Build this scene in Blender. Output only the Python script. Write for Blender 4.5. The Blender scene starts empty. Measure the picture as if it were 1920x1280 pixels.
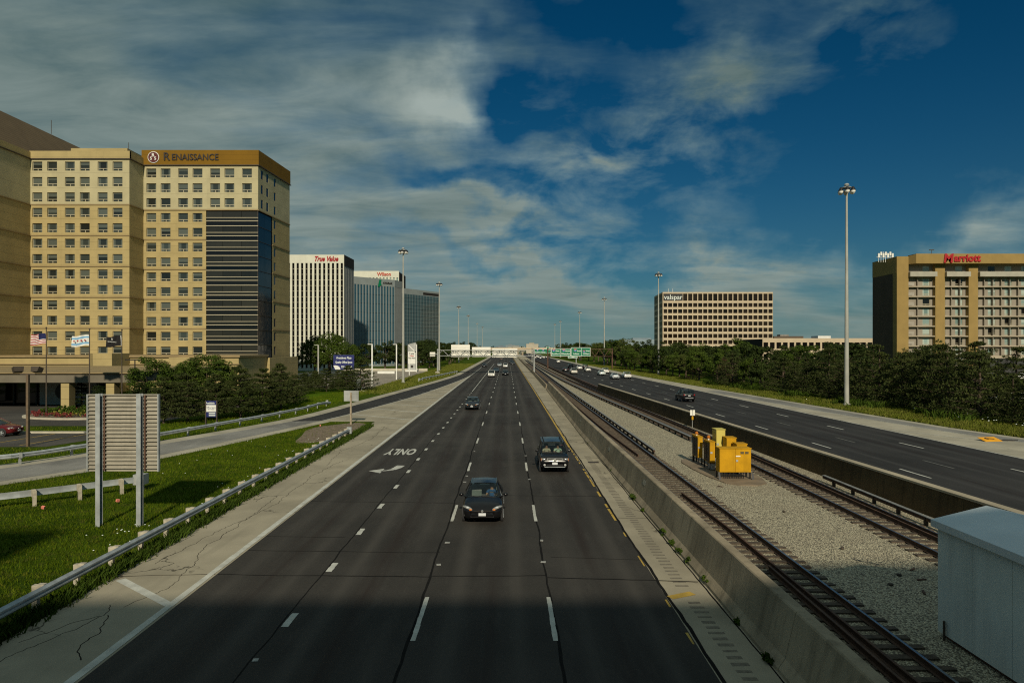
import bpy, math, random
import numpy as np
from mathutils import Vector, Matrix

random.seed(7)
RNG = np.random.default_rng(11)
scene = bpy.context.scene
COL = scene.collection
R = math.radians

# ------------------------------------------------------------------ camera
CAM_H = 7.6
FPX, VPX, VPY = 1280.0, 951.0, 651.5          # focal length and vanishing point, in photograph pixels
cam_d = bpy.data.cameras.new('camera')
cam = bpy.data.objects.new('camera', cam_d)
COL.objects.link(cam)
cam.location = (0, 0, CAM_H)
cam.rotation_euler = (R(90), 0, 0)
cam_d.sensor_width = 36
cam_d.lens = 24
cam_d.shift_x = (960 - VPX) / 1920
cam_d.shift_y = (VPY - 640) / 1920
cam_d.clip_start = 0.1
cam_d.clip_end = 12000
scene.camera = cam
scene.view_settings.view_transform = 'Standard'
scene.view_settings.look = 'None'
scene.view_settings.exposure = 0.08
scene.view_settings.gamma = 1.0
scene.view_settings.use_curve_mapping = False
scene.cycles.use_denoising = False
scene.cycles.pixel_filter_type = 'BLACKMAN_HARRIS'
scene.cycles.filter_width = 1.15
scene.cycles.max_bounces = 6
scene.cycles.transparent_max_bounces = 12
scene.cycles.caustics_reflective = False
scene.cycles.caustics_refractive = False

# ------------------------------------------------------------------ sun and sky
SUN_EL, SUN_AZ = 30.0, 176.0                   # behind the camera, a little to its right
sun_d = bpy.data.lights.new('sun', 'SUN')
sun_d.energy = 3.6
sun_d.angle = R(1.7)
sun_d.color = (1.0, 0.89, 0.68)
sun = bpy.data.objects.new('sun', sun_d)
COL.objects.link(sun)
_sd = Vector((math.sin(R(SUN_AZ)) * math.cos(R(SUN_EL)), math.cos(R(SUN_AZ)) * math.cos(R(SUN_EL)), math.sin(R(SUN_EL))))
sun.rotation_euler = (-_sd).to_track_quat('-Z', 'Y').to_euler()
sun.location = _sd * 100

world = bpy.data.worlds.new('World')
scene.world = world
world.use_nodes = True
wt = world.node_tree
wt.nodes.clear()
def W(t, **kw):
    n = wt.nodes.new(t)
    for k, v in kw.items():
        setattr(n, k, v)
    return n
def wl(a, b):
    wt.links.new(a, b)
def wmath(op, a, b=None, clamp=False):
    n = W('ShaderNodeMath', operation=op)
    n.use_clamp = clamp
    for i, v in enumerate((a, b)):
        if v is None: continue
        if isinstance(v, (int, float)): n.inputs[i].default_value = v
        else: wl(v, n.inputs[i])
    return n.outputs[0]
def wmix(f, a, b, mode='MIX'):
    n = W('ShaderNodeMix', data_type='RGBA', blend_type=mode)
    for i, v in ((0, f), (6, a), (7, b)):
        if isinstance(v, (int, float)): n.inputs[i].default_value = v
        elif isinstance(v, tuple): n.inputs[i].default_value = (*v, 1)
        else: wl(v, n.inputs[i])
    return n.outputs[2]
def wsmooth(x, lo, hi):
    n = W('ShaderNodeMapRange', interpolation_type='SMOOTHSTEP')
    wl(x, n.inputs[0])
    n.inputs[1].default_value = lo; n.inputs[2].default_value = hi
    return n.outputs[0]
w_out = W('ShaderNodeOutputWorld')
w_bg = W('ShaderNodeBackground')
w_bg.inputs[1].default_value = 0.1
wl(w_bg.outputs[0], w_out.inputs[0])
nish = W('ShaderNodeTexSky', sky_type='NISHITA')
nish.sun_disc = False
nish.sun_elevation = R(SUN_EL)
nish.sun_rotation = R(SUN_AZ)
nish.altitude = 200
nish.air_density = 1.0; nish.dust_density = 0.6; nish.ozone_density = 2.2
tc = W('ShaderNodeTexCoord')
sep = W('ShaderNodeSeparateXYZ'); wl(tc.outputs['Generated'], sep.inputs[0])
azn = wmath('ARCTAN2', sep.outputs[0], sep.outputs[1])
eln = wmath('ARCSINE', sep.outputs[2])
ang = W('ShaderNodeCombineXYZ'); wl(azn, ang.inputs[0]); wl(eln, ang.inputs[1])
def ang_of(px, py):
    u, v = (px - VPX) / FPX, (VPY - py) / FPX
    return math.atan(u), math.atan2(v, math.hypot(1, u))
def sky_blob(px, py, rx, ry, rot, wgt):
    """a soft patch of thicker (+) or thinner (-) cloud round one direction of the sky"""
    a, e = ang_of(px, py)
    m = W('ShaderNodeMapping', vector_type='TEXTURE')
    m.inputs['Location'].default_value = (a, e, 0)
    m.inputs['Rotation'].default_value = (0, 0, R(rot))
    m.inputs['Scale'].default_value = (rx / FPX, ry / FPX, 1)
    wl(warp.outputs[0], m.inputs[0])
    g = W('ShaderNodeTexGradient', gradient_type='QUADRATIC_SPHERE')
    wl(m.outputs[0], g.inputs[0])
    return wmath('MULTIPLY', g.outputs[1], wgt)
# warped angles so that no patch has a clean outline
wn = W('ShaderNodeTexNoise'); wn.inputs['Scale'].default_value = 5.0; wn.inputs['Detail'].default_value = 6
wl(ang.outputs[0], wn.inputs[0])
wsub = W('ShaderNodeVectorMath', operation='SUBTRACT'); wl(wn.outputs['Color'], wsub.inputs[0]); wsub.inputs[1].default_value = (.5, .5, .5)
wsc = W('ShaderNodeVectorMath', operation='SCALE'); wl(wsub.outputs[0], wsc.inputs[0]); wsc.inputs['Scale'].default_value = 0.30
warp = W('ShaderNodeVectorMath', operation='ADD'); wl(ang.outputs[0], warp.inputs[0]); wl(wsc.outputs[0], warp.inputs[1])
# cloud layer seen in perspective
zc = wmath('ADD', wmath('MAXIMUM', sep.outputs[2], 0.0), 0.16)
cpl = W('ShaderNodeCombineXYZ')
wl(wmath('DIVIDE', sep.outputs[0], zc), cpl.inputs[0]); wl(wmath('DIVIDE', sep.outputs[1], zc), cpl.inputs[1])
cmap = W('ShaderNodeMapping'); cmap.inputs['Rotation'].default_value = (0, 0, R(-24)); cmap.inputs['Scale'].default_value = (0.62, 1.25, 1)
wl(cpl.outputs[0], cmap.inputs[0])
n1 = W('ShaderNodeTexNoise'); n1.inputs['Scale'].default_value = 1.55; n1.inputs['Detail'].default_value = 11; n1.inputs['Roughness'].default_value = 0.56; n1.inputs['Distortion'].default_value = 0.9
wl(cmap.outputs[0], n1.inputs[0])
n2 = W('ShaderNodeTexNoise'); n2.inputs['Scale'].default_value = 3.6; n2.inputs['Detail'].default_value = 9; n2.inputs['Roughness'].default_value = 0.6; n2.inputs['Distortion'].default_value = 0.5
wl(cmap.outputs[0], n2.inputs[0])
n3 = W('ShaderNodeTexNoise'); n3.inputs['Scale'].default_value = 0.75; n3.inputs['Detail'].default_value = 12; n3.inputs['Roughness'].default_value = 0.62; n3.inputs['Distortion'].default_value = 1.6
wl(cmap.outputs[0], n3.inputs[0])
cov = wmath('MULTIPLY', wmath('SUBTRACT', n1.outputs[0], 0.5), 1.25)
cov = wmath('ADD', cov, wmath('MULTIPLY', wmath('SUBTRACT', n3.outputs[0], 0.5), 0.55))
cov = wmath('ADD', cov, 0.46)
cov = wmath('ADD', cov, wmath('MULTIPLY', wsmooth(eln, .46, .95), .55))   # grey cloud added overhead, out of view, to fill the shade
for b in [(0, 330, 1100, 700, 0, 1.1), (420, 560, 620, 260, 0, .45), (830, 190, 230, 100, 0, 1.0), (900, 70, 300, 110, -12, .20),
          (1330, 170, 330, 150, 12, .55), (1110, 290, 300, 80, -10, .34), (960, 420, 330, 50, -8, .42), (1000, 520, 520, 90, -13, .42), (1560, 20, 480, 90, 6, .26), (1800, 440, 380, 100, 5, .50),
          (1400, 585, 1100, 90, 0, .38),
          (1010, 190, 330, 120, -3, -1.2), (1000, 330, 380, 130, -6, -.35), (1720, 200, 600, 360, 0, -1.3), (1350, 305, 400, 140, -8, -.9), (1180, 395, 520, 110, -6, -.95),
          (880, 356, 260, 50, -4, -.75), (1020, 458, 380, 42, -10, -.6), (900, 488, 300, 34, -8, -.6), (1180, 10, 380, 130, 0, -.75), (1560, 380, 480, 130, -4, -.45), (1250, 480, 340, 70, -8, -.4)]:
    cov = wmath('ADD', cov, sky_blob(*b))
dens = wsmooth(cov, -0.02, 1.05)
n4 = W('ShaderNodeTexNoise'); n4.inputs['Scale'].default_value = 5.5; n4.inputs['Detail'].default_value = 10; n4.inputs['Roughness'].default_value = 0.60; n4.inputs['Distortion'].default_value = 0.25
wmap = W('ShaderNodeMapping'); wmap.inputs['Rotation'].default_value = (0, 0, R(14)); wmap.inputs['Scale'].default_value = (1.3, 2.6, 1); wl(ang.outputs[0], wmap.inputs[0]); wl(wmap.outputs[0], n4.inputs[0])
thin = sky_blob(1330, 240, 760, 480, 0, 1.0)
wisp = wsmooth(n4.outputs[0], .30, .68)
dens = wmath('MULTIPLY', dens, wmath('ADD', wmath('MULTIPLY', n2.outputs[0], 0.4), 0.78))
dens = wmath('MULTIPLY', dens, wmath('SUBTRACT', 1.0, wmath('MULTIPLY', thin, wmath('SUBTRACT', 1.0, wmath('MULTIPLY', wisp, .62)))), True)
wisp2 = wsmooth(n4.outputs[0], .32, .80)
wz = wmath('ADD', sky_blob(1120, 295, 520, 190, -10, 1.2), wmath('ADD', sky_blob(1330, 160, 460, 230, 14, .8), wmath('ADD', sky_blob(1020, 450, 640, 170, -12, 1.35), wmath('ADD', sky_blob(1640, 30, 560, 190, 10, .7), wmath('ADD', sky_blob(1800, 430, 420, 130, 4, .6), sky_blob(1350, 530, 900, 150, -4, .9))))))
dens = wmath('ADD', dens, wmath('MULTIPLY', wisp2, wz), True)
dens = wmath('MULTIPLY', wmath('SUBTRACT', dens, .10), 1.13, True)
hz = W('ShaderNodeMath', operation='EXPONENT'); wl(wmath('MULTIPLY', eln, -11.0), hz.inputs[0])
hzc = wmath('MINIMUM', hz.outputs[0], 1.0)
blue = wmix(1.0, nish.outputs[0], (0.002, 0.172, 0.262), 'MULTIPLY')
# light and grey cloud
br = wmath('ADD', wmath('MULTIPLY', wmath('SUBTRACT', n2.outputs[0], 0.5), 1.1), 0.22)
br = wmath('ADD', br, wmath('MULTIPLY', wmath('SUBTRACT', n3.outputs[0], 0.5), 0.7))
br = wmath('ADD', br, wmath('MULTIPLY', wsmooth(eln, .30, .06), .30))
br = wmath('ADD', br, sky_blob(830, 195, 270, 110, 0, .95))
br = wmath('ADD', br, sky_blob(1100, 330, 620, 260, -8, .42))
br = wmath('ADD', br, sky_blob(560, 260, 620, 300, 0, .22))
br = wmath('ADD', br, sky_blob(1830, 430, 300, 80, 6, .30), True)
br = wmath('ADD', br, wmath('MULTIPLY', wsmooth(eln, .46, .95), .35), True)  # the added overhead cloud is brightened for more fill light
cloud = wmix(br, (0.80, 1.32, 1.34), (3.25, 3.85, 3.62))
cloud = wmix(wmath('MULTIPLY', wmath('SUBTRACT', 1.0, dens), .55, True), cloud, wmix(1.0, cloud, (.60, 1.12, 1.42), 'MULTIPLY'))   # thin cloud takes the blue behind it
skyc = wmix(dens, blue, cloud)
skyc = wmix(wmath('MULTIPLY', hzc, 0.88), skyc, (1.45, 2.15, 2.02))
below = wsmooth(sep.outputs[2], -0.06, -0.005)
skyc = wmix(below, (0.35, 0.38, 0.30), skyc)
wl(skyc, w_bg.inputs[0])

# ------------------------------------------------------------------ helpers
WLOC = {}
def props(o, label=None, cat=None, group=None, kind=None):
    if label: o['label'] = label
    if cat: o['category'] = cat
    if group: o['group'] = group
    if kind: o['kind'] = kind
    return o
def thing(name, label, cat, loc=(0, 0, 0), rz=0, group=None):
    o = bpy.data.objects.new(name, None)
    o.empty_display_size = 0.3
    COL.objects.link(o)
    o.location = loc
    o.rotation_euler = (0, 0, rz)
    WLOC[o.name] = Vector(loc)
    return props(o, label, cat, group)
def place(name, me, parent=None, loc=(0, 0, 0), rot=(0, 0, 0), scale=None, world=True):
    """link a mesh; loc is a world place unless world is False (then it is in the parent's own frame)"""
    o = bpy.data.objects.new(name, me)
    COL.objects.link(o)
    l = Vector(loc)
    if parent is not None:
        o.parent = parent
        pw = WLOC.get(parent.name, Vector((0, 0, 0)))
        if world:
            WLOC[o.name] = l.copy()
            l = l - pw
        else:
            WLOC[o.name] = pw + l
    else:
        WLOC[o.name] = l.copy()
    o.location = l
    o.rotation_euler = rot
    if scale is not None:
        o.scale = scale if hasattr(scale, '__len__') else (scale,) * 3
    return o

class MB:
    """collects faces of one mesh"""
    def __init__(s):
        s.v = []; s.f = []; s.m = []; s.mi = 0
    def add(s, vs, fs):
        b = len(s.v)
        s.v.extend([tuple(p) for p in vs])
        for f in fs:
            s.f.append(tuple(b + i for i in f)); s.m.append(s.mi)
        return s
    def quad(s, a, b, c, d): return s.add([a, b, c, d], [(0, 1, 2, 3)])
    def box(s, x0, x1, y0, y1, z0, z1):
        v = [(x0, y0, z0), (x1, y0, z0), (x1, y1, z0), (x0, y1, z0), (x0, y0, z1), (x1, y0, z1), (x1, y1, z1), (x0, y1, z1)]
        return s.add(v, [(3, 2, 1, 0), (4, 5, 6, 7), (0, 1, 5, 4), (1, 2, 6, 5), (2, 3, 7, 6), (3, 0, 4, 7)])
    def obox(s, o, ux, uy, a0, a1, b0, b1, z0, z1):
        """box on a plan frame: o + ux*a + uy*b"""
        P = lambda a, b, z: (o[0] + ux[0] * a + uy[0] * b, o[1] + ux[1] * a + uy[1] * b, z)
        v = [P(a0, b0, z0), P(a1, b0, z0), P(a1, b1, z0), P(a0, b1, z0), P(a0, b0, z1), P(a1, b0, z1), P(a1, b1, z1), P(a0, b1, z1)]
        return s.add(v, [(3, 2, 1, 0), (4, 5, 6, 7), (0, 1, 5, 4), (1, 2, 6, 5), (2, 3, 7, 6), (3, 0, 4, 7)])
    def prism(s, poly, z0, z1):
        n = len(poly)
        v = [(p[0], p[1], z0) for p in poly] + [(p[0], p[1], z1) for p in poly]
        f = [tuple(range(n - 1, -1, -1)), tuple(range(n, 2 * n))]
        f += [(i, (i + 1) % n, n + (i + 1) % n, n + i) for i in range(n)]
        return s.add(v, f)
    def tube(s, p0, p1, r0, r1=None, n=8, caps=True):
        p0, p1 = Vector(p0), Vector(p1)
        r1 = r0 if r1 is None else r1
        d = (p1 - p0).normalized()
        a = d.orthogonal().normalized(); b = d.cross(a)
        v = []
        for p, r in ((p0, r0), (p1, r1)):
            for k in range(n):
                t = 2 * math.pi * k / n
                v.append(p + (a * math.cos(t) + b * math.sin(t)) * r)
        f = [(k, (k + 1) % n, n + (k + 1) % n, n + k) for k in range(n)]
        if caps: f += [tuple(range(n - 1, -1, -1)), tuple(range(n, 2 * n))]
        return s.add(v, f)
    def lathe(s, c, prof, n=12, axis='z'):
        """prof: (radius, height) pairs round c"""
        v = []
        for r, h in prof:
            for k in range(n):
                t = 2 * math.pi * k / n
                x, y = r * math.cos(t), r * math.sin(t)
                v.append((c[0] + x, c[1] + y, c[2] + h) if axis == 'z' else ((c[0] + h, c[1] + x, c[2] + y) if axis == 'x' else (c[0] + x, c[1] + h, c[2] + y)))
        f = []
        for i in range(len(prof) - 1):
            for k in range(n):
                f.append((i * n + k, i * n + (k + 1) % n, (i + 1) * n + (k + 1) % n, (i + 1) * n + k))
        f += [tuple(range(n - 1, -1, -1)), tuple(range((len(prof) - 1) * n, len(prof) * n))]
        return s.add(v, f)
    def ball(s, c, rx, ry, rz, n=10, m=6):
        v = [(c[0], c[1], c[2] - rz)]
        for i in range(1, m):
            t = -math.pi / 2 + math.pi * i / m
            for k in range(n):
                u = 2 * math.pi * k / n
                v.append((c[0] + rx * math.cos(t) * math.cos(u), c[1] + ry * math.cos(t) * math.sin(u), c[2] + rz * math.sin(t)))
        v.append((c[0], c[1], c[2] + rz))
        f = [(0, 1 + (k + 1) % n, 1 + k) for k in range(n)]
        for i in range(m - 2):
            for k in range(n):
                a = 1 + i * n
                f.append((a + k, a + (k + 1) % n, a + n + (k + 1) % n, a + n + k))
        a = 1 + (m - 2) * n
        f += [(a + k, a + (k + 1) % n, len(v) - 1) for k in range(n)]
        return s.add(v, f)
    def sweep(s, prof, path, closed=True):
        """prof: (sideways, up) pairs; path: (x, y, z) points on the plan; sideways is to the right of travel"""
        n = len(prof); v = []
        for i, p in enumerate(path):
            a = path[max(0, i - 1)]; b = path[min(len(path) - 1, i + 1)]
            d = Vector((b[0] - a[0], b[1] - a[1], 0)).normalized()
            r = Vector((d.y, -d.x, 0))
            for u, w in prof:
                v.append((p[0] + r.x * u, p[1] + r.y * u, p[2] + w))
        f = []
        for i in range(len(path) - 1):
            for k in range(n if closed else n - 1):
                f.append((i * n + k, i * n + (k + 1) % n, (i + 1) * n + (k + 1) % n, (i + 1) * n + k))
        if closed: f += [tuple(range(n - 1, -1, -1)), tuple(range((len(path) - 1) * n, len(path) * n))]
        return s.add(v, f)
    def strip(s, left, right, z):
        """a sheet between two plan polylines of equal length"""
        n = len(left)
        v = [(p[0], p[1], z) for p in left] + [(p[0], p[1], z) for p in right]
        return s.add(v, [(n + i, n + i + 1, i + 1, i) for i in range(n - 1)])
    def mesh(s, name, mats, smooth=None, origin=(0, 0, 0)):
        me = bpy.data.meshes.new(name)
        o = origin
        me.from_pydata([(p[0] - o[0], p[1] - o[1], p[2] - o[2]) for p in s.v], [], s.f)
        if not isinstance(mats, (list, tuple)): mats = [mats]
        for m in mats: me.materials.append(m)
        if len(mats) > 1: me.polygons.foreach_set('material_index', s.m)
        if smooth is not None:
            me.polygons.foreach_set('use_smooth', [True] * len(me.polygons))
            me.set_sharp_from_angle(angle=R(smooth))
        me.update()
        return me
    def build(s, name, mats, parent=None, smooth=None, local=False):
        """link as one object; vertices are in world space unless local (then in the parent's frame)"""
        if parent is None:
            return place(name, s.mesh(name, mats, smooth))
        pw = WLOC.get(parent.name, Vector((0, 0, 0)))
        if local:
            return place(name, s.mesh(name, mats, smooth), parent, (0, 0, 0), world=False)
        return place(name, s.mesh(name, mats, smooth, pw), parent, pw)

def text_mesh(body, size, mat, extrude=0.02, shear=0.0, bold=0.0, spacing=1.0, align='CENTER', sx=1.0, flat=False):
    c = bpy.data.curves.new('lettering', 'FONT')
    c.body = body; c.size = size; c.extrude = extrude; c.shear = shear; c.offset = bold
    c.space_character = spacing; c.align_x = align; c.align_y = 'CENTER'; c.resolution_u = 3
    o = bpy.data.objects.new('lettering_source', c)
    COL.objects.link(o)
    bpy.context.view_layer.update()
    dg = bpy.context.evaluated_depsgraph_get()
    me = bpy.data.meshes.new_from_object(o.evaluated_get(dg))
    bpy.data.objects.remove(o)
    me.name = 'lettering'
    me.materials.clear(); me.materials.append(mat)
    if sx != 1.0: me.transform(Matrix.Scale(sx, 4, (1, 0, 0)))
    if not flat: me.transform(Matrix.Rotation(R(90), 4, 'X'))
    return me

def G(px, py, z=0.0):
    """ground point seen at a pixel of the photograph"""
    y = FPX * (CAM_H - z) / (py - VPY)
    return ((px - VPX) * y / FPX, y)
def Q(px, py, y):
    """point at depth y"""
    return ((px - VPX) * y / FPX, y, CAM_H - (py - VPY) * y / FPX)

# ------------------------------------------------------------------ materials
def nmat(name):
    m = bpy.data.materials.new(name); m.use_nodes = True
    t = m.node_tree
    return m, t, t.nodes['Principled BSDF']
def nd(t, typ, **kw):
    n = t.nodes.new(typ)
    for k, v in kw.items(): setattr(n, k, v)
    return n
def tmath(t, op, a, b=None, clamp=False):
    n = nd(t, 'ShaderNodeMath', operation=op); n.use_clamp = clamp
    for i, v in enumerate((a, b)):
        if v is None: continue
        if isinstance(v, (int, float)): n.inputs[i].default_value = v
        else: t.links.new(v, n.inputs[i])
    return n.outputs[0]
def tmix(t, f, a, b, mode='MIX'):
    n = nd(t, 'ShaderNodeMix', data_type='RGBA', blend_type=mode)
    for i, v in ((0, f), (6, a), (7, b)):
        if isinstance(v, (int, float)): n.inputs[i].default_value = v
        elif isinstance(v, tuple): n.inputs[i].default_value = (*v[:3], 1)
        else: t.links.new(v, n.inputs[i])
    return n.outputs[2]
def tnoise(t, vec, scale, detail=4, rough=.55, dist=0):
    n = nd(t, 'ShaderNodeTexNoise')
    n.inputs['Scale'].default_value = scale; n.inputs['Detail'].default_value = detail
    n.inputs['Roughness'].default_value = rough; n.inputs['Distortion'].default_value = dist
    if vec is not None: t.links.new(vec, n.inputs['Vector'])
    return n.outputs[0]
def tstep(t, x, lo, hi, smooth=True):
    n = nd(t, 'ShaderNodeMapRange', interpolation_type='SMOOTHSTEP' if smooth else 'LINEAR')
    t.links.new(x, n.inputs[0]); n.inputs[1].default_value = lo; n.inputs[2].default_value = hi
    return n.outputs[0]
def tpos(t, scale=None):
    g = nd(t, 'ShaderNodeNewGeometry')
    if scale is None: return g.outputs['Position']
    m = nd(t, 'ShaderNodeMapping'); m.inputs['Scale'].default_value = scale
    t.links.new(g.outputs['Position'], m.inputs[0])
    return m.outputs[0]
def tbump(t, p, h, strength, dist):
    b = nd(t, 'ShaderNodeBump'); b.inputs['Strength'].default_value = strength; b.inputs['Distance'].default_value = dist
    t.links.new(h, b.inputs['Height']); t.links.new(b.outputs[0], p.inputs['Normal'])
def mul(c, k): return tuple(min(1, x * k) for x in c)
def mat(name, col, rough=.8, var=.14, scale=1.2, bump=0, bscale=30, metal=0, spec=.4, streak=0, coat=0, speck=0):
    """painted, cast or woven surface: slow colour drift, fine grain, optional run-down streaks"""
    m, t, p = nmat(name)
    pos = tpos(t)
    a = tnoise(t, pos, scale, 5)
    c = tmix(t, tstep(t, a, .3, .7), mul(col, 1 - var), mul(col, 1 + var))
    if streak:
        s = tnoise(t, tpos(t, (2.2, 2.2, .12)), 1.3, 4)
        c = tmix(t, tmath(t, 'MULTIPLY', tstep(t, s, .48, .72), streak), c, mul(col, .45))
    if speck:
        s = tnoise(t, pos, 55, 3)
        c = tmix(t, tmath(t, 'MULTIPLY', tstep(t, s, .5, .75), speck), c, mul(col, .5))
    t.links.new(c, p.inputs['Base Color'])
    p.inputs['Roughness'].default_value = rough; p.inputs['Metallic'].default_value = metal
    p.inputs['Specular IOR Level'].default_value = spec
    if coat: p.inputs['Coat Weight'].default_value = coat; p.inputs['Coat Roughness'].default_value = .06
    if bump: tbump(t, p, tnoise(t, pos, bscale, 5), bump, .02)
    return m
MT = {}
MT['line_white'] = mat('line_paint_white', (.50, .50, .45), .7, .16, 2.0, speck=.55)
MT['line_yellow'] = mat('line_paint_yellow', (.44, .29, .05), .7, .2, 2.0, speck=.6)
MT['tar'] = mat('tar_seal', (.011, .0105, .010), .9, .2, 3, spec=.08)
MT['galv'] = mat('galvanised_steel', (.42, .45, .46), .45, .16, 2.5, metal=.35, streak=.3)
MT['galv_dull'] = mat('weathered_galvanised_steel', (.33, .345, .335), .6, .16, 1.2, metal=.2, streak=.35)
MT['sign_back'] = mat('aluminium_sign_back', (.36, .335, .275), .6, .1, 1.5, metal=.1, streak=.3)
MT['wood_post'] = mat('weathered_wood', (.30, .25, .18), .9, .2, 6, bump=.3)
MT['pole_grey'] = mat('mast_grey_paint', (.36, .36, .32), .6, .1, .6, streak=.2)
MT['bronze'] = mat('dark_bronze_paint', (.055, .042, .03), .6, .2, 2)
MT['black'] = mat('black_paint', (.012, .012, .013), .5, .2, 3)
MT['rubber'] = mat('tyre_rubber', (.016, .016, .016), .85, .2, 8)
MT['white'] = mat('white_paint', (.72, .72, .68), .55, .06, 1.5, streak=.12)
MT['white_panel'] = mat('white_sign_sheet', (.78, .76, .68), .6, .04, .6)
MT['rust'] = mat('rusted_steel', (.10, .055, .036), .85, .35, 3, bump=.2)
MT['rail_web'] = mat('rusty_rail', (.075, .040, .024), .8, .3, 4)
MT['rail_head'] = mat('polished_rail_head', (.28, .30, .33), .32, .1, 4, metal=.85)
MT['third'] = mat('grey_cover_board', (.20, .205, .20), .7, .2, 3)
MT['yellow'] = mat('signal_yellow_paint', (.50, .262, .006), .6, .14, 1.6, streak=.32, speck=.1, spec=.18)
MT['pale_yellow'] = mat('faded_yellow_paint', (.52, .44, .10), .6, .1, 1.6)
MT['green_sign'] = mat('green_sign_sheet', (.0, .155, .075), .5, .1, .8)
MT['sign_white'] = mat('white_sign_letters', (.75, .8, .75), .5, .03, 1)
MT['sign_navy'] = mat('navy_sign_sheet', (.012, .018, .12), .5, .08, 1)
MT['red_letters'] = mat('red_sign_letters', (.36, .012, .015), .45, .08, 1)
MT['dark_letters'] = mat('dark_bronze_letters', (.022, .016, .012), .5, .1, 1)
MT['shed'] = mat('pale_grey_painted_steel', (.62, .68, .66), .5, .07, .8, streak=.28, speck=.12)
MT['shed_roof'] = mat('pale_grey_roof_sheet', (.60, .66, .68), .45, .06, .8)
MT['chrome'] = mat('bright_metal', (.80, .80, .78), .34, .05, 5, metal=1)
MT['interior'] = mat('dark_cabin_trim', (.03, .03, .032), .8, .2, 5)
MT['seat'] = mat('grey_seat_cloth', (.16, .17, .16), .9, .1, 8)
MT['amber'] = mat('amber_lens', (.55, .16, .02), .2, .05, 5)
MT['red_lens'] = mat('red_lens', (.30, .008, .008), .2, .05, 5)
MT['plate'] = mat('licence_plate', (.62, .64, .66), .5, .05, 5)
MT['trunk'] = mat('tree_bark', (.085, .062, .042), .95, .3, 6, bump=.5)
MT['orange'] = mat('orange_sign_sheet', (.78, .36, .012), .5, .05, 2)
MT['roof_grey'] = mat('roof_membrane', (.22, .21, .19), .9, .2, .3)
MT['soil'] = mat('bare_soil', (.17, .13, .09), .95, .3, 2.5, bump=.4, bscale=12)
MT['kerb'] = mat('kerb_concrete', (.46, .42, .33), .85, .12, 1.0)
MT['pad'] = mat('damp_concrete_pad', (.20, .155, .105), .85, .2, 1.2, speck=.4)

def lens_mat():
    m, t, p = nmat('clear_lamp_lens')
    p.inputs['Base Color'].default_value = (.85, .86, .84, 1); p.inputs['Roughness'].default_value = .08
    p.inputs['Metallic'].default_value = .55
    return m
MT['lens'] = lens_mat()
def paint_mat():
    m, t, p = nmat('car_paint')
    oi = nd(t, 'ShaderNodeObjectInfo')
    n = tnoise(t, tpos(t), 30, 3)
    c = tmix(t, tmath(t, 'MULTIPLY', n, .03), oi.outputs['Color'], (.12, .11, .10))
    t.links.new(c, p.inputs['Base Color'])
    p.inputs['Roughness'].default_value = .25; p.inputs['Specular IOR Level'].default_value = .25; p.inputs['Coat Weight'].default_value = .3; p.inputs['Coat Roughness'].default_value = .08
    return m
MT['paint'] = paint_mat()
def car_glass():
    m, t, p = nmat('car_window_glass')
    out = t.nodes['Material Output']; t.nodes.remove(p)
    tr = nd(t, 'ShaderNodeBsdfTransparent'); tr.inputs[0].default_value = (.66, .74, .71, 1)
    gl = nd(t, 'ShaderNodeBsdfGlossy'); gl.inputs['Roughness'].default_value = .03; gl.inputs[0].default_value = (.8, .85, .88, 1)
    lw = nd(t, 'ShaderNodeLayerWeight'); lw.inputs[0].default_value = .5
    fr = tmath(t, 'ADD', tmath(t, 'MULTIPLY', tmath(t, 'POWER', lw.outputs['Facing'], 4.0), .85), .05, True)
    mx = nd(t, 'ShaderNodeMixShader')
    t.links.new(fr, mx.inputs[0]); t.links.new(tr.outputs[0], mx.inputs[1]); t.links.new(gl.outputs[0], mx.inputs[2])
    t.links.new(mx.outputs[0], out.inputs[0])
    return m
MT['glass'] = car_glass()
def dark_glass(name, c0, c1, rough=.06, spec=.6, blind=None):
    """window panes: every pane its own shade behind the glass (a dark room, blinds drawn to some height or curtains)"""
    m, t, p = nmat(name)
    oi = nd(t, 'ShaderNodeObjectInfo')
    f = oi.outputs['Random']
    n = tnoise(t, tpos(t), .8, 2)
    f = tmath(t, 'ADD', tmath(t, 'MULTIPLY', f, .8), tmath(t, 'MULTIPLY', n, .3), True)
    c = tmix(t, f, c0, c1)
    if blind:
        tcn = nd(t, 'ShaderNodeTexCoord'); sp = nd(t, 'ShaderNodeSeparateXYZ'); t.links.new(tcn.outputs['Generated'], sp.inputs[0])
        r2 = tmath(t, 'FRACT', tmath(t, 'MULTIPLY', oi.outputs['Random'], 37.7))
        r3 = tmath(t, 'FRACT', tmath(t, 'MULTIPLY', oi.outputs['Random'], 91.3))
        hgt = tmath(t, 'GREATER_THAN', sp.outputs[2], tmath(t, 'ADD', tmath(t, 'MULTIPLY', r2, .75), .12))
        on = tmath(t, 'MULTIPLY', hgt, tmath(t, 'GREATER_THAN', r3, .42))
        sd = tmath(t, 'LESS_THAN', tmath(t, 'ABSOLUTE', tmath(t, 'SUBTRACT', sp.outputs[0], .5)), tmath(t, 'ADD', tmath(t, 'MULTIPLY', r3, .35), .22))
        cu = tmath(t, 'MULTIPLY', tmath(t, 'SUBTRACT', 1.0, sd), tmath(t, 'LESS_THAN', r3, .30))
        c = tmix(t, tmath(t, 'MULTIPLY', tmath(t, 'MAXIMUM', on, cu), .75), c, blind)
    t.links.new(c, p.inputs['Base Color'])
    p.inputs['Roughness'].default_value = rough; p.inputs['Specular IOR Level'].default_value = spec
    b = tnoise(t, tpos(t), .5, 2)
    tbump(t, p, b, .04, .3)
    return m
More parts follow.
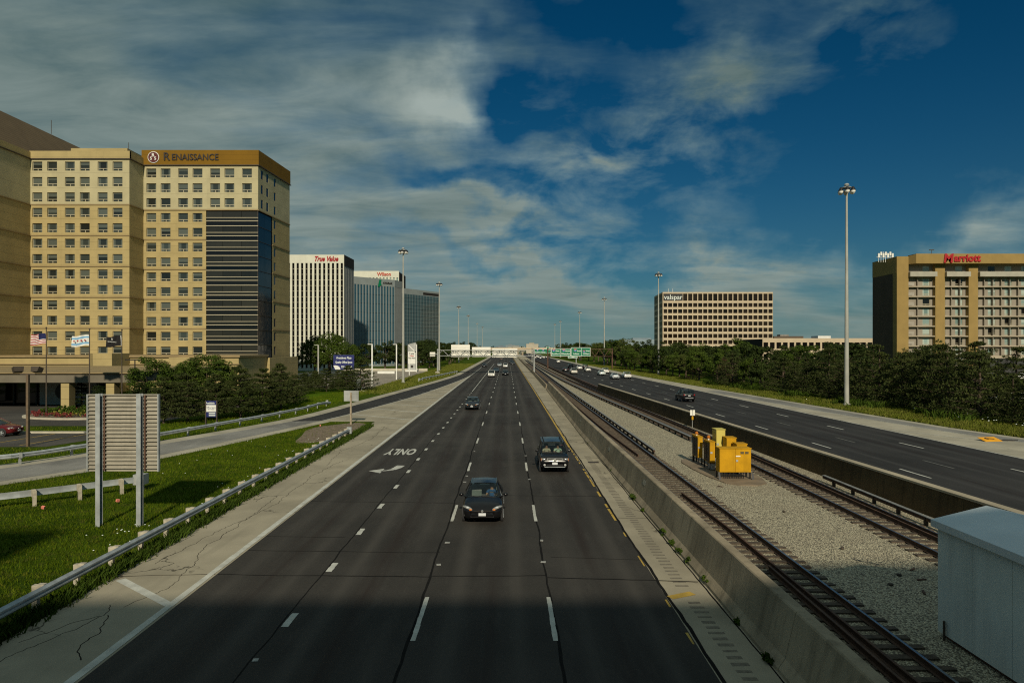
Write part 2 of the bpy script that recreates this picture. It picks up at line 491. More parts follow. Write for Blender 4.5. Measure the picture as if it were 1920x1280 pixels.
MT['hotel_glass'] = dark_glass('hotel_window_glass', (.006, .006, .005), (.050, .062, .055), .06, .5, (.11, .125, .105))
MT['band_glass'] = dark_glass('bronze_curtain_glass', (.010, .009, .006), (.035, .032, .022))
MT['blue_glass'] = dark_glass('blue_tinted_glass', (.016, .055, .085), (.030, .085, .115), .05, .7)
MT['navy_glass'] = dark_glass('navy_tinted_glass', (.008, .014, .026), (.014, .026, .042), .08, .35)
MT['black_glass'] = dark_glass('black_tinted_glass', (.004, .004, .004), (.010, .009, .008), .05, .5)
MT['brown_glass'] = dark_glass('brown_tinted_glass', (.006, .004, .002), (.028, .018, .010), .1, .3)
MT['curtain_glass'] = dark_glass('curtained_window_glass', (.12, .19, .18), (.30, .40, .37), .12, .5, (.42, .48, .43))
MT['teal_glass'] = dark_glass('grey_green_tinted_glass', (.022, .052, .060), (.040, .075, .082), .06, .8)

def asphalt(name, base, lanes):
    """lanes: list of (x of a lane line, width, drift per metre of y) so that oil and tyre wear follow the lanes"""
    m, t, p = nmat(name)
    pos = tpos(t)
    big = tnoise(t, pos, .12, 4)
    c = tmix(t, tstep(t, big, .3, .7), mul(base, .72), mul(base, 1.32))
    md = tnoise(t, tpos(t, (1, .22, 1)), 1.6, 6, .65)
    c = tmix(t, tmath(t, 'MULTIPLY', tstep(t, md, .48, .72), .55), c, mul(base, 1.55))
    ag = tnoise(t, pos, 22, 3, .7)
    c = tmix(t, tmath(t, 'MULTIPLY', tstep(t, ag, .56, .72), .55), c, mul(base, 2.6))
    ag2 = tnoise(t, pos, 9, 4, .7)
    c = tmix(t, tmath(t, 'MULTIPLY', tstep(t, ag2, .5, .7), .5), c, mul(base, .55))
    if lanes:
        x0, w, drift = lanes
        sx = nd(t, 'ShaderNodeSeparateXYZ'); t.links.new(pos, sx.inputs[0])
        u = tmath(t, 'SUBTRACT', sx.outputs[0], x0)
        u = tmath(t, 'ADD', u, tmath(t, 'MULTIPLY', sx.outputs[1], drift))
        u = tmath(t, 'FRACT', tmath(t, 'DIVIDE', u, w))
        mid = tmath(t, 'ABSOLUTE', tmath(t, 'SUBTRACT', u, .5))
        ln = tnoise(t, tpos(t, (1.2, .05, 1)), 1.2, 5)
        oil = tmath(t, 'MULTIPLY', tstep(t, mid, .17, .02), tstep(t, ln, .35, .65))
        c = tmix(t, tmath(t, 'MULTIPLY', oil, .8), c, (base[0] * .62, base[1] * .46, base[2] * .42))
        wp = tstep(t, tmath(t, 'ABSOLUTE', tmath(t, 'SUBTRACT', mid, .25)), .12, .0)
        c = tmix(t, tmath(t, 'MULTIPLY', tmath(t, 'MULTIPLY', wp, tstep(t, tnoise(t, tpos(t, (.8, .03, 1)), 1.0, 4), .3, .6)), .75), c, mul(base, 1.75))
    t.links.new(c, p.inputs['Base Color'])
    p.inputs['Roughness'].default_value = .85; p.inputs['Specular IOR Level'].default_value = .25
    tbump(t, p, ag, .35, .012)
    return m
def concrete(name, base, cracks=.8, cscale=.22, joint=0):
    m, t, p = nmat(name)
    pos = tpos(t)
    big = tnoise(t, pos, .25, 6, .6)
    c = tmix(t, tstep(t, big, .3, .7), mul(base, .78), mul(base, 1.14))
    st = tnoise(t, tpos(t, (1.5, .12, 1)), 1.0, 5)
    c = tmix(t, tmath(t, 'MULTIPLY', tstep(t, st, .52, .75), .4), c, mul(base, .6))
    f = tnoise(t, pos, 28, 4, .7)
    c = tmix(t, tmath(t, 'MULTIPLY', tstep(t, f, .52, .72), .28), c, mul(base, .62))
    if cracks:
        wv = nd(t, 'ShaderNodeTexNoise'); wv.inputs['Scale'].default_value = .9; wv.inputs['Detail'].default_value = 6
        t.links.new(pos, wv.inputs[0])
        ad = nd(t, 'ShaderNodeVectorMath', operation='ADD')
        sc = nd(t, 'ShaderNodeVectorMath', operation='SCALE'); sc.inputs['Scale'].default_value = 2.2
        t.links.new(wv.outputs['Color'], sc.inputs[0]); t.links.new(pos, ad.inputs[0]); t.links.new(sc.outputs[0], ad.inputs[1])
        vo = nd(t, 'ShaderNodeTexVoronoi', feature='DISTANCE_TO_EDGE'); vo.inputs['Scale'].default_value = cscale
        t.links.new(ad.outputs[0], vo.inputs['Vector'])
        ck = tstep(t, vo.outputs['Distance'], .012, .003)
        msk = tstep(t, tnoise(t, pos, .35, 3), .50, .60)
        c = tmix(t, tmath(t, 'MULTIPLY', tmath(t, 'MULTIPLY', ck, msk), cracks), c, mul(base, .16))
    t.links.new(c, p.inputs['Base Color'])
    p.inputs['Roughness'].default_value = .9; p.inputs['Specular IOR Level'].default_value = .2
    tbump(t, p, f, .25, .01)
    return m
MT['asphalt'] = asphalt('worn_asphalt', (.034, .031, .027), (-2.45, 3.66, 0))
MT['asphalt_far'] = asphalt('worn_asphalt_opposite', (.026, .025, .024), (25.5, 3.5, .0205))
MT['asphalt_ramp'] = asphalt('ramp_asphalt', (.029, .028, .027), None)
MT['asphalt_lot'] = asphalt('old_lot_asphalt', (.060, .056, .050), None)
MT['asphalt_grey'] = asphalt('greyed_ramp_asphalt', (.20, .195, .18), None)
MT['conc'] = concrete('shoulder_concrete', (.33, .295, .22), .85)
MT['conc_plain'] = concrete('pale_concrete', (.38, .35, .275), .35, .12)
MT['conc_plaza'] = concrete('plaza_concrete', (.30, .265, .215), .3, .1)
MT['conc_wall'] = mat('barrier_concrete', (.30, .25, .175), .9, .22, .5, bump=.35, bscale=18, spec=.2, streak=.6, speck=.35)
MT['conc_wall_dark'] = mat('stained_shaded_barrier_concrete', (.078, .056, .027), .9, .25, .4, bump=.35, bscale=18, spec=.2, streak=.75, speck=.35)  # stains, with the face's shade put into the dark base colour
MT['conc_cap'] = concrete('barrier_cap_concrete', (.38, .33, .24), 0)  # lighter copy for the sunlit top of the same wall

def ballast():
    m, t, p = nmat('limestone_ballast')
    pos = tpos(t)
    v = nd(t, 'ShaderNodeTexVoronoi'); v.inputs['Scale'].default_value = 19.0
    t.links.new(pos, v.inputs['Vector'])
    sp = nd(t, 'ShaderNodeSeparateXYZ'); t.links.new(v.outputs['Color'], sp.inputs[0])
    c = tmix(t, sp.outputs[0], (.35, .31, .205), (.72, .65, .46))
    c = tmix(t, tmath(t, 'MULTIPLY', tstep(t, sp.outputs[1], .86, .95), .8), c, (.10, .075, .055))
    c = tmix(t, tmath(t, 'MULTIPLY', tstep(t, v.outputs['Distance'], .35, .75), .85), c, (.07, .06, .046))
    big = tnoise(t, pos, .4, 5)
    c = tmix(t, tmath(t, 'MULTIPLY', tstep(t, big, .45, .7), .35), c, (.28, .235, .165))
    sx = nd(t, 'ShaderNodeSeparateXYZ'); t.links.new(pos, sx.inputs[0])
    for cx in (8.9, 15.9):                     # rust and grease dropped between the rails
        dd = tmath(t, 'ABSOLUTE', tmath(t, 'SUBTRACT', sx.outputs[0], cx))
        g = tmath(t, 'MULTIPLY', tstep(t, dd, 1.5, .5), tstep(t, tnoise(t, tpos(t, (2, .3, 1)), 1.5, 4), .38, .62))
        c = tmix(t, tmath(t, 'MULTIPLY', g, .5), c, (.17, .115, .07))
    t.links.new(c, p.inputs['Base Color'])
    p.inputs['Roughness'].default_value = .95
    h = tmath(t, 'SUBTRACT', 1.0, v.outputs['Distance'])
    tbump(t, p, h, 1.0, .05)
    return m
MT['ballast'] = ballast()
def grass_mat(name, c0, c1, c2, sc=.25):
    m, t, p = nmat(name)
    pos = tpos(t)
    c = tmix(t, tstep(t, tnoise(t, pos, sc, 5), .32, .68), c0, c1)
    c = tmix(t, tmath(t, 'MULTIPLY', tstep(t, tnoise(t, pos, sc * 5, 5), .5, .72), .7), c, c2)
    c = tmix(t, tmath(t, 'MULTIPLY', tstep(t, tnoise(t, pos, 9, 4), .45, .7), .45), c, mul(c0, .5))
    t.links.new(c, p.inputs['Base Color'])
    p.inputs['Roughness'].default_value = 1.0; p.inputs['Specular IOR Level'].default_value = .03
    tbump(t, p, tnoise(t, pos, 14, 5, .7), .9, .08)
    return m
MT['ground'] = grass_mat('verge_turf', (.035, .065, .005), (.065, .105, .007), (.10, .10, .022))
MT['lawn'] = grass_mat('mown_lawn', (.050, .095, .005), (.075, .135, .006), (.09, .12, .010))
MT['grass_blade'] = grass_mat('grass_blades', (.055, .092, .004), (.100, .145, .007), (.19, .17, .030), .5)
MT['dry_blade'] = grass_mat('dry_grass_blades', (.085, .115, .010), (.16, .165, .032), (.21, .18, .065), .5)
MT['weed'] = grass_mat('weed_leaves', (.035, .065, .010), (.06, .10, .014), (.09, .11, .02), 1.0)
def leaf_mat(name, c0, c1, c2):
    m, t, p = nmat(name)
    oi = nd(t, 'ShaderNodeObjectInfo')
    pos = tpos(t)
    c = tmix(t, tstep(t, tnoise(t, pos, .9, 4), .3, .7), c0, c1)
    c = tmix(t, tmath(t, 'MULTIPLY', oi.outputs['Random'], .5), c, c2)
    wn_ = nd(t, 'ShaderNodeTexWhiteNoise'); g = nd(t, 'ShaderNodeNewGeometry')
    t.links.new(g.outputs['Random Per Island'], wn_.inputs['Vector'])
    c = tmix(t, tmath(t, 'MULTIPLY', g.outputs['Random Per Island'], .55), c, mul(c0, .45))
    t.links.new(c, p.inputs['Base Color'])
    p.inputs['Roughness'].default_value = .75; p.inputs['Specular IOR Level'].default_value = .08
    return m
MT['leaf_broad'] = leaf_mat('broadleaf_leaves', (.034, .062, .009), (.062, .098, .012), (.085, .115, .018))
MT['leaf_olive'] = leaf_mat('olive_leaves', (.060, .080, .018), (.095, .115, .026), (.07, .085, .02))
MT['leaf_pine'] = leaf_mat('pine_needles', (.030, .046, .012), (.074, .088, .024), (.060, .070, .026))
MT['leaf_spruce'] = leaf_mat('spruce_needles', (.020, .036, .010), (.040, .060, .016), (.028, .045, .014))
MT['leaf_brown'] = leaf_mat('dying_pine_needles', (.065, .045, .022), (.09, .055, .03), (.06, .05, .025))
MT['leaf_dark'] = leaf_mat('dark_tree_leaves', (.018, .032, .008), (.040, .060, .013), (.050, .066, .016))
# ------------------------------------------------------------------ ground and roads
def interp(tab, y):
    """tab: (y, x) pairs, y rising"""
    return float(np.interp(y, [a for a, b in tab], [b for a, b in tab]))
def structure(name, mb, m, parent=None):
    o = mb.build(name, m, parent)
    if parent is None: o['kind'] = 'structure'
    return o
gm = MB()
xs = [-6000, -600, -120, -60, -13, 60, 160, 600, 6000]; ys = [-300, -40, 0, 60, 140, 300, 800, 2500, 9000]
for i in range(len(xs) - 1):
    for j in range(len(ys) - 1):
        gm.quad((xs[i], ys[j], -.03), (xs[i + 1], ys[j], -.03), (xs[i + 1], ys[j + 1], -.03), (xs[i], ys[j + 1], -.03))
structure('ground', gm, MT['ground'])

FOOT = [(-30, 6.36), (60, 6.33), (85, 6.6), (125, 7.0), (200, 7.3), (900, 7.5)]          # foot of the near median wall
WALL2 = [(-30, 20.9), (0, 19.85), (115, 15.3), (200, 14.9), (500, 14.6), (900, 14.6)]     # top edge of the far median wall
def off(y): return float(np.interp(y, [-60, 200, 500, 900], [1.23, -4.1, -5.0, -5.0]))   # drift of the opposite carriageway
RAMP_L = [(-12.9, 900), (-12.9, 300), (-13.1, 190), (-14.9, 157), (-18.4, 112), (-20.3, 88), (-22.3, 70.5), (-28.6, 50), (-33.5, 40.5), (-41, 31.5), (-56, 22.5), (-84, 15)]
RAMP_R = [(-9.9, 900), (-9.9, 300), (-9.95, 190), (-11.2, 157), (-14.1, 112), (-16.84, 88), (-19.4, 71), (-24.7, 48.2), (-28.9, 38.9), (-36, 29), (-50, 18.5), (-78, 10.0)]
def smooth_line(pts, n=4):
    """Catmull-Rom"""
    out = []
    P = [np.array(p, float) for p in pts]
    for i in range(len(P) - 1):
        a, b, c, d = P[max(0, i - 1)], P[i], P[i + 1], P[min(len(P) - 1, i + 2)]
        for k in range(n):
            u = k / n
            out.append(tuple(.5 * (2 * b + (c - a) * u + (2 * a - 5 * b + 4 * c - d) * u * u + (3 * b - a - 3 * c + d) * u ** 3)))
    out.append(tuple(P[-1]))
    return out
def offset_line(pts, d):
    out = []
    for i, p in enumerate(pts):
        a = pts[max(0, i - 1)]; b = pts[min(len(pts) - 1, i + 1)]
        v = np.array([b[0] - a[0], b[1] - a[1]], float); v /= max(1e-6, np.linalg.norm(v))
        out.append((p[0] + v[1] * d, p[1] - v[0] * d))
    return out
RL, RR = smooth_line(RAMP_L[2:]), smooth_line(RAMP_R[2:])

road = structure('road', MB().strip([(-9.75, -40), (-9.75, 185), (-9.8, 189.6), (-13.1, 190), (-12.9, 300), (-12.9, 900)], [(4.85, -40), (4.85, 185), (4.8, 189.6), (4.8, 190), (4.6, 300), (4.5, 900)], .004), MT['asphalt'])
# concrete shoulders of the near carriageway
sh = MB()
sh.strip([(-13.0, -40), (-13.05, 20), (-13.3, 45), (-13.5, 60), (-13.55, 66)], [(-9.7, -40), (-9.7, 20), (-9.7, 45), (-9.7, 60), (-9.7, 66)], 0)
gore_l = [p for p in RR if 71 <= p[1] <= 190][::-1]
sh.strip([(-13.55, 66), (-13.6, 70.2)], [(-9.7, 66), (-9.7, 70.2)], 0)
sh.strip([(-18.2, 70.2)] + [(p[0] + .02, p[1]) for p in gore_l], [(-9.7, 70.2)] + [(-9.7 - (.2 if p[1] > 180 else 0), p[1]) for p in gore_l], 0)
shoulder = structure('shoulder', sh, MT['conc'])
shr = MB()
ysr = [-40, 0, 20, 40, 60, 85, 125, 200, 400, 900]
shr.strip([(4.7, y) for y in ysr], [(interp(FOOT, y) + .3, y) for y in ysr], 0)
median_shoulder = structure('median_shoulder', shr, MT['conc'])
# ramp: dark overlay beyond the gore, greyed concrete nearer the turn
i0 = min(range(len(RL)), key=lambda i: abs(RL[i][1] - 68))
structure('ramp_road', MB().strip(RL[:i0 + 1], RR[:i0 + 1], .0), MT['asphalt_ramp'])
structure('ramp_pavement', MB().strip(RL[i0:], RR[i0:], -.006), MT['asphalt_grey'])
outer = offset_line(RL, 1.7)
structure('ramp_shoulder', MB().strip([(-15.0, 900), (-15.0, 300)] + outer, [(-12.8, 900), (-12.8, 300)] + [(p[0] + .15, p[1]) for p in RL], -.012), MT['conc_plain'])
inner = offset_line(RR[i0 - 1:], -1.3)
structure('ramp_edge', MB().strip([(p[0] - .15, p[1]) for p in RR[i0 - 1:]], inner, -.012), MT['conc_plain'])

# opposite carriageway
yo = [-40, 0, 30, 60, 90, 115, 140, 200, 300, 500, 900]
road2 = structure('opposite_road', MB().strip([(interp(WALL2, y) + .5, y) for y in yo], [(36.4 + off(y), y) for y in yo], .004), MT['asphalt_far'])
OUT = [(-40, 92), (20, 60), (45, 48), (57, 43.5), (65, 42.1), (80, 41), (103, 39.6), (140, 37.2), (182, 35.6), (300, 34.6), (500, 34.2), (900, 34.2)]
RMP = [(-40, 84), (20, 54), (45, 44.2), (57.6, 40.6), (61, 39.7), (70, 38.6), (85, 37.0), (100, 35.9), (120, 34.6)]
yg = [-40, 20, 45, 57, 65, 80, 103, 140, 182, 300, 500, 900]
structure('opposite_shoulder', MB().strip([(36.3 + off(y), y) for y in yg], [(interp(OUT, y), y) for y in yg], 0), MT['conc_plain'])
yr = [-40, 20, 45, 57, 65, 80, 103, 120]
structure('entry_ramp', MB().strip([(interp(RMP, y) + .15, y) for y in yr], [(interp(OUT, y) - .9, y) for y in yr], .004), MT['asphalt_grey'])

# ------------------------------------------------------------------ markings
def dash_mesh(w, l, m):
    mb = MB(); n = 6
    for i in range(n):
        a, b = -l / 2 + l * i / n, -l / 2 + l * (i + 1) / n
        j = lambda: random.uniform(-.012, .012)
        mb.quad((-w / 2 + j(), a, 0), (w / 2 + j(), a, 0), (w / 2 + j(), b, 0), (-w / 2 + j(), b, 0))
    return mb.mesh('lane_dash', m)
dm = [dash_mesh(.13, 3.1, MT['line_white']) for _ in range(4)]
dmb = [dash_mesh(.2, .95, MT['line_white']) for _ in range(4)]
k = 0
for x in (-2.45, 1.22):
    y = 17.7 - 12.19
    while y < 300:
        place('lane_dash', dm[k % 4], road, (x + random.uniform(-.02, .02) + .02, y + 1.55, .010)); k += 1
        y += 12.19
y = 19.06 - 4.57 * 3
while y < 118:
    place('lane_dash', dmb[k % 4], road, (-6.06, y, .010)); k += 1
    y += 4.57
def line(name, pts, w, m, parent, z=.010, broken=0, jit=.008):
    """painted line along a plan polyline; broken = share of it worn away"""
    mb = MB()
    P = []
    for i in range(len(pts) - 1):
        a, b = np.array(pts[i]), np.array(pts[i + 1]); L = np.linalg.norm(b - a); n = max(1, int(L / (1.2 if broken else 2.5)))
        P += [a + (b - a) * q / n for q in range(n)]
    P.append(np.array(pts[-1]))
    for i in range(len(P) - 1):
        if broken and random.random() < broken: continue
        d = P[i + 1] - P[i]; d = d / np.linalg.norm(d); r = np.array([d[1], -d[0]])
        h0, h1 = w / 2 + random.uniform(-jit, jit), w / 2 + random.uniform(-jit, jit)
        a, b = P[i], P[i + 1] - d * .0
        if broken: b = a + (b - a) * random.uniform(.45, 1.0)
        mb.quad((*(a - r * h0), z), (*(a + r * h0), z), (*(b + r * h1), z), (*(b - r * h1), z))
    return mb.build(name, m, parent)
line('edge_line', [(-9.95, 5), (-9.95, 188)], .24, MT['line_white'], road, .010, 0, .02)
line('lane_line', [(-6.06, 118), (-6.1, 320)], .12, MT['line_white'], road)
line('edge_line', [(-9.9, 188), (-9.9, 420)], .14, MT['line_white'], road)
line('edge_line', [(4.78, 5), (4.78, 30)], .06, MT['line_yellow'], road, .010, .5)
line('edge_line', [(4.77, 30), (4.76, 52)], .10, MT['line_yellow'], road, .010, .2)
line('edge_line', [(4.74, 52), (4.75, 120), (4.5, 260), (4.3, 500)], .15, MT['line_yellow'], road)
for pr in [((660, 776), (773, 787)), ((698, 765), (792, 773.5)), ((727, 756.7), (807, 762.5)), ((748, 748.5), (818, 753.5)), ((773, 741.7), (830, 746)), ((792, 736), (838, 739)), ((807, 731), (846, 733.5))]:
    line('gore_stripe', [G(*pr[0]), (G(*pr[1])[0] - .12, G(*pr[1])[1])], .24, MT['line_white'], shoulder, .006)
line('shoulder_stripe', [G(226, 1086), G(316, 1133)], .30, MT['line_white'], shoulder, .006)
line('shoulder_stripe', [G(1256, 1120), G(1322, 1107)], .30, MT['line_yellow'], median_shoulder, .010, .15)
line('edge_line', [(p[0] + .14, p[1]) for p in gore_l], .16, MT['line_white'], shoulder, .008)
# "ONLY" and the turn arrow, facing the oncoming drivers
only = text_mesh('ONLY', 1.0, MT['line_white'], extrude=0, bold=.035, flat=True, spacing=1.05)
_x = [v.co.x for v in only.vertices]; _y = [v.co.y for v in only.vertices]
only.transform(Matrix.Translation((-(max(_x) + min(_x)) / 2, -(max(_y) + min(_y)) / 2, 0)))
only.transform(Matrix.Diagonal((2.15 / (max(_x) - min(_x)), 2.9 / (max(_y) - min(_y)), 1, 1)))
place('road_lettering', only, road, (-7.75, 49.8, .011), (0, 0, math.pi))
ar = MB()
path = [(-6.85, 44.0), (-6.95, 43.2), (-7.15, 42.55), (-7.45, 42.2), (-7.8, 42.1)]
wd = [.26, .26, .2, .12, .11]
for i in range(len(path) - 1):
    (x0, y0), (x1, y1) = path[i], path[i + 1]
    d = np.array([x1 - x0, y1 - y0]); d /= np.linalg.norm(d); r = np.array([d[1], -d[0]])
    ar.quad((x0 - r[0] * wd[i], y0 - r[1] * wd[i], .011), (x0 + r[0] * wd[i], y0 + r[1] * wd[i], .011), (x1 + r[0] * wd[i + 1], y1 + r[1] * wd[i + 1], .011), (x1 - r[0] * wd[i + 1], y1 - r[1] * wd[i + 1], .011))
ar.add([(-7.7, 42.85, .011), (-7.7, 41.35, .011), (-8.55, 42.1, .011)], [(2, 1, 0)])
ar.build('turn_arrow', MT['line_white'], road)
# opposite carriageway
for bx, m_, f in ((25.5, MT['line_white'], 1), (32.5, MT['line_white'], 1), (29.0, mat('worn_line_paint', (.12, .12, .11), .8, .3, 4, speck=.5), .8)):
    me = dash_mesh(.15, 3.1, m_)
    y = 41.3 - 11.8 * 2 + (3.2 if bx == 29 else 0)
    while y < 260:
        place('lane_dash', me, road2, (bx + off(y), y, .010), (0, 0, R(1.17))); y += 11.8
line('edge_line', [(36.25 + off(y), y) for y in range(-20, 420, 20)], .16, MT['line_white'], road2, .012)
line('edge_line', [(interp(WALL2, y) + 2.1, y) for y in range(-20, 300, 20)], .14, MT['line_yellow'], road2, .010)
line('gore_line', [(interp(RMP, y) + .1, y) for y in range(30, 104, 6)], .14, MT['line_white'], road2, .012)
line('gore_line', [(35.2 + .3, 63), (39.0, 56.0)], .16, MT['line_white'], road2, .012)

# tar seams: sealed joints and cracks
def seam(pts, w, parent, z=.008, jit=.05, step=.5, name='tar_seam', m=None):
    mb = MB(); P = []
    for i in range(len(pts) - 1):
        a, b = np.array(pts[i], float), np.array(pts[i + 1], float); n = max(1, int(np.linalg.norm(b - a) / step))
        P += [a + (b - a) * q / n for q in range(n)]
    P.append(np.array(pts[-1], float))
    v = []; o = 0; wdt = w
    for i, p in enumerate(P):
        a, b = P[max(0, i - 1)], P[min(len(P) - 1, i + 1)]
        d = (b - a) / max(1e-6, np.linalg.norm(b - a)); r = np.array([d[1], -d[0]])
        o = o * .85 + random.uniform(-jit, jit)
        wdt = wdt * .7 + .3 * w * random.uniform(.5, 1.6)
        c = p + r * o
        v += [(*(c - r * wdt / 2), z), (*(c + r * wdt / 2), z)]
    mb.add(v, [(2 * i, 2 * i + 1, 2 * i + 3, 2 * i + 2) for i in range(len(P) - 1)])
    return mb.build(name, m or MT['tar'], parent)
for x, w in ((-6.22, .045), (-2.55, .07), (1.3, .07), (4.92, .09)):
    seam([(x, 8), (x, 60)], w, road, .007, .028)
    seam([(x, 60), (x, 150)], w * .7, road, .007, .03, 1.5)
for x0, y0, x1, y1, w in ((-9.7, 22.9, -2.5, 22.6, .09), (-2.5, 22.7, 1.3, 22.8, .08), (1.3, 22.6, 6.2, 22.2, .09), (-9.7, 25.6, -2.5, 25.3, .07), (1.6, 24.8, 4.8, 24.5, .05),
                          (-9.7, 33.8, -2.5, 33.4, .06), (-2.5, 35.2, 4.8, 34.9, .06), (-9.7, 42.5, -6.3, 42.7, .05), (-9.7, 27.5, -6.5, 27.4, .05), (-2.5, 46.4, 4.8, 46.1, .06),
                          (-9.7, 58, 4.8, 57.6, .06), (-9.7, 69.2, 4.8, 69, .06), (-9.7, 81, 4.8, 81, .06), (-12.9, 22.7, -9.8, 22.9, .05)):
    seam([(x0, y0), (x1, y1)], w * .65, road, .0075, .022, .3)
# narrow crack between the median shoulder and the wall, and at the asphalt edge
seam([(interp(FOOT, y) - .06, y) for y in range(8, 62, 6)], .05, median_shoulder, .004, .015)
for y in (30.5, 38.5, 47, 56, 66):
    seam([(4.95, y), (6.25, y - .1)], .03, median_shoulder, .004, .02, .2)
# long weathered cracks in the left shoulder
for pts, w in (([(-12.7, 15.2), (-12.2, 17), (-11.6, 18.4), (-11.4, 19.4), (-11.7, 20.2)], .035), ([(-11.4, 19.4), (-10.9, 18.3), (-10.85, 17.2), (-10.4, 16.6)], .045),
               ([(-11.2, 20), (-10.7, 21.6), (-10.9, 23.6), (-11.6, 26), (-11.5, 30), (-11.9, 35)], .03), ([(-12.4, 24), (-12.0, 28), (-11.3, 33), (-11.6, 40), (-11.1, 46)], .03),
               ([(-12.6, 17.6), (-12, 18.8), (-11.6, 19.4)], .03), ([(-12.9, 13.2), (-12.3, 14.6), (-12.5, 16)], .03), ([(-11.7, 44), (-12.1, 50), (-11.3, 57), (-11.8, 66)], .03)):
    seam(pts, w * .62, shoulder, .004, .06, .13, 'crack', MT['tar'])
# oil and reflector scraps beside the dashes
sc = MB().box(-.06, .06, -.09, .09, 0, .012).mesh('marker_pad', mat('worn_marker_pad', (.32, .32, .30), .6, .3, 9))
for x, y in ((-2.4, 23.9), (1.28, 24.2), (-2.33, 26.6), (1.36, 26.9), (-6.12, 16.6), (-2.4, 38.6), (-2.4, 40.4), (1.28, 39.4), (1.3, 48), (-2.4, 50)):
    place('marker_pad', sc, road, (x, y, .008), (0, 0, random.uniform(-.4, .4)), (random.uniform(.8, 1.6), random.uniform(.6, 1.3), 1))
# rumble strip in the median shoulder
rg = MB().quad((-.2, -.075, 0), (.2, -.075, 0), (.2, .075, 0), (-.2, .075, 0)).mesh('rumble_groove', mat('dirty_groove', (.17, .15, .115), .95, .2, 6))
y = 11.0; i = 0
while y < 48:
    if not 20.6 < y < 21.6:
        place('rumble_groove', rg, median_shoulder, (5.58 + random.uniform(-.02, .02), y, .005), (0, 0, random.uniform(-.03, .03)), (random.uniform(.85, 1.1), random.uniform(.7, 1.1), 1))
    y += .36
place('drain_grate', MB().box(-.35, .35, -.28, .28, 0, .01).mesh('drain_grate', MT['bronze']), median_shoulder, (5.72, 45.3, .004))

# ------------------------------------------------------------------ median walls
def wall_panels(name, label, prof, line_, y0, y1, step, m, zb=0):
    x_0 = interp(line_, y0)
    t = thing(name, label, 'barrier', (x_0, y0, zb))
    y = y0; i = 0
    while y < y1 - .1:
        e = min(y1, y + step)
        pr = [(u, w + (random.uniform(-.006, .006) if w > .5 else 0)) for u, w in prof]
        n = 3
        MB().sweep(pr, [(interp(line_, y + .008 + (e - y - .016) * q / n), y + .008 + (e - y - .016) * q / n, zb) for q in range(n + 1)]).build('wall_panel', m, t)
        y = e
    return t
PROF = [(0, -.05), (.01, .09), (.17, .32), (.42, 1.38), (.45, 1.41), (.72, 1.41), (.75, 1.38), (.80, -.05)]
bar1 = wall_panels('median_barrier', 'tall concrete median barrier between the oncoming lanes and the near rail track', PROF, FOOT, 4, 124, 6.0, MT['conc_wall'])
PROF_L = [(0, -.05), (.06, .3), (.16, .82), (.34, .82), (.45, .3), (.5, -.05)]
wall_panels('low_median_barrier', 'low concrete barrier continuing beyond the tall median barrier end', PROF_L, FOOT, 125.2, 420, 16.0, MT['conc_wall'])
PROF2 = [(-.14, -.05), (-.12, .2), (0, 1.40), (.38, 1.40), (.55, .3), (.6, -.05)]
bar2 = wall_panels('track_barrier', 'stained concrete barrier with shade in its dark colour between the rail tracks and the opposite road', PROF2, WALL2, 4, 115, 6.0, MT['conc_wall_dark'])
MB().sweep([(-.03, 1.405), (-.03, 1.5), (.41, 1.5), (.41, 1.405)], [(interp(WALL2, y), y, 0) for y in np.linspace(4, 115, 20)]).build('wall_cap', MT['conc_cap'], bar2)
PROF3 = [(-.1, -.05), (-.06, .95), (.16, .95), (.2, -.05)]
wall_panels('low_track_barrier', 'low rusty brown barrier beyond the dark concrete track barrier', PROF3, WALL2, 115.2, 420, 12.0, MT['rust'])
# faint stencilled plates on the near wall
for y, z in ((33.2, 1.05), (44.5, 1.0), (62, 1.0)):
    a, b = .32, .12
    xx = lambda zz: interp(FOOT, y) + .17 + (zz - .32) * (.25 / 1.06) - .012
    MB().quad((xx(z - b), y + a, z - b), (xx(z - b), y - a, z - b), (xx(z + b), y - a, z + b), (xx(z + b), y + a, z + b)).build('stencil_patch', mat('faded_stencil_paint', (.36, .33, .26), .8, .25, 9), bar1)

# ------------------------------------------------------------------ rail tracks
ZB = .20
bl = MB()
yb = [-40, 0, 20, 40, 60, 85, 115, 150, 200, 400, 900]
bl.strip([(interp(FOOT, y) + .6, y) for y in yb], [(interp(WALL2, y), y) for y in yb], ZB)
structure('ballast_bed', bl, MT['ballast'])
RAIL = [(-.07, 0), (.07, 0), (.07, .012), (.012, .03), (.012, .125), (.036, .14), (.036, .172), (-.036, .172), (-.036, .14), (-.012, .125), (-.012, .03), (-.07, .012)]
def rail(t, line_, dx, y0, y1, name='rail', zb=.245, head=True):
    n = max(2, int((y1 - y0) / 6))
    path = [(interp(line_, y0 + (y1 - y0) * q / n) + dx, y0 + (y1 - y0) * q / n, zb) for q in range(n + 1)]
    r_ = MB().sweep(RAIL, path).build(name, MT['rail_web'], t)
    if head:
        MB().sweep([(-.034, .1725), (.034, .1725), (.03, .176), (-.03, .176)], path).build('running_surface', MT['rail_head'], r_)
    return r_
def tie_mesh(seed):
    random.seed(seed)
    mb = MB().box(-1.32, 1.32, -.115, .115, -.12, .045)
    mb.v = [(x + random.uniform(-.02, .02), y + random.uniform(-.012, .012), z + random.uniform(-.006, .006)) for x, y, z in mb.v]
    return mb
MT['tie'] = mat('creosoted_tie', (.075, .058, .042), .95, .35, 5, bump=.4, bscale=25)
ties = [tie_mesh(s).mesh('tie', MT['tie']) for s in range(5)]
random.seed(23)
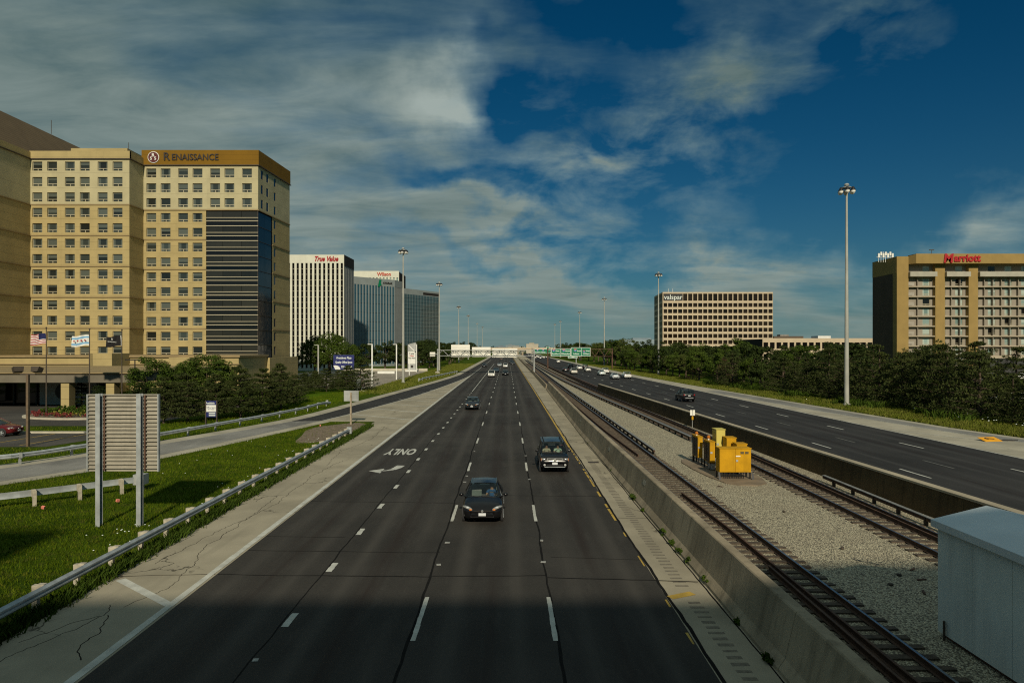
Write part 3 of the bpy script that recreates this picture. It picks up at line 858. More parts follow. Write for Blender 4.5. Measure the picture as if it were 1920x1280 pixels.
def third_rail(t, line_, dx, y0, y1):
    n = max(2, int((y1 - y0) / 6))
    path = [(interp(line_, y0 + (y1 - y0) * q / n) + dx, y0 + (y1 - y0) * q / n, .24) for q in range(n + 1)]
    g = MB().sweep([(-.05, .17), (.05, .17), (.05, .30), (-.05, .30)], path).build('contact_rail', MT['rail_web'], t)
    MB().sweep([(-.09, .325), (.09, .325), (.09, .36), (-.09, .36)], path).build('cover_board', MT['third'], g)
    sm = MB().box(-.07, .07, -.06, .06, -.06, .325).mesh('rail_support', MT['black'])
    y = y0 + .4
    while y < min(y1, 130):
        place('rail_support', sm, t, (interp(line_, y) + dx, y, .24)); y += 2.0
    sm = MB()
    while y < y1:
        sm.box(interp(line_, y) + dx - .07, interp(line_, y) + dx + .07, y - .06, y + .06, .2, .56); y += 2.5
    if sm.v: sm.build('far_support', MT['black'], t)['kind'] = 'stuff'
def track(name, label, line_, y_near, extra):
    t = thing(name, label, 'rail track', (interp(line_, y_near), y_near, ZB))
    for dx in (-.7525, .7525): rail(t, line_, dx, y_near, 420)
    y = y_near; i = 0
    while i < 150:
        place('tie', ties[i % 5], t, (interp(line_, y) + random.uniform(-.05, .05), y, ZB), (0, 0, random.uniform(-.02, .02))); i += 1
        y += .56
    far = MB()
    while y < 320:
        c = interp(line_, y); far.box(c - 1.3, c + 1.3, y - .11, y + .11, .1, .245); y += .56
    far.build('far_tie', MT['tie'], t)['kind'] = 'stuff'
    extra(t)
    return t
T1 = [(-30, 8.9), (130, 8.95), (200, 9.3), (420, 9.4)]
T2 = [(-30, 15.9), (48, 15.9), (75, 15.35), (100, 14.5), (150, 13.4), (220, 12.9), (420, 12.9)]
def ex1(t):
    rail(t, [(0, 8.86), (28, 8.86), (34, 8.69)], 0, 8, 34, 'guard_rail', .24, False)
    rail(t, [(0, 8.55), (18, 8.55), (22.6, 8.66)], 0, 8, 22.6, 'guard_rail', .24, False)
    rail(t, [(46, 8.83), (60, 8.5), (420, 8.6)], 0, 46, 300, 'guard_rail', .24, False)
    third_rail(t, [(0, 10.1), (130, 10.2), (200, 10.5), (420, 10.6)], 0, 47, 400)
def ex2(t):
    rail(t, T2, .42, 8, 160, 'guard_rail', .24, False)
    third_rail(t, T2, 1.52, 8, 37.6)
    third_rail(t, T2, -1.3, 54, 400)
trk1 = track('rail_track', 'near rail track with paired guard rails right behind the tall median barrier', T1, 9.0, ex1)
trk2 = track('rail_track', 'farther rail track beside the stained shade-dark barrier behind the yellow cabinets', T2, 12.0, ex2)
# scraps on the ballast
db = [MB().box(-.16, .16, -.03, .03, 0, .03).mesh('scrap_bar', MT['rust']), MB().ball((0, 0, .03), .09, .07, .05, 7, 4).mesh('scrap_lump', MT['bronze'])]
for i, (px, py) in enumerate([(1622, 1053), (1579, 1029), (1711, 1068), (1686, 1079), (1728, 1087), (1670, 1097), (1732, 1111), (1470, 960), (1350, 912)]):
    x, y = G(px, py, ZB)
    if i == 0:
        o = seam([(x - .3, y + .35), (x - .05, y + .05), (x + .12, y - .05), (x + .35, y - .3)], .045, None, ZB + .03, .03, .1, 'scrap_cable', MT['black'])
        props(o, 'short bent black cable scrap lying on the ballast in the shade edge', 'scrap')
    else:
        o = place(('scrap_bar', 'scrap_lump')[i % 2], db[i % 2], None, (x, y, ZB + .01), (0, 0, random.uniform(0, 3)))
        props(o, (None, 'dark lump on the sunlit ballast beyond the shade edge', 'rusty bar nearest the shade edge on the ballast', 'dark lump on the shaded ballast just past the rusty bar', 'rusty bar on the shaded ballast close to the shed wall', 'dark lump in the middle of the shaded ballast', 'rusty bar nearest the shed on the shaded ballast',
                  'dark lump on the open ballast between the two tracks', 'rusty bar on the ballast just below the cabinet pad')[i], 'scrap', 'scraps on the ballast')

# ------------------------------------------------------------------ guard rails
WB = [(0, 0), (.025, .03), (.08, .07), (.08, .11), (.02, .145), (.02, .165), (.08, .20), (.08, .24), (.025, .28), (0, .31), (-.006, .31), (.012, .2), (.012, .1), (-.006, 0)]
def guardrail(label, pts, side, wood=True, post_step=1.9, ends=(0, 0), h=.43):
    P = [np.array(p, float) for p in pts]
    d = [0]
    for i in range(len(P) - 1): d.append(d[-1] + np.linalg.norm(P[i + 1] - P[i]))
    at = lambda s: np.array([np.interp(s, d, [p[0] for p in P]), np.interp(s, d, [p[1] for p in P])])
    L = d[-1]
    t = thing('guard_rail', label, 'guard rail', (P[0][0], P[0][1], 0))
    s = 0; n = 0
    prof = [(u * side, w) for u, w in WB]
    while s < L - .05:
        e = min(L, s + 3.81)
        pth = []
        for q in range(3):
            a = at(s + (e - s) * q / 2); dip = 0
            if ends[0] and s + (e - s) * q / 2 < 4: dip = (1 - (s + (e - s) * q / 2) / 4) * ends[0]
            if ends[1] and L - (s + (e - s) * q / 2) < 4: dip = (1 - (L - (s + (e - s) * q / 2)) / 4) * ends[1]
            pth.append((a[0], a[1], h - dip))
        MB().sweep(prof, pth).build('rail_beam', MT['galv'], t, 40)
        s = e
    s = .6
    while s < L:
        a = at(s); b = at(min(L, s + .1)); dd = (b - a) / max(1e-6, np.linalg.norm(b - a)); r = np.array([dd[1], -dd[0]]) * side
        blk = MB().obox((a[0] - r[0] * .012, a[1] - r[1] * .012), dd, -r, -.08, .08, 0, .2, h - .02, h + .33)
        pst = MB().obox((a[0] - r[0] * .215, a[1] - r[1] * .215), dd, -r, -.075, .075, 0, .15 if wood else .1, -.3, h + .30)
        p_ = pst.build('rail_post', MT['galv_dull'] if not wood else MT['rail_post'], t)
        blk.build('spacer_block', MT['rail_post'] if wood else MT['galv_dull'], p_)
        s += post_step
    return t
MT['rail_post'] = mat('bleached_wood_post', (.40, .36, .28), .9, .2, 5, bump=.3)
gr1 = guardrail('long galvanised guard rail with wooden posts along the near edge of the grass', [(-13.35, 4), (-13.4, 30), (-13.45, 58)], 1)
MB().box(-13.62, -13.22, 57.95, 58.1, .3, .86).build('end_plate', MT['galv'], gr1)
gr2 = guardrail('short guard rail with a blunt end beside the two-post sign in the grass', [(-42, 19.5), (-33.5, 25.2), (-23.8, 32.2), (-19.7, 36.3)], -1)
e = MB().box(-19.85, -19.3, 36.2, 36.75, .32, .86); e.box(-19.7, -19.45, 36.3, 36.6, -.2, .35); e.build('end_terminal', MT['galv_dull'], gr2)
guardrail('curving guard rail on the hotel side of the exit ramp', [(-60, 24.5), (-45, 33.2), (-36, 40.5), (-31.6, 44.5), (-28.2, 55), (-24.9, 70.5), (-23.6, 79), (-23.3, 90)], 1, False, 3.8, (0, .25))
guardrail('low guard rail at the far lamp mast beside the exit ramp', [G(786, 712, .4), G(818, 705.5, .4), G(858, 697, .4)], 1, False, 3.8, (.3, .1))
# ------------------------------------------------------------------ buildings
def wall_mat(name, base, pitch, z0=0.0, var=.08, line=.45, vpitch=0, streak=.12):
    """cladding: fine horizontal joints every pitch metres"""
    m, t, p = nmat(name)
    pos = tpos(t)
    c = tmix(t, tstep(t, tnoise(t, pos, .35, 5), .3, .7), mul(base, 1 - var), mul(base, 1 + var))
    s = tnoise(t, tpos(t, (1.6, 1.6, .10)), 1.0, 4)
    c = tmix(t, tmath(t, 'MULTIPLY', tstep(t, s, .5, .75), streak), c, mul(base, .5))
    if pitch:
        sx = nd(t, 'ShaderNodeSeparateXYZ'); t.links.new(pos, sx.inputs[0])
        f = tmath(t, 'FRACT', tmath(t, 'DIVIDE', tmath(t, 'SUBTRACT', sx.outputs[2], z0), pitch))
        g = tmath(t, 'LESS_THAN', f, .055 / pitch)
        c = tmix(t, tmath(t, 'MULTIPLY', g, line), c, mul(base, .2))
    t.links.new(c, p.inputs['Base Color'])
    p.inputs['Roughness'].default_value = .85; p.inputs['Specular IOR Level'].default_value = .25
    return m
MT['h_tan'] = wall_mat('tan_cast_stone', (.385, .305, .142), 1.455, 41.85 - 1.25)
MT['h_cream'] = wall_mat('cream_cast_stone', (.43, .385, .235), 2.91, 41.85 - 1.25)
MT['h_gold'] = wall_mat('gold_roof_band', (.185, .098, .008), .97, 43.4, line=.3)
MT['h_trim'] = mat('tan_cornice', (.27, .20, .10), .85, .1, .5)
MT['core'] = mat('dark_room', (.012, .011, .010), .95, .2, .5)
MT['mull'] = mat('pale_mullion', (.42, .38, .27), .5, .05, .5)
MT['seam_metal'] = wall_mat('seamed_metal_roof', (.115, .082, .045), .62, 0, .08, .75)
MT['w_white'] = wall_mat('white_stone_fins', (.60, .60, .50), 0, 0, .05, 0)
MT['g_conc'] = wall_mat('grey_stone_fins', (.21, .24, .24), 0, 0, .06, 0)
MT['g_conc2'] = wall_mat('shaded_stone_panels', (.25, .26, .25), 3.66, 0, .06, .35)
MT['v_beige'] = wall_mat('beige_precast_grid', (.50, .41, .29), 0, 0, .06, 0)
MT['m_tan'] = wall_mat('tan_brick', (.30, .205, .072), .32, 0, .07, .12)
MT['m_brown'] = wall_mat('dark_brown_brick', (.075, .055, .040), .6, 0, .12, .3)
MT['m_grey'] = wall_mat('greybrown_render', (.27, .238, .192), 0, 0, .07, 0)
MT['m_slab'] = mat('balcony_slab', (.40, .34, .25), .85, .1, .5)

class Fac:
    def __init__(s, p0, p1):
        s.p0 = Vector((p0[0], p0[1], 0)); d = Vector((p1[0] - p0[0], p1[1] - p0[1], 0))
        s.L = d.length; s.u = d / s.L; s.n = Vector((s.u.y, -s.u.x, 0)); s.rz = math.atan2(s.u.y, s.u.x)
    def P(s, a, z, d=0):
        p = s.p0 + s.u * a - s.n * d
        return (p.x, p.y, z)
    def box(s, mb, a0, a1, d0, d1, z0, z1):
        """d runs inward; negative is proud of the face"""
        return mb.obox((s.p0.x, s.p0.y), (s.u.x, s.u.y), (-s.n.x, -s.n.y), a0, a1, d0, d1, z0, z1)
    def wall(s, mb, a0, a1, z0, z1, cols, rows, depth, skip=None):
        """face with real openings and reveals; returns the openings"""
        ops = []
        zb = [z0]
        rs = sorted(rows)
        for ra, rb in rs: zb += [ra, rb]
        zb.append(z1)
        for k in range(0, len(zb), 2):
            if zb[k + 1] - zb[k] > 1e-4:
                mb.quad(s.P(a0, zb[k]), s.P(a1, zb[k]), s.P(a1, zb[k + 1]), s.P(a0, zb[k + 1]))
        for j, (ra, rb) in enumerate(rs):
            x = a0
            for i, (ca, cb) in enumerate(cols):
                if skip and skip(i, j): continue
                if ca - x > 1e-4: mb.quad(s.P(x, ra), s.P(ca, ra), s.P(ca, rb), s.P(x, rb))
                D = depth
                mb.quad(s.P(ca, ra), s.P(cb, ra), s.P(cb, ra, D), s.P(ca, ra, D))
                mb.quad(s.P(ca, rb, D), s.P(cb, rb, D), s.P(cb, rb), s.P(ca, rb))
                mb.quad(s.P(ca, ra), s.P(ca, ra, D), s.P(ca, rb, D), s.P(ca, rb))
                mb.quad(s.P(cb, ra, D), s.P(cb, ra), s.P(cb, rb), s.P(cb, rb, D))
                ops.append((i, j, ca, cb, ra, rb)); x = cb
            if a1 - x > 1e-4: mb.quad(s.P(x, ra), s.P(a1, ra), s.P(a1, rb), s.P(x, rb))
        return ops
WIN = {}
def window_meshes(w, h, transom, mull, fm, gm_, fr=.07):
    key = (round(w, 3), round(h, 3), transom, mull, fm.name, gm_.name)
    if key not in WIN:
        f = MB()
        f.box(-w / 2, w / 2, 0, .06, 0, fr).box(-w / 2, w / 2, 0, .06, h - fr, h).box(-w / 2, -w / 2 + fr, 0, .06, fr, h - fr).box(w / 2 - fr, w / 2, 0, .06, fr, h - fr)
        if transom:
            f.box(-w / 2 + fr, w / 2 - fr, 0, .05, h * transom - .05, h * transom + .05)
            if mull: f.box(-.05, .05, 0, .05, fr, h * transom - .05)
        elif mull: f.box(-.04, .04, 0, .05, fr, h - fr)
        g = MB().quad((-w / 2 + .01, .035, .01), (w / 2 - .01, .035, .01), (w / 2 - .01, .035, h - .01), (-w / 2 + .01, .035, h - .01))
        WIN[key] = (f.mesh('window', fm), g.mesh('pane', gm_))
    return WIN[key]
def add_window(root, F, ca, cb, ra, rb, depth, fm, gm_, transom=0, mull=False, fr=.07):
    fme, gme = window_meshes(cb - ca, rb - ra, transom, mull, fm, gm_, fr)
    w = place('window', fme, root, F.P((ca + cb) / 2, ra, depth - .07), (0, 0, F.rz))
    place('pane', gme, w, (0, 0, 0), world=False)
    return w
def letters(root, F, body, size, m, a, z, proud=.12, name='sign_lettering', **kw):
    return place(name, text_mesh(body, size, m, extrude=.05, **kw), root, F.P(a, z, -proud), (0, 0, F.rz))

# ---- the tan hotel
hotel = thing('hotel', 'tall tan hotel tower with a gold roof band and dark lettering', 'hotel', (-60, 134, 0))
ZC = [41.85 - 2.91 * k for k in range(13)]
ROWS = [(z - .86, z + .86) for z in ZC]
ZS, ZT = 34.6, 43.4
H = lambda px, y: (px - VPX) * y / FPX
FR = Fac((-71.5, 134), (-48.9, 134)); FRS = Fac((-48.9, 134), (-47.9, 150.3))
FL = Fac((-90.1, 129), (-71.4, 129)); FLS = Fac((-71.4, 129), (-71.4, 134))
FX = Fac((-90.1, 110), (-90.1, 129)); FXF = Fac((-122, 110), (-90.1, 110))
cR = [(H(p, 134) + 71.5 - .96, H(p, 134) + 71.5 + .96) for p in (283.7, 310.5, 343.2, 370.3, 403.3, 430.1, 463)]
cL = [(H(p, 129) + 90.1 - .93, H(p, 129) + 90.1 + .93) for p in (70, 97.7, 130.9, 158.9, 192.4, 220.4)]
cS = [(1.3, 2.3), (3.9, 4.9), (7.7, 8.7)]
rU = [r for r in ROWS if r[0] > ZS]; rD = [r for r in ROWS if r[1] < ZS]
ops, opsS, opsD = [], [], []
for F, a0, a1, cu, cl_, dep in ((FR, 0, 12.4, cR, cR[:4], .32), (FL, 0, FL.L, cL, cL, .32), (FLS, 0, FLS.L, [], [], .3), (FX, 0, FX.L, [(9.0, 10.6)], [(9.0, 10.6)], .32), (FXF, 0, FXF.L, [], [], .3), (FRS, 6.8, FRS.L, cS, [cS[2]], .1)):
    o1 = F.wall(up := MB(), 0, F.L, ZS, ZT, cu, rU if cu else [], dep); up.build('upper_wall', MT['h_cream'], hotel)
    o2 = F.wall(low := MB(), a0, a1, 0 if F is FXF else 4.9, ZS, cl_, rD if cl_ else [], dep); low.build('lower_wall', MT['h_tan'], hotel)
    if F is FRS: opsS, opsD = o1, o2
    else: ops += [(F, o) for o in o1 + o2]
for F, (i, j, a, b, c, d) in ops: add_window(hotel, F, a, b, c, d, .3, MT['mull'], MT['hotel_glass'], .27, True, .05)
for (i, j, a, b, c, d) in opsS + opsD: add_window(hotel, FRS, a, b, c, d, .09, MT['bronze'], MT['navy_glass'], 0, False, .05)
# roof bands, cornices
for F, z0, z1, pr in ((FR, ZT, 46.3, .18), (FRS, ZT, 46.3, .18), (FL, ZT - .1, 44.7, .12), (FLS, ZT - .1, 44.7, .12), (FX, ZT - .1, 44.5, .12)):
    F.box(MB(), 0, 0, 0, 0, 0, 0)
    F.box(mb := MB(), -(pr if F in (FR, FL) else 0), F.L + (pr if F in (FR, FL) else 0), -pr, .4, z0, z1)
    mb.build('roof_band', MT['h_gold'] if F in (FR, FRS) else MT['h_tan'], hotel)
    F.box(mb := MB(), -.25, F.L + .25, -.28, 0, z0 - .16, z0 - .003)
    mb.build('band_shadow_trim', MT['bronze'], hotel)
    for kk in (2.5, 4.5, 6.5, 8.5, 10.5):
        z = 41.85 - 2.91 * kk
        a1 = 12.35 if F is FR and kk > 2.5 else F.L + (.12 if F in (FL,) else 0)
        a0 = 7.0 if F is FRS and kk > 2.5 else 0
        F.box(mb := MB(), a0, a1, -.14, -.003, z - .09, z + .09)
        mb.build('cornice', MT['h_trim'], hotel)
# glass corner
cw = 22.6
zb0 = 34.3
gp = {}
def band(F, a0, a1, z0, z1, m, name, d=.12):
    return mbq(F, a0, a1, z0, z1, d).build(name, m, hotel)
def mbq(F, a0, a1, z0, z1, d):
    return MB().quad(F.P(a0, z0, d), F.P(a1, z0, d), F.P(a1, z1, d), F.P(a0, z1, d))
for fl in range(10):
    z = zb0 - 2.91 * fl
    for a0, a1 in ((12.45, 15.6), (15.66, 19.3), (19.36, 22.5)):
        band(FR, a0, a1, z - 1.16, z, MT['band_glass'], 'glass_band')
    band(FR, 12.45, 22.5, z - 1.82, z - 1.26, MT['band_glass'], 'low_glass_band')
    band(FR, 12.45, 22.5, z - 2.76, z - 1.94, MT['black_glass'], 'spandrel', .08)
    for q, hh in ((1.16, .1), (1.82, .12), (2.76, .13)):
        FR.box(mb := MB(), 12.4, 22.6, -.03, .1, z - q - hh, z - q); mb.build('mullion', MT['mull'], hotel)
    for a in (0.02, 3.42):
        FRS.box(mb := MB(), 0, 0, 0, 0, 0, 0)
        band(FRS, a, a + 3.36, z - 2.82, z - .05, MT['navy_glass'], 'glass_panel', .1)
    FRS.box(mb := MB(), 0, 6.8, .02, .1, z - 2.91, z - 2.83); mb.build('mullion', MT['bronze'], hotel)
FR.box(mb := MB(), 22.5, 22.6, 0, .1, 4.9, ZS); mb.build('corner_post', MT['bronze'], hotel)
# bodies behind the faces
core = MB()
core.prism([(-71, 134.45), (-49.4, 134.45), (-48.45, 150.2), (-71, 150.2)], 0, 45.6)
core.prism([(-89.6, 129.45), (-71.8, 129.45), (-71.8, 150), (-89.6, 150)], 0, 44.2)
core.prism([(-122, 110.4), (-90.55, 110.4), (-90.55, 150), (-122, 150)], 0, 44.0)
core.build('inner_wall', MT['core'], hotel)
MB().prism([(-71.4, 134.05), (-48.9, 134.05), (-47.9, 150.3), (-71.4, 150.3)], 45.7, 45.9).build('roof', MT['roof_grey'], hotel)
ph = MB().box(-85, -74, 133, 146, 44.2, 46.4); ph.build('penthouse', MT['h_tan'], hotel)
# seamed metal atrium roof
at_ = MB()
at_.add([(-100, 122, 54.3), (-100, 160, 54.3), (-90.2, 160, 44.0), (-90.2, 122, 44.0), (-122, 122, 54.3), (-122, 160, 54.3), (-122, 122, 44), (-122, 160, 44)],
        [(3, 2, 1, 0), (0, 1, 5, 4), (0, 4, 6, 3), (1, 2, 7, 5)])
at_.build('atrium_roof', MT['seam_metal'], hotel)
MB().tube((-99.5, 149, 54.2), (-99.5, 149, 57.2), .06).build('antenna', MT['bronze'], hotel)
an = MB().tube((-73.2, 132, 44.6), (-73.2, 132, 47.2), .05); an.tube((-74, 132, 45.6), (-72, 132, 45.2), .04); an.build('antenna', MT['bronze'], hotel)
# name and round emblem on the roof band
letters(hotel, FR, 'R', 2.15, MT['dark_letters'], 4.75, 44.92, .3, bold=.03)
letters(hotel, FR, 'ENAISSANCE', 1.72, MT['dark_letters'], 10.35, 44.82, .3, bold=.02, sx=.93)
emb = MB().lathe(FR.P(2.2, 44.85, -.2), [(1.12, .0), (1.12, -.1)], 24, 'y').build('emblem', MT['white'], hotel)
MB().lathe(FR.P(2.2, 44.85, -.31), [(1.0, .0), (1.0, -.05)], 24, 'y').build('emblem_field', mat('maroon_field', (.09, .012, .012), .5, .1, 1), emb)
for tx, dx, dz, s_ in (('R', 0, .36, .95), ('S', -.42, -.28, .85), ('S', .42, -.28, .85)):
    place('emblem_letter', text_mesh(tx, s_, MT['white'], .03, bold=.02), emb, FR.P(2.2 + dx, 44.85 + dz, -.4))
# podium, strip windows and entrance canopy
pod = MB()
pod.box(-122, -47.2, 120, 134.4, 0, 5.9)
pod.build('podium', MT['h_tan'], hotel)
MB().box(-122.2, -47.0, 119.8, 120, 4.6, 4.8).build('podium_band', MT['h_trim'], hotel)
MB().box(-122.2, -46.9, 119.7, 134.3, 5.9, 6.25).build('podium_coping', MT['h_trim'], hotel)
MB().box(-47.2, -46.6, 134, 152, 0, 5.6).build('podium_side', MT['h_tan'], hotel)
for x0, x1 in ((-92, -86.2), (-75.6, -72.9), (-68.5, -66), (-64, -61)):
    a = MB().quad((x0, 119.9, 2.7), (x1, 119.9, 2.7), (x1, 119.9, 4.1), (x0, 119.9, 4.1)).build('strip_window', MT['black_glass'], hotel)
    for q in np.linspace(x0, x1, 4): MB().box(q - .06, q + .06, 119.82, 119.88, 2.7, 4.1).build('window_bar', MT['bronze'], a)
bay = MB().prism([(-73.5, 119.9), (-69.5, 114.5), (-66.3, 114.5), (-66.3, 119.9)], 0, 6.6).build('bay', MT['h_tan'], hotel)
bay = MB().prism([(-57.5, 133.9), (-57.5, 116), (-54, 116), (-54, 133.9)], 0, 5.9).build('bay', MT['h_tan'], hotel)
MB().box(-95, -45.6, 83, 112, 3.35, 4.45).build('entrance_canopy', mat('canopy_fascia', (.15, .13, .095), .8, .1, .6), hotel)
MB().box(-95.2, -45.4, 82.7, 112.2, 4.45, 4.6).build('canopy_coping', MT['h_trim'], hotel)
for x in (-53.9, -45.0 - 3.4, -72):
    MB().box(x - .5, x + .5, 83.2, 84.4, 0, 3.35).build('canopy_column', MT['h_tan'], hotel)
MB().box(-62.3, -53, 91, 92, 0, 3.35).build('entrance_wall', mat('pale_entrance_wall', (.42, .40, .34), .8, .06, .8), hotel)
MB().box(-95, -62.4, 91.5, 92, 0, 3.35).build('entrance_glazing', MT['black_glass'], hotel)
for x in (-66, -63.0, -69.5, -73): MB().box(x - .08, x + .08, 91.3, 91.48, 0, 3.35).build('door_post', MT['bronze'], hotel)
MB().lathe((-59.2, 90.95, 1.75), [(1.0, 0), (1.0, -.08)], 20, 'y').build('wall_emblem', MT['dark_letters'], hotel)

# ---- office towers with vertical fins
def fin_tower(root, F, n, z0, zt, zhead, fin_m, glass_m, back, wf=.5, rows=None, depth=.45, name='window_strip', bars=None):
    """n glass strips between stone fins"""
    w = F.L / n
    wall = MB()
    cols = [(w * i + w * wf / 2, w * (i + 1) - w * wf / 2) for i in range(n)]
    F.wall(wall, 0, F.L, z0, zt, cols, [(z0 + .9, zhead)], depth)
    wall.build('fins', fin_m, root)
    for a, b in cols:
        s_ = MB().quad(F.P(a, z0 + .9, depth - .05), F.P(b, z0 + .9, depth - .05), F.P(b, zhead, depth - .05), F.P(a, zhead, depth - .05)).build(name, glass_m, root)
        if rows:
            m_ = MB(); z = zhead - rows
            while z > z0 + 1:
                F.box(m_, a, b, depth - .14, depth - .06, z - .04, z + .04); z -= rows
            m_.build('transom', bars or MT['mull'], s_)
tv = thing('office_tower', 'white office tower with red script lettering right behind the hotel', 'office tower', (-60, 223, 0))
F = Fac((-85, 223), (-53.3, 223)); FS = Fac((-53.3, 223), (-53.0, 236))
fin_tower(tv, F, 22, 0, 37.9, 35.2, MT['w_white'], MT['black_glass'], None, .5, 1.83)
sd = MB(); FS.wall(sd, 0, FS.L, 0, 34.4, [(FS.L * (i + .3) / 6, FS.L * (i + .6) / 6) for i in range(6)], [(1, 34)], .25); sd.build('side_wall', MT['g_conc2'], tv)
for i in range(6):
    a, b = FS.L * (i + .3) / 6, FS.L * (i + .6) / 6
    MB().quad(FS.P(a, 1, .2), FS.P(b, 1, .2), FS.P(b, 34, .2), FS.P(a, 34, .2)).build('side_strip', MT['g_conc'], tv)
FS.box(mb := MB(), .03, FS.L, -.06, .3, 34.4, 37.9); mb.build('side_band', MT['core'], tv)
MB().box(-84.9, -53.75, 223.5, 236, 0, 37.4).build('inner_wall', MT['core'], tv)
letters(tv, F, 'True Value', 2.25, MT['red_letters'], F.L - 5.9, 36.5, .15, shear=.35, bold=.07, sx=.78)

t2 = thing('office_tower', 'grey blue office tower with vertical fins and a green mark on its top', 'office tower', (-53, 276, 0))
F = Fac((-66, 261.5), (-46.5, 282)); FS = Fac((-46.5, 282), (-44.6, 289))
fin_tower(t2, F, 20, 0, 35.5, 32.6, MT['g_conc'], MT['blue_glass'], None, .38, 3.66, .16, bars=MT['navy_glass'])
FS.box(mb := MB(), 0.02, FS.L, 0, .4, 0, 32.6); mb.build('side_wall', MT['g_conc2'], t2)
FS.box(mb := MB(), 0.02, FS.L, -.06, .4, 32.6, 35.5); mb.build('side_band', MT['g_conc'], t2)
MB().prism([(-65.5, 262.8), (-46.9, 282.5), (-45, 289), (-66, 289)], 0, 35.2).build('inner_wall', MT['core'], t2)
gl = MB()
a = F.L - 8.6
gl.add([F.P(a, 32.2, -.2), F.P(a + 1.0, 32.2, -.2), F.P(a + 1.9, 35.1, -.2), F.P(a + .8, 35.1, -.2)], [(0, 1, 2, 3)])
gl.add([F.P(a + 1.1, 32.6, -.2), F.P(a + 2.0, 32.9, -.2), F.P(a + 1.5, 33.9, -.2)], [(0, 1, 2)])
gl.build('green_mark', mat('green_logo_sheet', (.0, .16, .07), .5, .05, 1), t2)
letters(t2, F, 'AYARAK', 1.15, MT['dark_letters'], F.L - 3.6, 33.9, .15, sx=1.05, bold=.03)

t3 = thing('office_tower', 'white office tower with red lettering seen above the grey blue tower', 'office tower', (-70, 330, 0))
F = Fac((-95, 330), (-52.3, 330))
fin_tower(t3, F, 26, 0, 44.6, 41.4, MT['w_white'], MT['curtain_glass'], None, .5, 3.66)
MB().box(-94.8, -52.4, 330.5, 352, 0, 44.3).build('inner_wall', MT['core'], t3)
letters(t3, F, 'Wilson', 2.3, mat('orange_red_letters', (.45, .04, .01), .45, .05, 1), F.L - 7.2, 43.0, .2, bold=.06)

t4 = thing('office_block', 'dark grey green glass office block beside the second lamp mast', 'office block', (-44, 348, 0))
F = Fac((-58, 326), (-35.8, 362))
fin_tower(t4, F, 34, 0, 36.9, 34.2, MT['g_conc'], MT['teal_glass'], None, .14, 1.83, .07, bars=MT['navy_glass'])
MB().prism([(-57.6, 327.2), (-36.2, 362), (-40, 385), (-58, 385)], 0, 36.6).build('inner_wall', MT['core'], t4)
MB().quad(F.P(F.L - 14, 34.6, -.06), F.P(F.L - .5, 34.6, -.06), F.P(F.L - .5, 35.9, -.06), F.P(F.L - 14, 35.9, -.06)).build('dark_sign', MT['dark_letters'], t4)

# ---- beige grid office block on the right
v5 = thing('office_block', 'wide beige office block with a grid of dark windows above the trees', 'office block', (130, 423, 0))
F = Fac((96.3, 423), (164.7, 423)); FS = Fac((99.1, 460), (96.3, 423))
n = 22; w = F.L / n; fh = 3.82; ztop = 42.0
cols = [(w * i + .28, w * (i + 1) - .28) for i in range(n)]
rows = [(ztop - 1.0 - 4.4, ztop - 1.0)] + [(ztop - 5.45 - fh * k, ztop - 3.0 - fh * k) for k in range(1, 9)]
wl_ = MB(); op = F.wall(wl_, 0, F.L, 0, ztop, cols, rows, .7); wl_.build('grid_wall', MT['v_beige'], v5)
for (i, j, a, b, c, d) in op: add_window(v5, F, a, b, c, d, .6, MT['bronze'], MT['brown_glass'], 0, False, .06)
ns = 10; w = FS.L / ns
cols = [(w * i + .3, w * (i + 1) - .3) for i in range(ns)]
wl_ = MB(); op = FS.wall(wl_, 0, FS.L, 0, ztop, cols, rows, .7); wl_.build('side_wall', MT['v_beige'], v5)
for (i, j, a, b, c, d) in op: add_window(v5, FS, a, b, c, d, .6, MT['bronze'], MT['teal_glass'], 0, False, .06)
MB().prism([(97.2, 423.9), (164.6, 423.9), (164.6, 460), (100, 460)], 0, 41.5).build('inner_wall', MT['core'], v5)
FS.box(mb := MB(), FS.L - .4, FS.L, 0, .4, 0, 41.9)
F.box(mb := MB(), .6, 12.4, -.15, -.02, rows[0][0] + .1, ztop - 1.05); mb.build('sign_panel', MT['black'], v5)
letters(v5, F, 'valspar', 4.3, MT['sign_white'], 6.5, ztop - 3.3, .25, sx=.95)
for x in (100.5, 103): MB().tube((x, 425, 42), (x, 425, 44.2), .12).build('antenna', MT['white'], v5)

# ---- low office building behind
lo = thing('low_office', 'low two storey beige office building between the grid block and the tan hotel', 'building', (120, 262, 0))
F = Fac((98, 262), (148, 262)); n = 20; w = F.L / n
wl_ = MB(); op = F.wall(wl_, 0, F.L, 0, 11.2, [(w * i + .35, w * (i + 1) - .35) for i in range(n)], [(7.2, 9.6), (2.6, 5.2)], .5); wl_.build('front_wall', MT['v_beige'], lo)
for (i, j, a, b, c, d) in op: add_window(lo, F, a, b, c, d, .42, MT['bronze'], MT['black_glass'], 0, False, .05)
MB().box(98.2, 147.8, 262.6, 285, 0, 10.9).build('inner_wall', MT['core'], lo)
MB().box(122, 127, 268, 274, 11, 12.2).build('roof_unit', MT['white'], lo)
g_ = thing('garage', 'low grey flat roofed garage behind the pines', 'building', (128, 215, 0))
MB().box(113, 140, 210, 224, 0, 5.6).build('wall', MT['m_grey'], g_); MB().box(112.6, 140.4, 209.6, 224.4, 5.6, 6.4).build('roof', MT['v_beige'], g_)
MB().quad((114, 209.95, 1), (139, 209.95, 1), (139, 209.95, 3.6), (114, 209.95, 3.6)).build('opening', MT['black_glass'], g_)
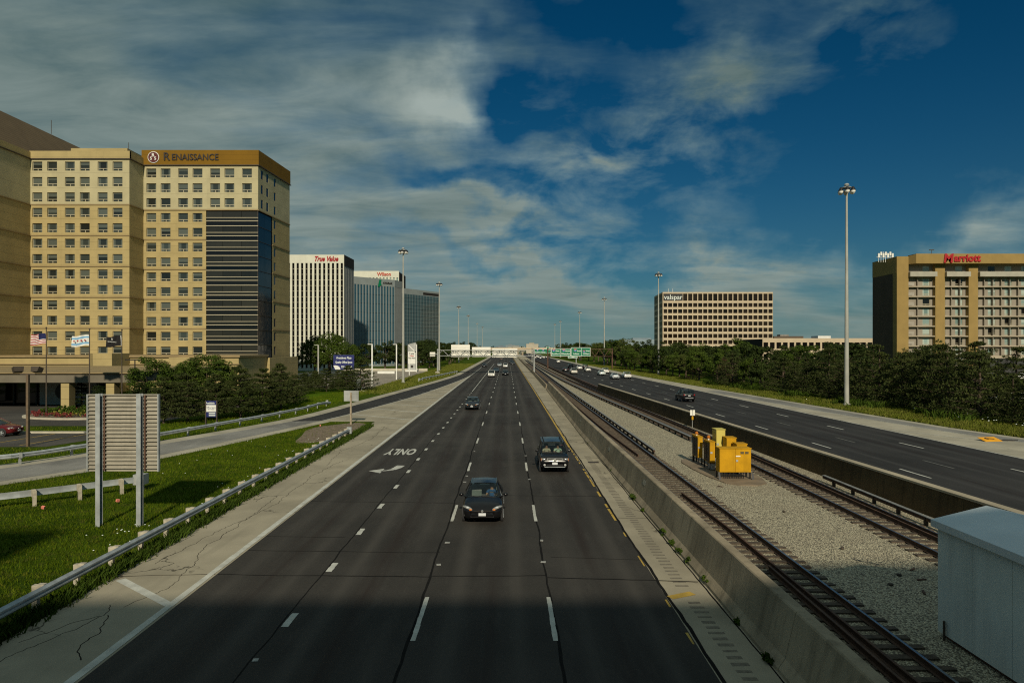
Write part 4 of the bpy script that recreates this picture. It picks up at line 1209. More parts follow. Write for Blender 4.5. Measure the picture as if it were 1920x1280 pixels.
br = thing('brick_block', 'far brown flat roofed block above the trees by the grid block', 'building', (231, 560, 0))
MB().box(219, 243, 560, 580, 0, 17).build('wall', mat('brown_far_wall', (.10, .075, .055), .9, .1, .3), br)
for x in np.arange(220, 242, 4.2): MB().box(x, x + 2.4, 559.9, 559.98, 12.6, 14.6).build('window', MT['black_glass'], br)
MB().box(226, 233, 565, 572, 17, 18.4).build('roof_unit', MT['roof_grey'], br)

# ---- the tan hotel with red lettering
m6 = thing('hotel', 'tan hotel with balconies and red blackletter lettering beyond the pines', 'hotel', (107.7, 189, 0))
Y6 = 189.0; sX = Y6 / FPX
X6 = lambda px: (px - VPX) * sX
Z6 = lambda py: CAM_H + (VPY - py) * sX
zt = Z6(481.0)
F = Fac((X6(1680.5), Y6), (172, Y6)); FS = Fac((108.0, 201.8), (X6(1680.5), Y6))
A6 = lambda px: X6(px) - X6(1680.5)
FS.box(mb := MB(), 0, FS.L, 0, .5, 0, Z6(512)); mb.build('brick_side', MT['m_brown'], m6)
FS.box(mb := MB(), 0, FS.L, -.05, .5, Z6(512), zt); mb.build('side_band', MT['m_tan'], m6)
D6 = 1.7                                               # depth of the balconies
pil = [(0, A6(1702.3)), (A6(1752.5), A6(1770.5)), (A6(1815), A6(1832.5)), (A6(1960), A6(1978))]
for a, b in pil:
    F.box(mb := MB(), a, b, -.3, D6, 0, zt if a == 0 else Z6(495.5)); mb.build('pilaster', MT['m_tan'], m6)
F.box(mb := MB(), A6(1709), F.L, -2.2, D6, Z6(495.5), zt + .5); mb.build('roof_fascia', MT['m_tan'], m6)
chm = MB().add([F.P(A6(1702.3), Z6(495.5), -.2), F.P(A6(1709), Z6(495.5), -2.2), F.P(A6(1709), zt + .45, -2.2), F.P(A6(1702.3), zt, -.2)], [(0, 1, 2, 3)]).build('fascia_return', MT['m_tan'], m6)
F.box(mb := MB(), A6(1702.3), A6(1709), -.2, D6, zt - 1.2, zt); mb.build('fascia_return', MT['m_tan'], m6)
F.box(mb := MB(), .3, F.L, D6 + .3, 12.5, 0, zt - .2); mb.build('inner_wall', MT['core'], m6)
fz = [Z6(518.5) - 18.6 * sX * k for k in range(10)]      # underside of slabs, top floor first
bays = [(pil[0][1], pil[1][0], (1727,)), (pil[1][1], pil[2][0], (1774.5, 1801.5)), (pil[2][1], pil[3][0], (1836.5, 1863, 1894.5, 1926, 1957))]
SPz = 18.6 * sX
for bi, (a, b, wins) in enumerate(bays):
    wall = MB()
    cols = []
    for px in wins:
        ww = 3.3 if bi == 0 or px not in (1774.5, 1836.5) else 4.2
        c0 = A6(px) - (0 if px in (1774.5, 1836.5) else .95)
        cols.append((max(a + .05, c0 if px not in (1774.5, 1836.5) else a + .06), (c0 + 2.05) if px not in (1774.5, 1836.5) else a + .95))
    if bi == 0: cols = [(A6(1733.5), A6(1747))]
    rws = [(z - SPz + .35, z - SPz + 2.25) for z in fz[:9]] + [(Z6(510.5), Z6(498))]
    op = F.wall(wall, a, b, fz[8] - SPz - .2, Z6(495.5), cols, rws, .2)
    wall.v = [(v[0] - F.n.x * D6 * .55, v[1] - F.n.y * D6 * .55, v[2]) for v in wall.v]
    wall.build('balcony_wall', MT['m_grey'], m6)
    for (i, j, c0, c1, r0, r1) in op: add_window(m6, F, c0, c1, r0, r1, .15 + D6 * .55, MT['mull'], MT['curtain_glass'] if (i * 7 + j * 5 + bi) % 6 else MT['black_glass'], .22, True, .07)
    for z in fz[1:9]:
        F.box(mb := MB(), a - .02, b + .02, -.15, D6 * .55 - .01, z - .16, z + .12); mb.build('balcony_slab', MT['m_slab'], m6)
        if bi == 0:
            r_ = MB()
            for q in (.45, .75, 1.05): F.box(r_, a, a + 1.7, -.02, .05, z + q, z + q + .05)
            r_.build('balcony_railing', MT['white'], m6)
    F.box(mb := MB(), a - .02, b + .02, -1.2, D6 * .55 - .01, Z6(519), Z6(510)); mb.build('top_parapet', mat('greyish_parapet', (.36, .34, .28), .85, .08, .6), m6)
    q = a + (2.9 if bi == 0 else 2.2)
    while q < b - .4:
        F.box(mb := MB(), q - .09, q + .09, .25, D6 * .55 - .01, fz[8] - SPz, Z6(519.2)); mb.build('party_fin', MT['m_grey'], m6); q += 2.35 if bi != 0 else 9
F.box(mb := MB(), A6(1832), F.L, -5, D6, 0, Z6(671)); mb.build('ground_floor', mat('dark_podium', (.045, .045, .045), .8, .2, .4), m6)
F.box(mb := MB(), A6(1832), F.L, -5.3, D6, Z6(671), Z6(667)); mb.build('podium_coping', MT['m_slab'], m6)
letters(m6, F, 'M', 3.3, MT['red_letters'], A6(1767.5), Z6(487.0), 2.4, shear=.12, bold=.12, sx=1.02)
letters(m6, F, 'arriott', 2.75, MT['red_letters'], A6(1803), Z6(486.3), 2.4, bold=.11, sx=.98)
an = MB()
for i in range(7):
    x = X6(1664 + i * 4.4); an.tube((x, 193.5, zt - 1), (x, 193.5, zt + 1.2 + (i % 3) * .4), .07)
    an.box(x - .25, x + .25, 193.3, 193.6, zt + .3 + (i % 2) * .6, zt + 1.5 + (i % 2) * .4)
an.tube((X6(1660), 193.5, zt + .4), (X6(1694), 193.5, zt + .4), .06)
an.build('antenna_cluster', MT['white'], m6)
a2 = MB().tube((X6(1751), 190, zt + .4), (X6(1751), 190, zt + 2.0), .07); a2.box(X6(1746.5), X6(1755.5), 189.9, 190.1, zt + 1.9, zt + 2.1); a2.build('antenna', MT['bronze'], m6)
# ------------------------------------------------------------------ the walkway the photograph is taken from (it shades the road below)
wk = thing('walkway_bridge', 'covered pedestrian bridge over the expressway', 'bridge', (0, -3.5, 0))
MB().box(-70, 45, -6.2, -.9, 4.9, 5.6).build('deck', MT['conc_wall'], wk)
MB().box(-16.1, 9.5, -6.4, -.8, 11.6, 12.36).build('roof', MT['shed'], wk)
MB().box(9.6, 45, -6.4, -.8, 13.4, 14.2).build('roof', MT['shed'], wk)  # unseen raised roof, height set by the shadow edge on the ballast
MB().box(-70, -16.2, -6.4, -.8, 5.6, 17.0).build('shadow_tower', MT['shed'], wk)  # unseen block added behind the camera, sized to shadow the grass
MB().box(-16.0, 9.5, -6.2, -6.0, 5.6, 11.6).build('rear_wall', MT['galv_dull'], wk)
MB().box(9.6, 44.8, -6.2, -6.0, 5.6, 13.4).build('rear_wall', MT['galv_dull'], wk)
MB().box(9.5, 9.6, -6.3, -.85, 11.6, 14.1).build('roof_step', MT['galv_dull'], wk)
for x in np.arange(-15, 45, 3.0):
    if abs(x) > 1.2: MB().box(x - .08, x + .08, -1.2, -1.0, 5.6, 11.6).build('window_post', MT['galv_dull'], wk)

# ------------------------------------------------------------------ lamp masts
def mast_meshes(h):
    p = MB().tube((0, 0, 0), (0, 0, h - .9), .31, .12, 12)
    p.tube((0, 0, 0), (0, 0, .25), .45, .45, 12)
    ring = MB().tube((0, 0, h - 1.1), (0, 0, h - .1), .2, .2, 10)
    ring.lathe((0, 0, h - .5), [(.55, 0), (.6, .08), (.55, .16)], 14)
    ring.ball((0, 0, h - .05), .32, .32, .22)
    lamp = MB().lathe((0, 0, 0), [(.12, .48), (.18, .36), (.32, .1), (.34, 0)], 12)
    lens = MB().lathe((0, 0, 0), [(.31, -.005), (.29, -.18), (.20, -.30), (.05, -.34)], 12)
    return p.mesh('pole', MT['pole_grey'], 60), ring.mesh('lamp_ring', MT['galv_dull']), lamp.mesh('lamp', MT['black'], 50), lens.mesh('lens', MT['lamp_glass'], 60)
def lamp_glass():
    m, t, p = nmat('lamp_refractor')
    p.inputs['Base Color'].default_value = (.95, .93, .86, 1); p.inputs['Roughness'].default_value = .25; p.inputs['Subsurface Weight'].default_value = 0
    return m
MT['lamp_glass'] = lamp_glass()
MM = mast_meshes(29.0)
def mast(x, y, label, far=False):
    t = thing('lamp_mast', label, 'lamp mast', (x, y, 0), random.uniform(0, 1), 'high lamp masts along the expressway')
    for n_, me in zip(('pole', 'lamp_ring'), MM[:2]): place(n_, me, t, world=False)
    for k in range(6):
        a = k * math.pi / 3 + .3
        l = place('lamp', MM[2], t, (.82 * math.cos(a), .82 * math.sin(a), 28.1), (0, 0, 0), world=False)
        place('lens', MM[3], l, world=False)
    return t
mast(44.6, 89.7, 'tall grey lamp mast standing before the pines by the red-lettered hotel')
mast(43.0, 194, 'grey lamp mast rising in front of the beige grid block')
mast(41.4, 291, 'lamp mast just beyond the rusty end of the green sign gantry')
mast(42.7, 402, 'lamp mast behind the green signs, third one along the opposite road')
mast(42.0, 540, 'small distant lamp mast, fourth one along the opposite road')
mast(42.6, 610, 'tiny distant lamp mast, fifth one along the opposite road')
mast(-22.4, 147, 'tall lamp mast by the exit ramp in front of the grey blue tower')
mast(-22.2, 223, 'lamp mast at the corner of the dark glass office block')
mast(-24.8, 349, 'lamp mast above the trees beside the white sign backs')
mast(-25.4, 445, 'distant lamp mast above the trees, fourth one along the exit side')
mast(-26, 590, 'faint distant lamp mast, fifth one along the exit side')
mast(-25, 693, 'faintest distant lamp mast, last one along the exit side')

# ------------------------------------------------------------------ big sign seen from behind
sg = thing('road_sign', 'big road sign seen from behind, slatted panel on two steel posts in the grass', 'road sign', (-16.55, 29.2, 0))
x0, x1, z0, z1, ys = -18.04, -15.0, 2.28, 5.60, 29.42
n = 20; hh = (z1 - z0) / n
sl = MB().add([(x0, 0, 0), (x1, 0, 0), (x1, 0, hh * .72), (x0, 0, hh * .72), (x1, -.095, hh * .74), (x0, -.095, hh * .74), (x1, -.095, hh * .98), (x0, -.095, hh * .98), (x1, .03, hh * .98), (x0, .03, hh * .98), (x1, .03, 0), (x0, .03, 0)],
              [(0, 1, 2, 3), (3, 2, 4, 5), (5, 4, 6, 7), (7, 6, 8, 9), (9, 8, 10, 11), (11, 10, 1, 0), (1, 10, 8, 6, 4, 2), (0, 3, 5, 7, 9, 11)])
sl.v = [(x + 16.55, y, z) for x, y, z in sl.v]
slm = sl.mesh('slat', MT['sign_back'])
for i in range(n): place('slat', slm, sg, (-16.55, ys, z0 + hh * i))
for x in (x0, x1): MB().box(x - .025, x + .025, ys - .11, ys + .04, z0, z1).build('panel_edge', MT['galv'], sg)
for x in (-17.46, -15.72):
    p = MB()
    p.box(x - .095, x + .095, ys - .33, ys - .305, -.3, z1 + .03); p.box(x - .095, x + .095, ys - .125, ys - .10, -.3, z1 + .03); p.box(x - .012, x + .012, ys - .305, ys - .125, -.3, z1 + .03)
    p.build('post', MT['galv'], sg)
    st = MB().box(x + .14, x + .2, ys - .14, ys - .10, z0 + .05, z1 - .03); st.build('rusty_strap', MT['rust'], sg)

# small grey sign on a wooden post at the gore
s2 = thing('road_sign', 'small grey sign seen from behind on one wooden post at the gore', 'road sign', (-15.5, 67.8, 0))
pn = MB()
for i in range(3): pn.box(-16.24, -14.78, 67.9, 67.94, 2.28 + .352 * i, 2.28 + .352 * i + .345)
pn.build('panel', MT['galv_dull'], s2); MB().box(-15.6, -15.44, 67.72, 67.89, -.3, 3.15).build('post', MT['wood_post'], s2)

# roadside utility cabinet
uc = thing('utility_cabinet', 'grey steel utility cabinet on a stand beside the plaza lawn', 'cabinet', (-25.9, 119, 0))
c = MB().box(-26.35, -25.6, 119, 119.7, .75, 2.15).build('case', MT['galv'], uc); MB().box(-26.3, -25.65, 118.94, 118.99, .8, 2.1).build('door', MT['galv'], c)
MB().box(-25.55, -25.05, 119.4, 120, .75, 1.95).build('side_case', MT['bronze'], uc)
for x in (-26.2, -25.4): MB().box(x - .05, x + .05, 119.2, 119.3, -.1, .76).build('leg', MT['galv_dull'], uc)
MB().box(-26.8, -24.6, 118.4, 120.6, -.1, .08).build('base', MT['conc_plain'], uc)

# blue leasing board near the pines
bb = thing('leasing_board', 'small blue and white leasing board on dark posts before the pines', 'sign board', (-28.4, 65.5, 0))
MB().box(-28.9, -27.9, 65.5, 65.56, .95, 2.5).build('panel', MT['sign_navy'], bb)
MB().box(-28.86, -27.94, 65.47, 65.497, 1.45, 2.1).build('white_field', MT['white'], bb)
for x in (-28.92, -27.86): MB().box(x - .05, x + .05, 65.45, 65.6, -.3, 2.55).build('post', MT['bronze'], bb)
place('board_lettering', text_mesh('Available', .24, MT['sign_white'], .004, bold=.006), bb, (-28.5, 65.48, 2.28))
place('board_lettering', text_mesh('Office Space\nfor Lease', .17, MT['sign_navy'], .004), bb, (-28.4, 65.455, 1.78))
for q in (1.26, 1.06): MB().box(-28.62, -28.0, 65.48, 65.495, q, q + .09).build('print_line', MT['sign_white'], bb)
# plaza billboard
pb = thing('billboard', 'navy blue billboard with white lettering above the small pines', 'billboard', (-33.5, 140, 0))
MB().box(-35.65, -31.4, 140, 140.2, 3.1, 6.1).build('panel', MT['sign_navy'], pb)
for x in (-34.9, -32.2): MB().box(x - .1, x + .1, 140.2, 140.45, -.3, 5.9).build('post', MT['bronze'], pb)
place('board_lettering', text_mesh('Presidents Plaza', .58, MT['sign_white'], .01, bold=.012, shear=.2, sx=.82), pb, (-33.5, 139.97, 5.48))
place('board_lettering', text_mesh('Quality Office Space', .58, MT['sign_white'], .01, bold=.012, sx=.72), pb, (-33.5, 139.97, 4.6))
place('board_lettering', text_mesh('773.399.9031', .56, MT['sign_white'], .01, bold=.012, sx=.74), pb, (-32.95, 139.97, 3.62))
fan = MB(); fan.add([(-35.25, 139.96, 3.12)] + [(-35.25 + 1.05 * math.cos(a), 139.96, 3.12 + .85 * math.sin(a)) for a in np.linspace(0, math.pi * .62, 9)], [tuple(range(10))]); fan.build('fan_logo', MT['white'], pb)
# pylon sign
py_ = thing('pylon_sign', 'tall grey white tenant pylon sign beside the plaza drive', 'pylon sign', (-30.4, 218, 0))
MB().prism([(-31.75, 218), (-29.2, 218), (-29.2, 218.9), (-31.75, 218.9)], 0, 8.6).build('slab', mat('pylon_grey', (.36, .37, .36), .7, .1, .5), py_)
MB().add([(-31.75, 217.98, 8.6), (-29.2, 217.98, 8.6), (-29.2, 217.98, 9.3), (-29.2, 218.9, 9.3), (-31.75, 218.9, 8.6), (-29.2, 218.9, 8.6)], [(0, 1, 2), (5, 4, 3), (0, 2, 3, 4)]).build('slanted_top', MT['galv_dull'], py_)
MB().add([(-31.6, 217.95, 8.3), (-31.4, 217.95, 8.45), (-29.5, 217.95, 6.6), (-29.8, 217.95, 6.5)], [(0, 1, 2, 3)]).build('white_stripe', MT['white'], py_)
MB().box(-31.65, -29.3, 217.93, 217.99, 2.4, 6.3).build('tenant_panel', MT['white'], py_)
for i, (tx, m_) in enumerate((('P. plaza', 'dark_letters'), ('Wilson', 'red_letters'), ('True Value', 'dark_letters'))):
    place('tenant_lettering', text_mesh(tx, .62, MT[m_], .01, bold=.02, sx=.8), py_, (-30.47, 217.9, 5.7 - i * .72))
MB().lathe((-30.4, 217.94, 1.6), [(.42, 0), (.42, -.04)], 16, 'y').build('round_mark', MT['dark_letters'], py_)
MB().box(-32.4, -28.6, 217, 219.8, -.1, .45).build('planter', MT['white'], py_)
# slim lamp posts of the plaza
for x, y, h, lb in ((-26.9, 136, 8.2, 'white lamp post nearest the utility cabinet'), (-26.5, 163.5, 8.3, 'white lamp post just left of the tall ramp mast'), (-28.4, 214, 8.5, 'white lamp post beside the tenant pylon sign'), (-41.5, 150, 8.1, 'pale lamp post left of the navy billboard')):
    t = thing('lamp_post', lb, 'lamp post', (x, y, 0), 0, 'plaza lamp posts')
    MB().box(x - .13, x + .13, y - .13, y + .13, -.1, h).build('pole', MT['white'] if x > -40 else MT['pole_grey'], t)
    MB().box(x - .85, x + .1, y - .2, y + .2, h, h + .14).build('lamp_head', MT['white'] if x > -40 else MT['pole_grey'], t)
t = thing('marker_post', 'short white marker post below the tenant pylon sign', 'post', (-27.1, 189, 0))
MB().box(-27.2, -27.0, 188.9, 189.1, -.1, 3.4).build('pole', MT['white'], t)
# lot lamps before the hotel
t = thing('lot_lamp', 'dark bronze lot lamp with two flood heads before the hotel', 'lamp post', (-37, 52.7, 0))
MB().box(-37.09, -36.91, 52.6, 52.8, -.1, 5.55).build('pole', mat('brown_pole', (.13, .09, .055), .7, .15, 3), t)
MB().box(-37.55, -36.4, 52.62, 52.78, 5.5, 5.6).build('cross_arm', MT['bronze'], t)
for x, rz in ((-37.75, .9), (-36.35, -.15)):
    hd = MB().box(-.32, .32, -.24, .24, -.02, .38); hd.v = [(a * (1.1 if c > .2 else .9), b, c) for a, b, c in hd.v]
    place('flood_head', hd.mesh('flood_head', MT['bronze']), t, (x, 52.7, 5.72), (R(-18), 0, rz))
t = thing('lot_lamp', 'thin black twin-arm lamp in front of the hotel podium', 'lamp post', (-46.9, 86, 0))
MB().tube((-46.9, 86, -.1), (-46.9, 86, 6.0), .09, .07).build('pole', MT['black'], t)
MB().box(-48.1, -45.7, 85.85, 86.15, 6.0, 6.14).build('lamp_arm', MT['black'], t)
# flagpoles and flags
def flag_mesh(w, h, fn, mats):
    """hanging from the pole at x = 0 towards -x, rippled"""
    nx, nz = 26, 13
    mb = MB(); V = []
    for i in range(nx + 1):
        for k in range(nz + 1):
            a = i / nx
            V.append((-w * a * .96, .14 * math.sin(a * 9) * a ** .5 + .05 * math.sin(a * 17 + k * .3), -h + h * k / nz - .10 * w * a + .05 * math.sin(a * 7)))
    F_ = []
    for i in range(nx):
        for k in range(nz):
            F_.append((i * (nz + 1) + k, (i + 1) * (nz + 1) + k, (i + 1) * (nz + 1) + k + 1, i * (nz + 1) + k + 1))
    mb.add(V, F_)
    mb.m = [fn((i + .5) / nx, (k + .5) / nz, k, nz) for i in range(nx) for k in range(nz)]
    return mb.mesh('flag_cloth', mats, 60)
fl_w = mat('flag_white', (.70, .70, .66), .9, .05, 3); fl_r = mat('flag_red', (.38, .03, .04), .9, .05, 3); fl_n = mat('flag_navy', (.015, .02, .09), .9, .05, 3); fl_b = mat('flag_light_blue', (.16, .38, .62), .9, .05, 3); fl_k = mat('flag_black', (.012, .011, .012), .9, .05, 3)
usf = flag_mesh(1.75, 1.15, lambda a, b, k, n: 2 if (a < .42 and b > .46) else (1 if k % 2 == 0 else 0), [fl_w, fl_r, fl_n])
chf = flag_mesh(2.05, 1.2, lambda a, b, k, n: 1 if (.15 < b < .31 or .69 < b < .85) else 0, [fl_w, fl_b])
bkf = flag_mesh(1.8, 1.15, lambda a, b, k, n: 1 if a < .05 else 0, [fl_k, fl_w])
for x, y, zt, me, lb, fb in ((-50.3, 74.5, 9.7, usf, 'dark flagpole at the flower bed carrying the striped flag', 'red and white striped flag with a navy corner'),
                             (-46.5, 76, 9.6, chf, 'dark flagpole carrying the white flag with light blue bars', 'white flag with two light blue bars and four red stars'),
                             (-42.9, 76, 9.5, bkf, 'dark flagpole carrying the black flag before the hotel', 'black flag with small white lettering')):
    t = thing('flagpole', lb, 'flagpole', (x, y, 0), 0, 'flagpoles before the hotel')
    MB().tube((x, y, -.1), (x, y, zt), .075, .045, 8).build('pole', MT['bronze'], t)
    MB().ball((x, y, zt + .06), .09, .09, .09).build('finial', MT['bronze'], t)
    f = thing('flag', fb, 'flag', (x - .06, y, zt - .55))
    cl = place('cloth', me, f, (x - .06, y, zt - .55))
    if me is chf:
        for k in range(4):
            st = MB(); cx, cz = -.36 - .40 * k, -.62 - .04 * k
            st.add([(cx + (.14 if q % 2 == 0 else .065) * math.sin(q * math.pi / 6), -.17, cz + (.14 if q % 2 == 0 else .065) * math.cos(q * math.pi / 6)) for q in range(12)], [tuple(range(12))])
            st.build('star', fl_r, f, local=True)
    if me is bkf:
        place('flag_lettering', text_mesh('RENAISSANCE', .17, fl_w, .003, sx=.9), f, (-.92, -.2, -.72), (0, R(4), 0), world=False)
        place('flag_lettering', text_mesh('R', .3, fl_w, .003), f, (-.92, -.2, -.42), (0, R(4), 0), world=False)

# ------------------------------------------------------------------ sign gantries
def truss(root, xa, xb, y, z0, z1, m, step=1.7, depth=.9):
    for yy in (y, y + depth):
        for z in (z0, z1): MB().box(xa, xb, yy - .07, yy + .07, z - .07, z + .07).build('chord', m, root)
    x = xa; k = 0; w = MB()
    while x < xb - .2:
        x2 = min(xb, x + step)
        for yy in (y, y + depth):
            w.tube((x, yy, z0 if k % 2 == 0 else z1), (x2, yy, z1 if k % 2 == 0 else z0), .05, n=5)
        w.tube((x, y, z1), (x2, y + depth, z1), .04, n=5); x = x2; k += 1
    w.build('lattice', m, root)
g1 = thing('sign_gantry', 'galvanised truss gantry with white sign backs across the oncoming lanes', 'gantry', (-6, 200, 0))
truss(g1, -20.6, 7.9, 200, 5.2, 6.85, MT['galv_dull'])
for x in (-20.4, 7.9):
    MB().tube((x, 200.4, -.1), (x, 200.4, 7.2), .26, .22, 10).build('post', MT['galv_dull'], g1)
MB().box(-21.0, -19.8, 199.8, 201, -.1, .6).build('footing', MT['conc_plain'], g1)
for a, b, c, d in ((846, 881, 646, 669), (885, 920, 650.5, 669), (923, 946, 653, 670), (946.4, 970, 653, 670)):
    xa, _, zb_ = Q(a, d, 201.2); xb, _, zt_ = Q(b, c, 201.2)
    nn = 4; hh = (zt_ - zb_) / nn
    p = MB()
    for i in range(nn): p.box(xa, xb, 201.15, 201.25, zb_ + hh * i + .02, zb_ + hh * (i + 1) - .01)
    p.build('sign_panel', MT['white_panel'], g1)
xa, _, zb_ = Q(806, 668, 202); xb, _, zt_ = Q(816, 660, 202)
MB().box(xa, xb, 201.9, 202, zb_, zt_).build('small_panel', MT['white_panel'], g1)
MB().box(xa, -20.2, 201.2, 201.35, 5.6, 5.75).build('side_arm', MT['galv_dull'], g1)

def sign_panel(root, px0, px1, py0, py1, y, items):
    xa, _, zb_ = Q(px0, py1, y); xb, _, zt_ = Q(px1, py0, y)
    w, h = xb - xa, zt_ - zb_
    p = MB().box(xa, xb, y, y + .1, zb_, zt_).build('sign_panel', MT['green_sign'], root)
    bd = MB(); e = .12
    for q in ((xa, xb, zb_, zb_ + e), (xa, xb, zt_ - e, zt_), (xa, xa + e, zb_ + e, zt_ - e), (xb - e, xb, zb_ + e, zt_ - e)): bd.box(q[0], q[1], y - .02, y - .004, q[2], q[3])
    bd.build('sign_border', MT['sign_white'], p)
    for kind, fx, fz, sz, tx in items:
        cx, cz = xa + w * fx, zb_ + h * fz
        if kind == 't': place('sign_lettering', text_mesh(tx, sz, MT['sign_white'], .01, bold=.015), p, (cx, y - .03, cz))
        elif kind == 'v': MB().box(cx - .05, cx + .05, y - .02, y - .004, zb_ + .15, zt_ - .15).build('sign_border', MT['sign_white'], p)
        else:
            s_ = sz
            sh_ = MB().add([(cx - s_ * .5, y - .03, cz + s_ * .15), (cx - s_ * .45, y - .03, cz - s_ * .2), (cx, y - .03, cz - s_ * .5), (cx + s_ * .45, y - .03, cz - s_ * .2), (cx + s_ * .5, y - .03, cz + s_ * .15)], [(0, 1, 2, 3, 4)]).build('route_shield', MT['shield_blue'], p)
            MB().add([(cx - s_ * .5, y - .03, cz + s_ * .17), (cx + s_ * .5, y - .03, cz + s_ * .17), (cx + s_ * .42, y - .03, cz + s_ * .5), (cx, y - .03, cz + s_ * .42), (cx - s_ * .42, y - .03, cz + s_ * .5)], [(0, 1, 2, 3, 4)]).build('shield_crown', MT['shield_red'], sh_)
            place('shield_number', text_mesh(tx, s_ * .42, MT['sign_white'], .005, bold=.01, sx=.9), sh_, (cx, y - .05, cz - s_ * .08))
    return p
MT['shield_blue'] = mat('shield_blue', (.03, .10, .42), .5, .05, 1); MT['shield_red'] = mat('shield_red', (.52, .09, .02), .5, .05, 1)
g2 = thing('sign_gantry', 'rusty truss gantry carrying two wide green route signs over the opposite road', 'gantry', (25, 242, 0))
truss(g2, 14.2, 37.4, 242, Q(0, 668, 242)[2], Q(0, 654, 242)[2], MT['rust'])
for x in (14.4, 37.3): MB().tube((x, 242.4, -.1), (x, 242.4, 7.4), .26, .22, 8).build('post', MT['rust'], g2)
sign_panel(g2, 1033.5, 1070, 653.2, 667.6, 241.3, [('s', .13, .75, 1.0, '90'), ('t', .32, .68, .62, 'West'), ('t', .23, .30, .72, 'Rockford'), ('v', .49, .5, 0, ''), ('s', .64, .75, 1.0, '294'), ('t', .84, .68, .62, 'North'), ('t', .74, .30, .72, 'Milwaukee')])
sign_panel(g2, 1070.6, 1107, 651.2, 667.6, 241.3, [('s', .22, .68, 1.0, '294'), ('t', .42, .60, .62, 'South'), ('t', .27, .27, .72, 'Indiana'), ('v', .55, .5, 0, ''), ('s', .67, .55, .8, '190'), ('t', .86, .60, .62, 'West'), ('t', .79, .27, .72, "O'Hare")])
sign_panel(g2, 1065, 1082.5, 667.8, 671.4, 241.3, [('t', .5, .5, .42, '1 MILE')])
g3 = thing('sign_gantry', 'farther gantry with a partly hidden green route sign', 'gantry', (20, 335, 0))
truss(g3, 12, 34, 335, Q(0, 661, 335)[2], Q(0, 655, 335)[2], MT['rust'])
for x in (12.2, 33.9): MB().tube((x, 335.4, -.1), (x, 335.4, 7.4), .26, .22, 8).build('post', MT['galv_dull'], g3)
sign_panel(g3, 1000, 1026.3, 654, 662.6, 334.3, [('s', .3, .75, 1.0, '90'), ('t', .3, .3, .7, 'Rockford'), ('s', .7, .75, 1.0, '294'), ('t', .7, .3, .7, 'Tollway')])
sign_panel(g3, 1027, 1033, 655, 662, 334.3, [])
sign_panel(g3, 1024.5, 1030, 649.4, 653.2, 334.3, [])

# far overpass
ov = thing('overpass', 'distant beige overpass crossing the expressway', 'bridge', (0, 620, 0))
MB().box(-140, 160, 620, 632, 5.0, 6.6).build('deck', MT['v_beige'], ov)
MB().box(-140, 160, 619.7, 619.95, 6.4, 7.6).build('parapet', MT['v_beige'], ov)
for x in (-17, 9.5, 14, 40): MB().box(x - .8, x + .8, 621, 631, -.1, 5.0).build('pier', MT['conc_wall'], ov)

# ------------------------------------------------------------------ trackside equipment
pad = MB().prism([(11.2, 43.9), (11.25, 41.5), (11.5, 39.0), (11.9, 37.2), (12.5, 36.6), (13.4, 36.5), (14.1, 37.1), (14.4, 38.5), (14.3, 43), (13.6, 45.2), (12.4, 45.6), (11.5, 45)], ZB - .1, ZB + .05)
pd = pad.build('equipment_pad', MT['pad']); props(pd, 'rounded stained concrete pad under the yellow cabinets', 'pad')
def cabinet(label, x0, x1, y0, y1, z0, z1, m, doors=0, legs=True, handle=True, side=None):
    t = thing('signal_cabinet', label, 'cabinet', ((x0 + x1) / 2, y0, ZB + .05))
    c = MB().box(x0, x1, y0, y1, z0, z1).build('case', m, t)
    MB().box(x0 - .03, x1 + .03, y0 - .04, y1 + .03, z1, z1 + .035).build('lid', m, t)
    if doors:
        w = (x1 - x0) / doors
        for i in range(doors):
            d = MB().box(x0 + w * i + .012, x0 + w * (i + 1) - .012, y0 - .028, y0 - .003, z0 + .015, z1 - .015).build('door', m, t)
            if handle and i == doors - 1:
                h_ = MB().box(x0 + w * i + .02, x0 + w * i + .14, y0 - .06, y0 - .03, (z0 + z1) / 2 - .06, (z0 + z1) / 2 + .05); h_.build('handle', MT['galv'], d)
    if side:
        for i in range(side): MB().box(x0 - .02, x0 - .003, y0 + .08 + (y1 - y0 - .1) / side * i, y0 + (y1 - y0 - .1) / side * (i + 1), z0 + .05, z1 - .1).build('side_door', MT['black'], t)
    if legs:
        for x in (x0 + .04, x1 - .04):
            for y in (y0 + .04, y1 - .04): MB().box(x - .035, x + .035, y - .035, y + .035, ZB + .04, z0).build('leg', MT['black'], t)
    return t
c1 = cabinet('wide two-door yellow cabinet with cables below, nearest of the yellow cabinets', 11.9, 13.66, 38.25, 38.95, .62, 1.94, MT['yellow'], 2)
for x in np.linspace(12.2, 13.3, 12): MB().tube((x, 38.4, ZB + .04), (x + random.uniform(-.04, .04), 38.45, .63), .022, n=5).build('cable', MT['black'], c1)
MB().box(12.8, 13.05, 38.205, 38.22, 1.5, 1.56).build('door_label', MT['white'], c1)
for q in (13.06, 13.32): MB().box(q, q + .19, 38.2, 38.22, 1.66, 1.78).build('door_plate', mat('dark_plate', (.10, .075, .03), .6, .2, 20), c1)
for x in (11.86, 13.72): MB().add([(x - .06, 38.05, ZB + .05), (x + .06, 38.05, ZB + .05), (x + .04, 38.22, .64), (x - .04, 38.22, .64)], [(0, 1, 2, 3)]).build('brace', MT['black'], c1)
c2 = cabinet('narrow tall yellow cabinet with dark side doors left of the wide cabinet', 12.17, 12.48, 41.0, 42.3, .68, 1.93, MT['yellow'], 1, True, True, 2)
MB().box(12.2, 12.46, 40.98, 41.4, .3, .62).build('lower_box', MT['galv'], c2)
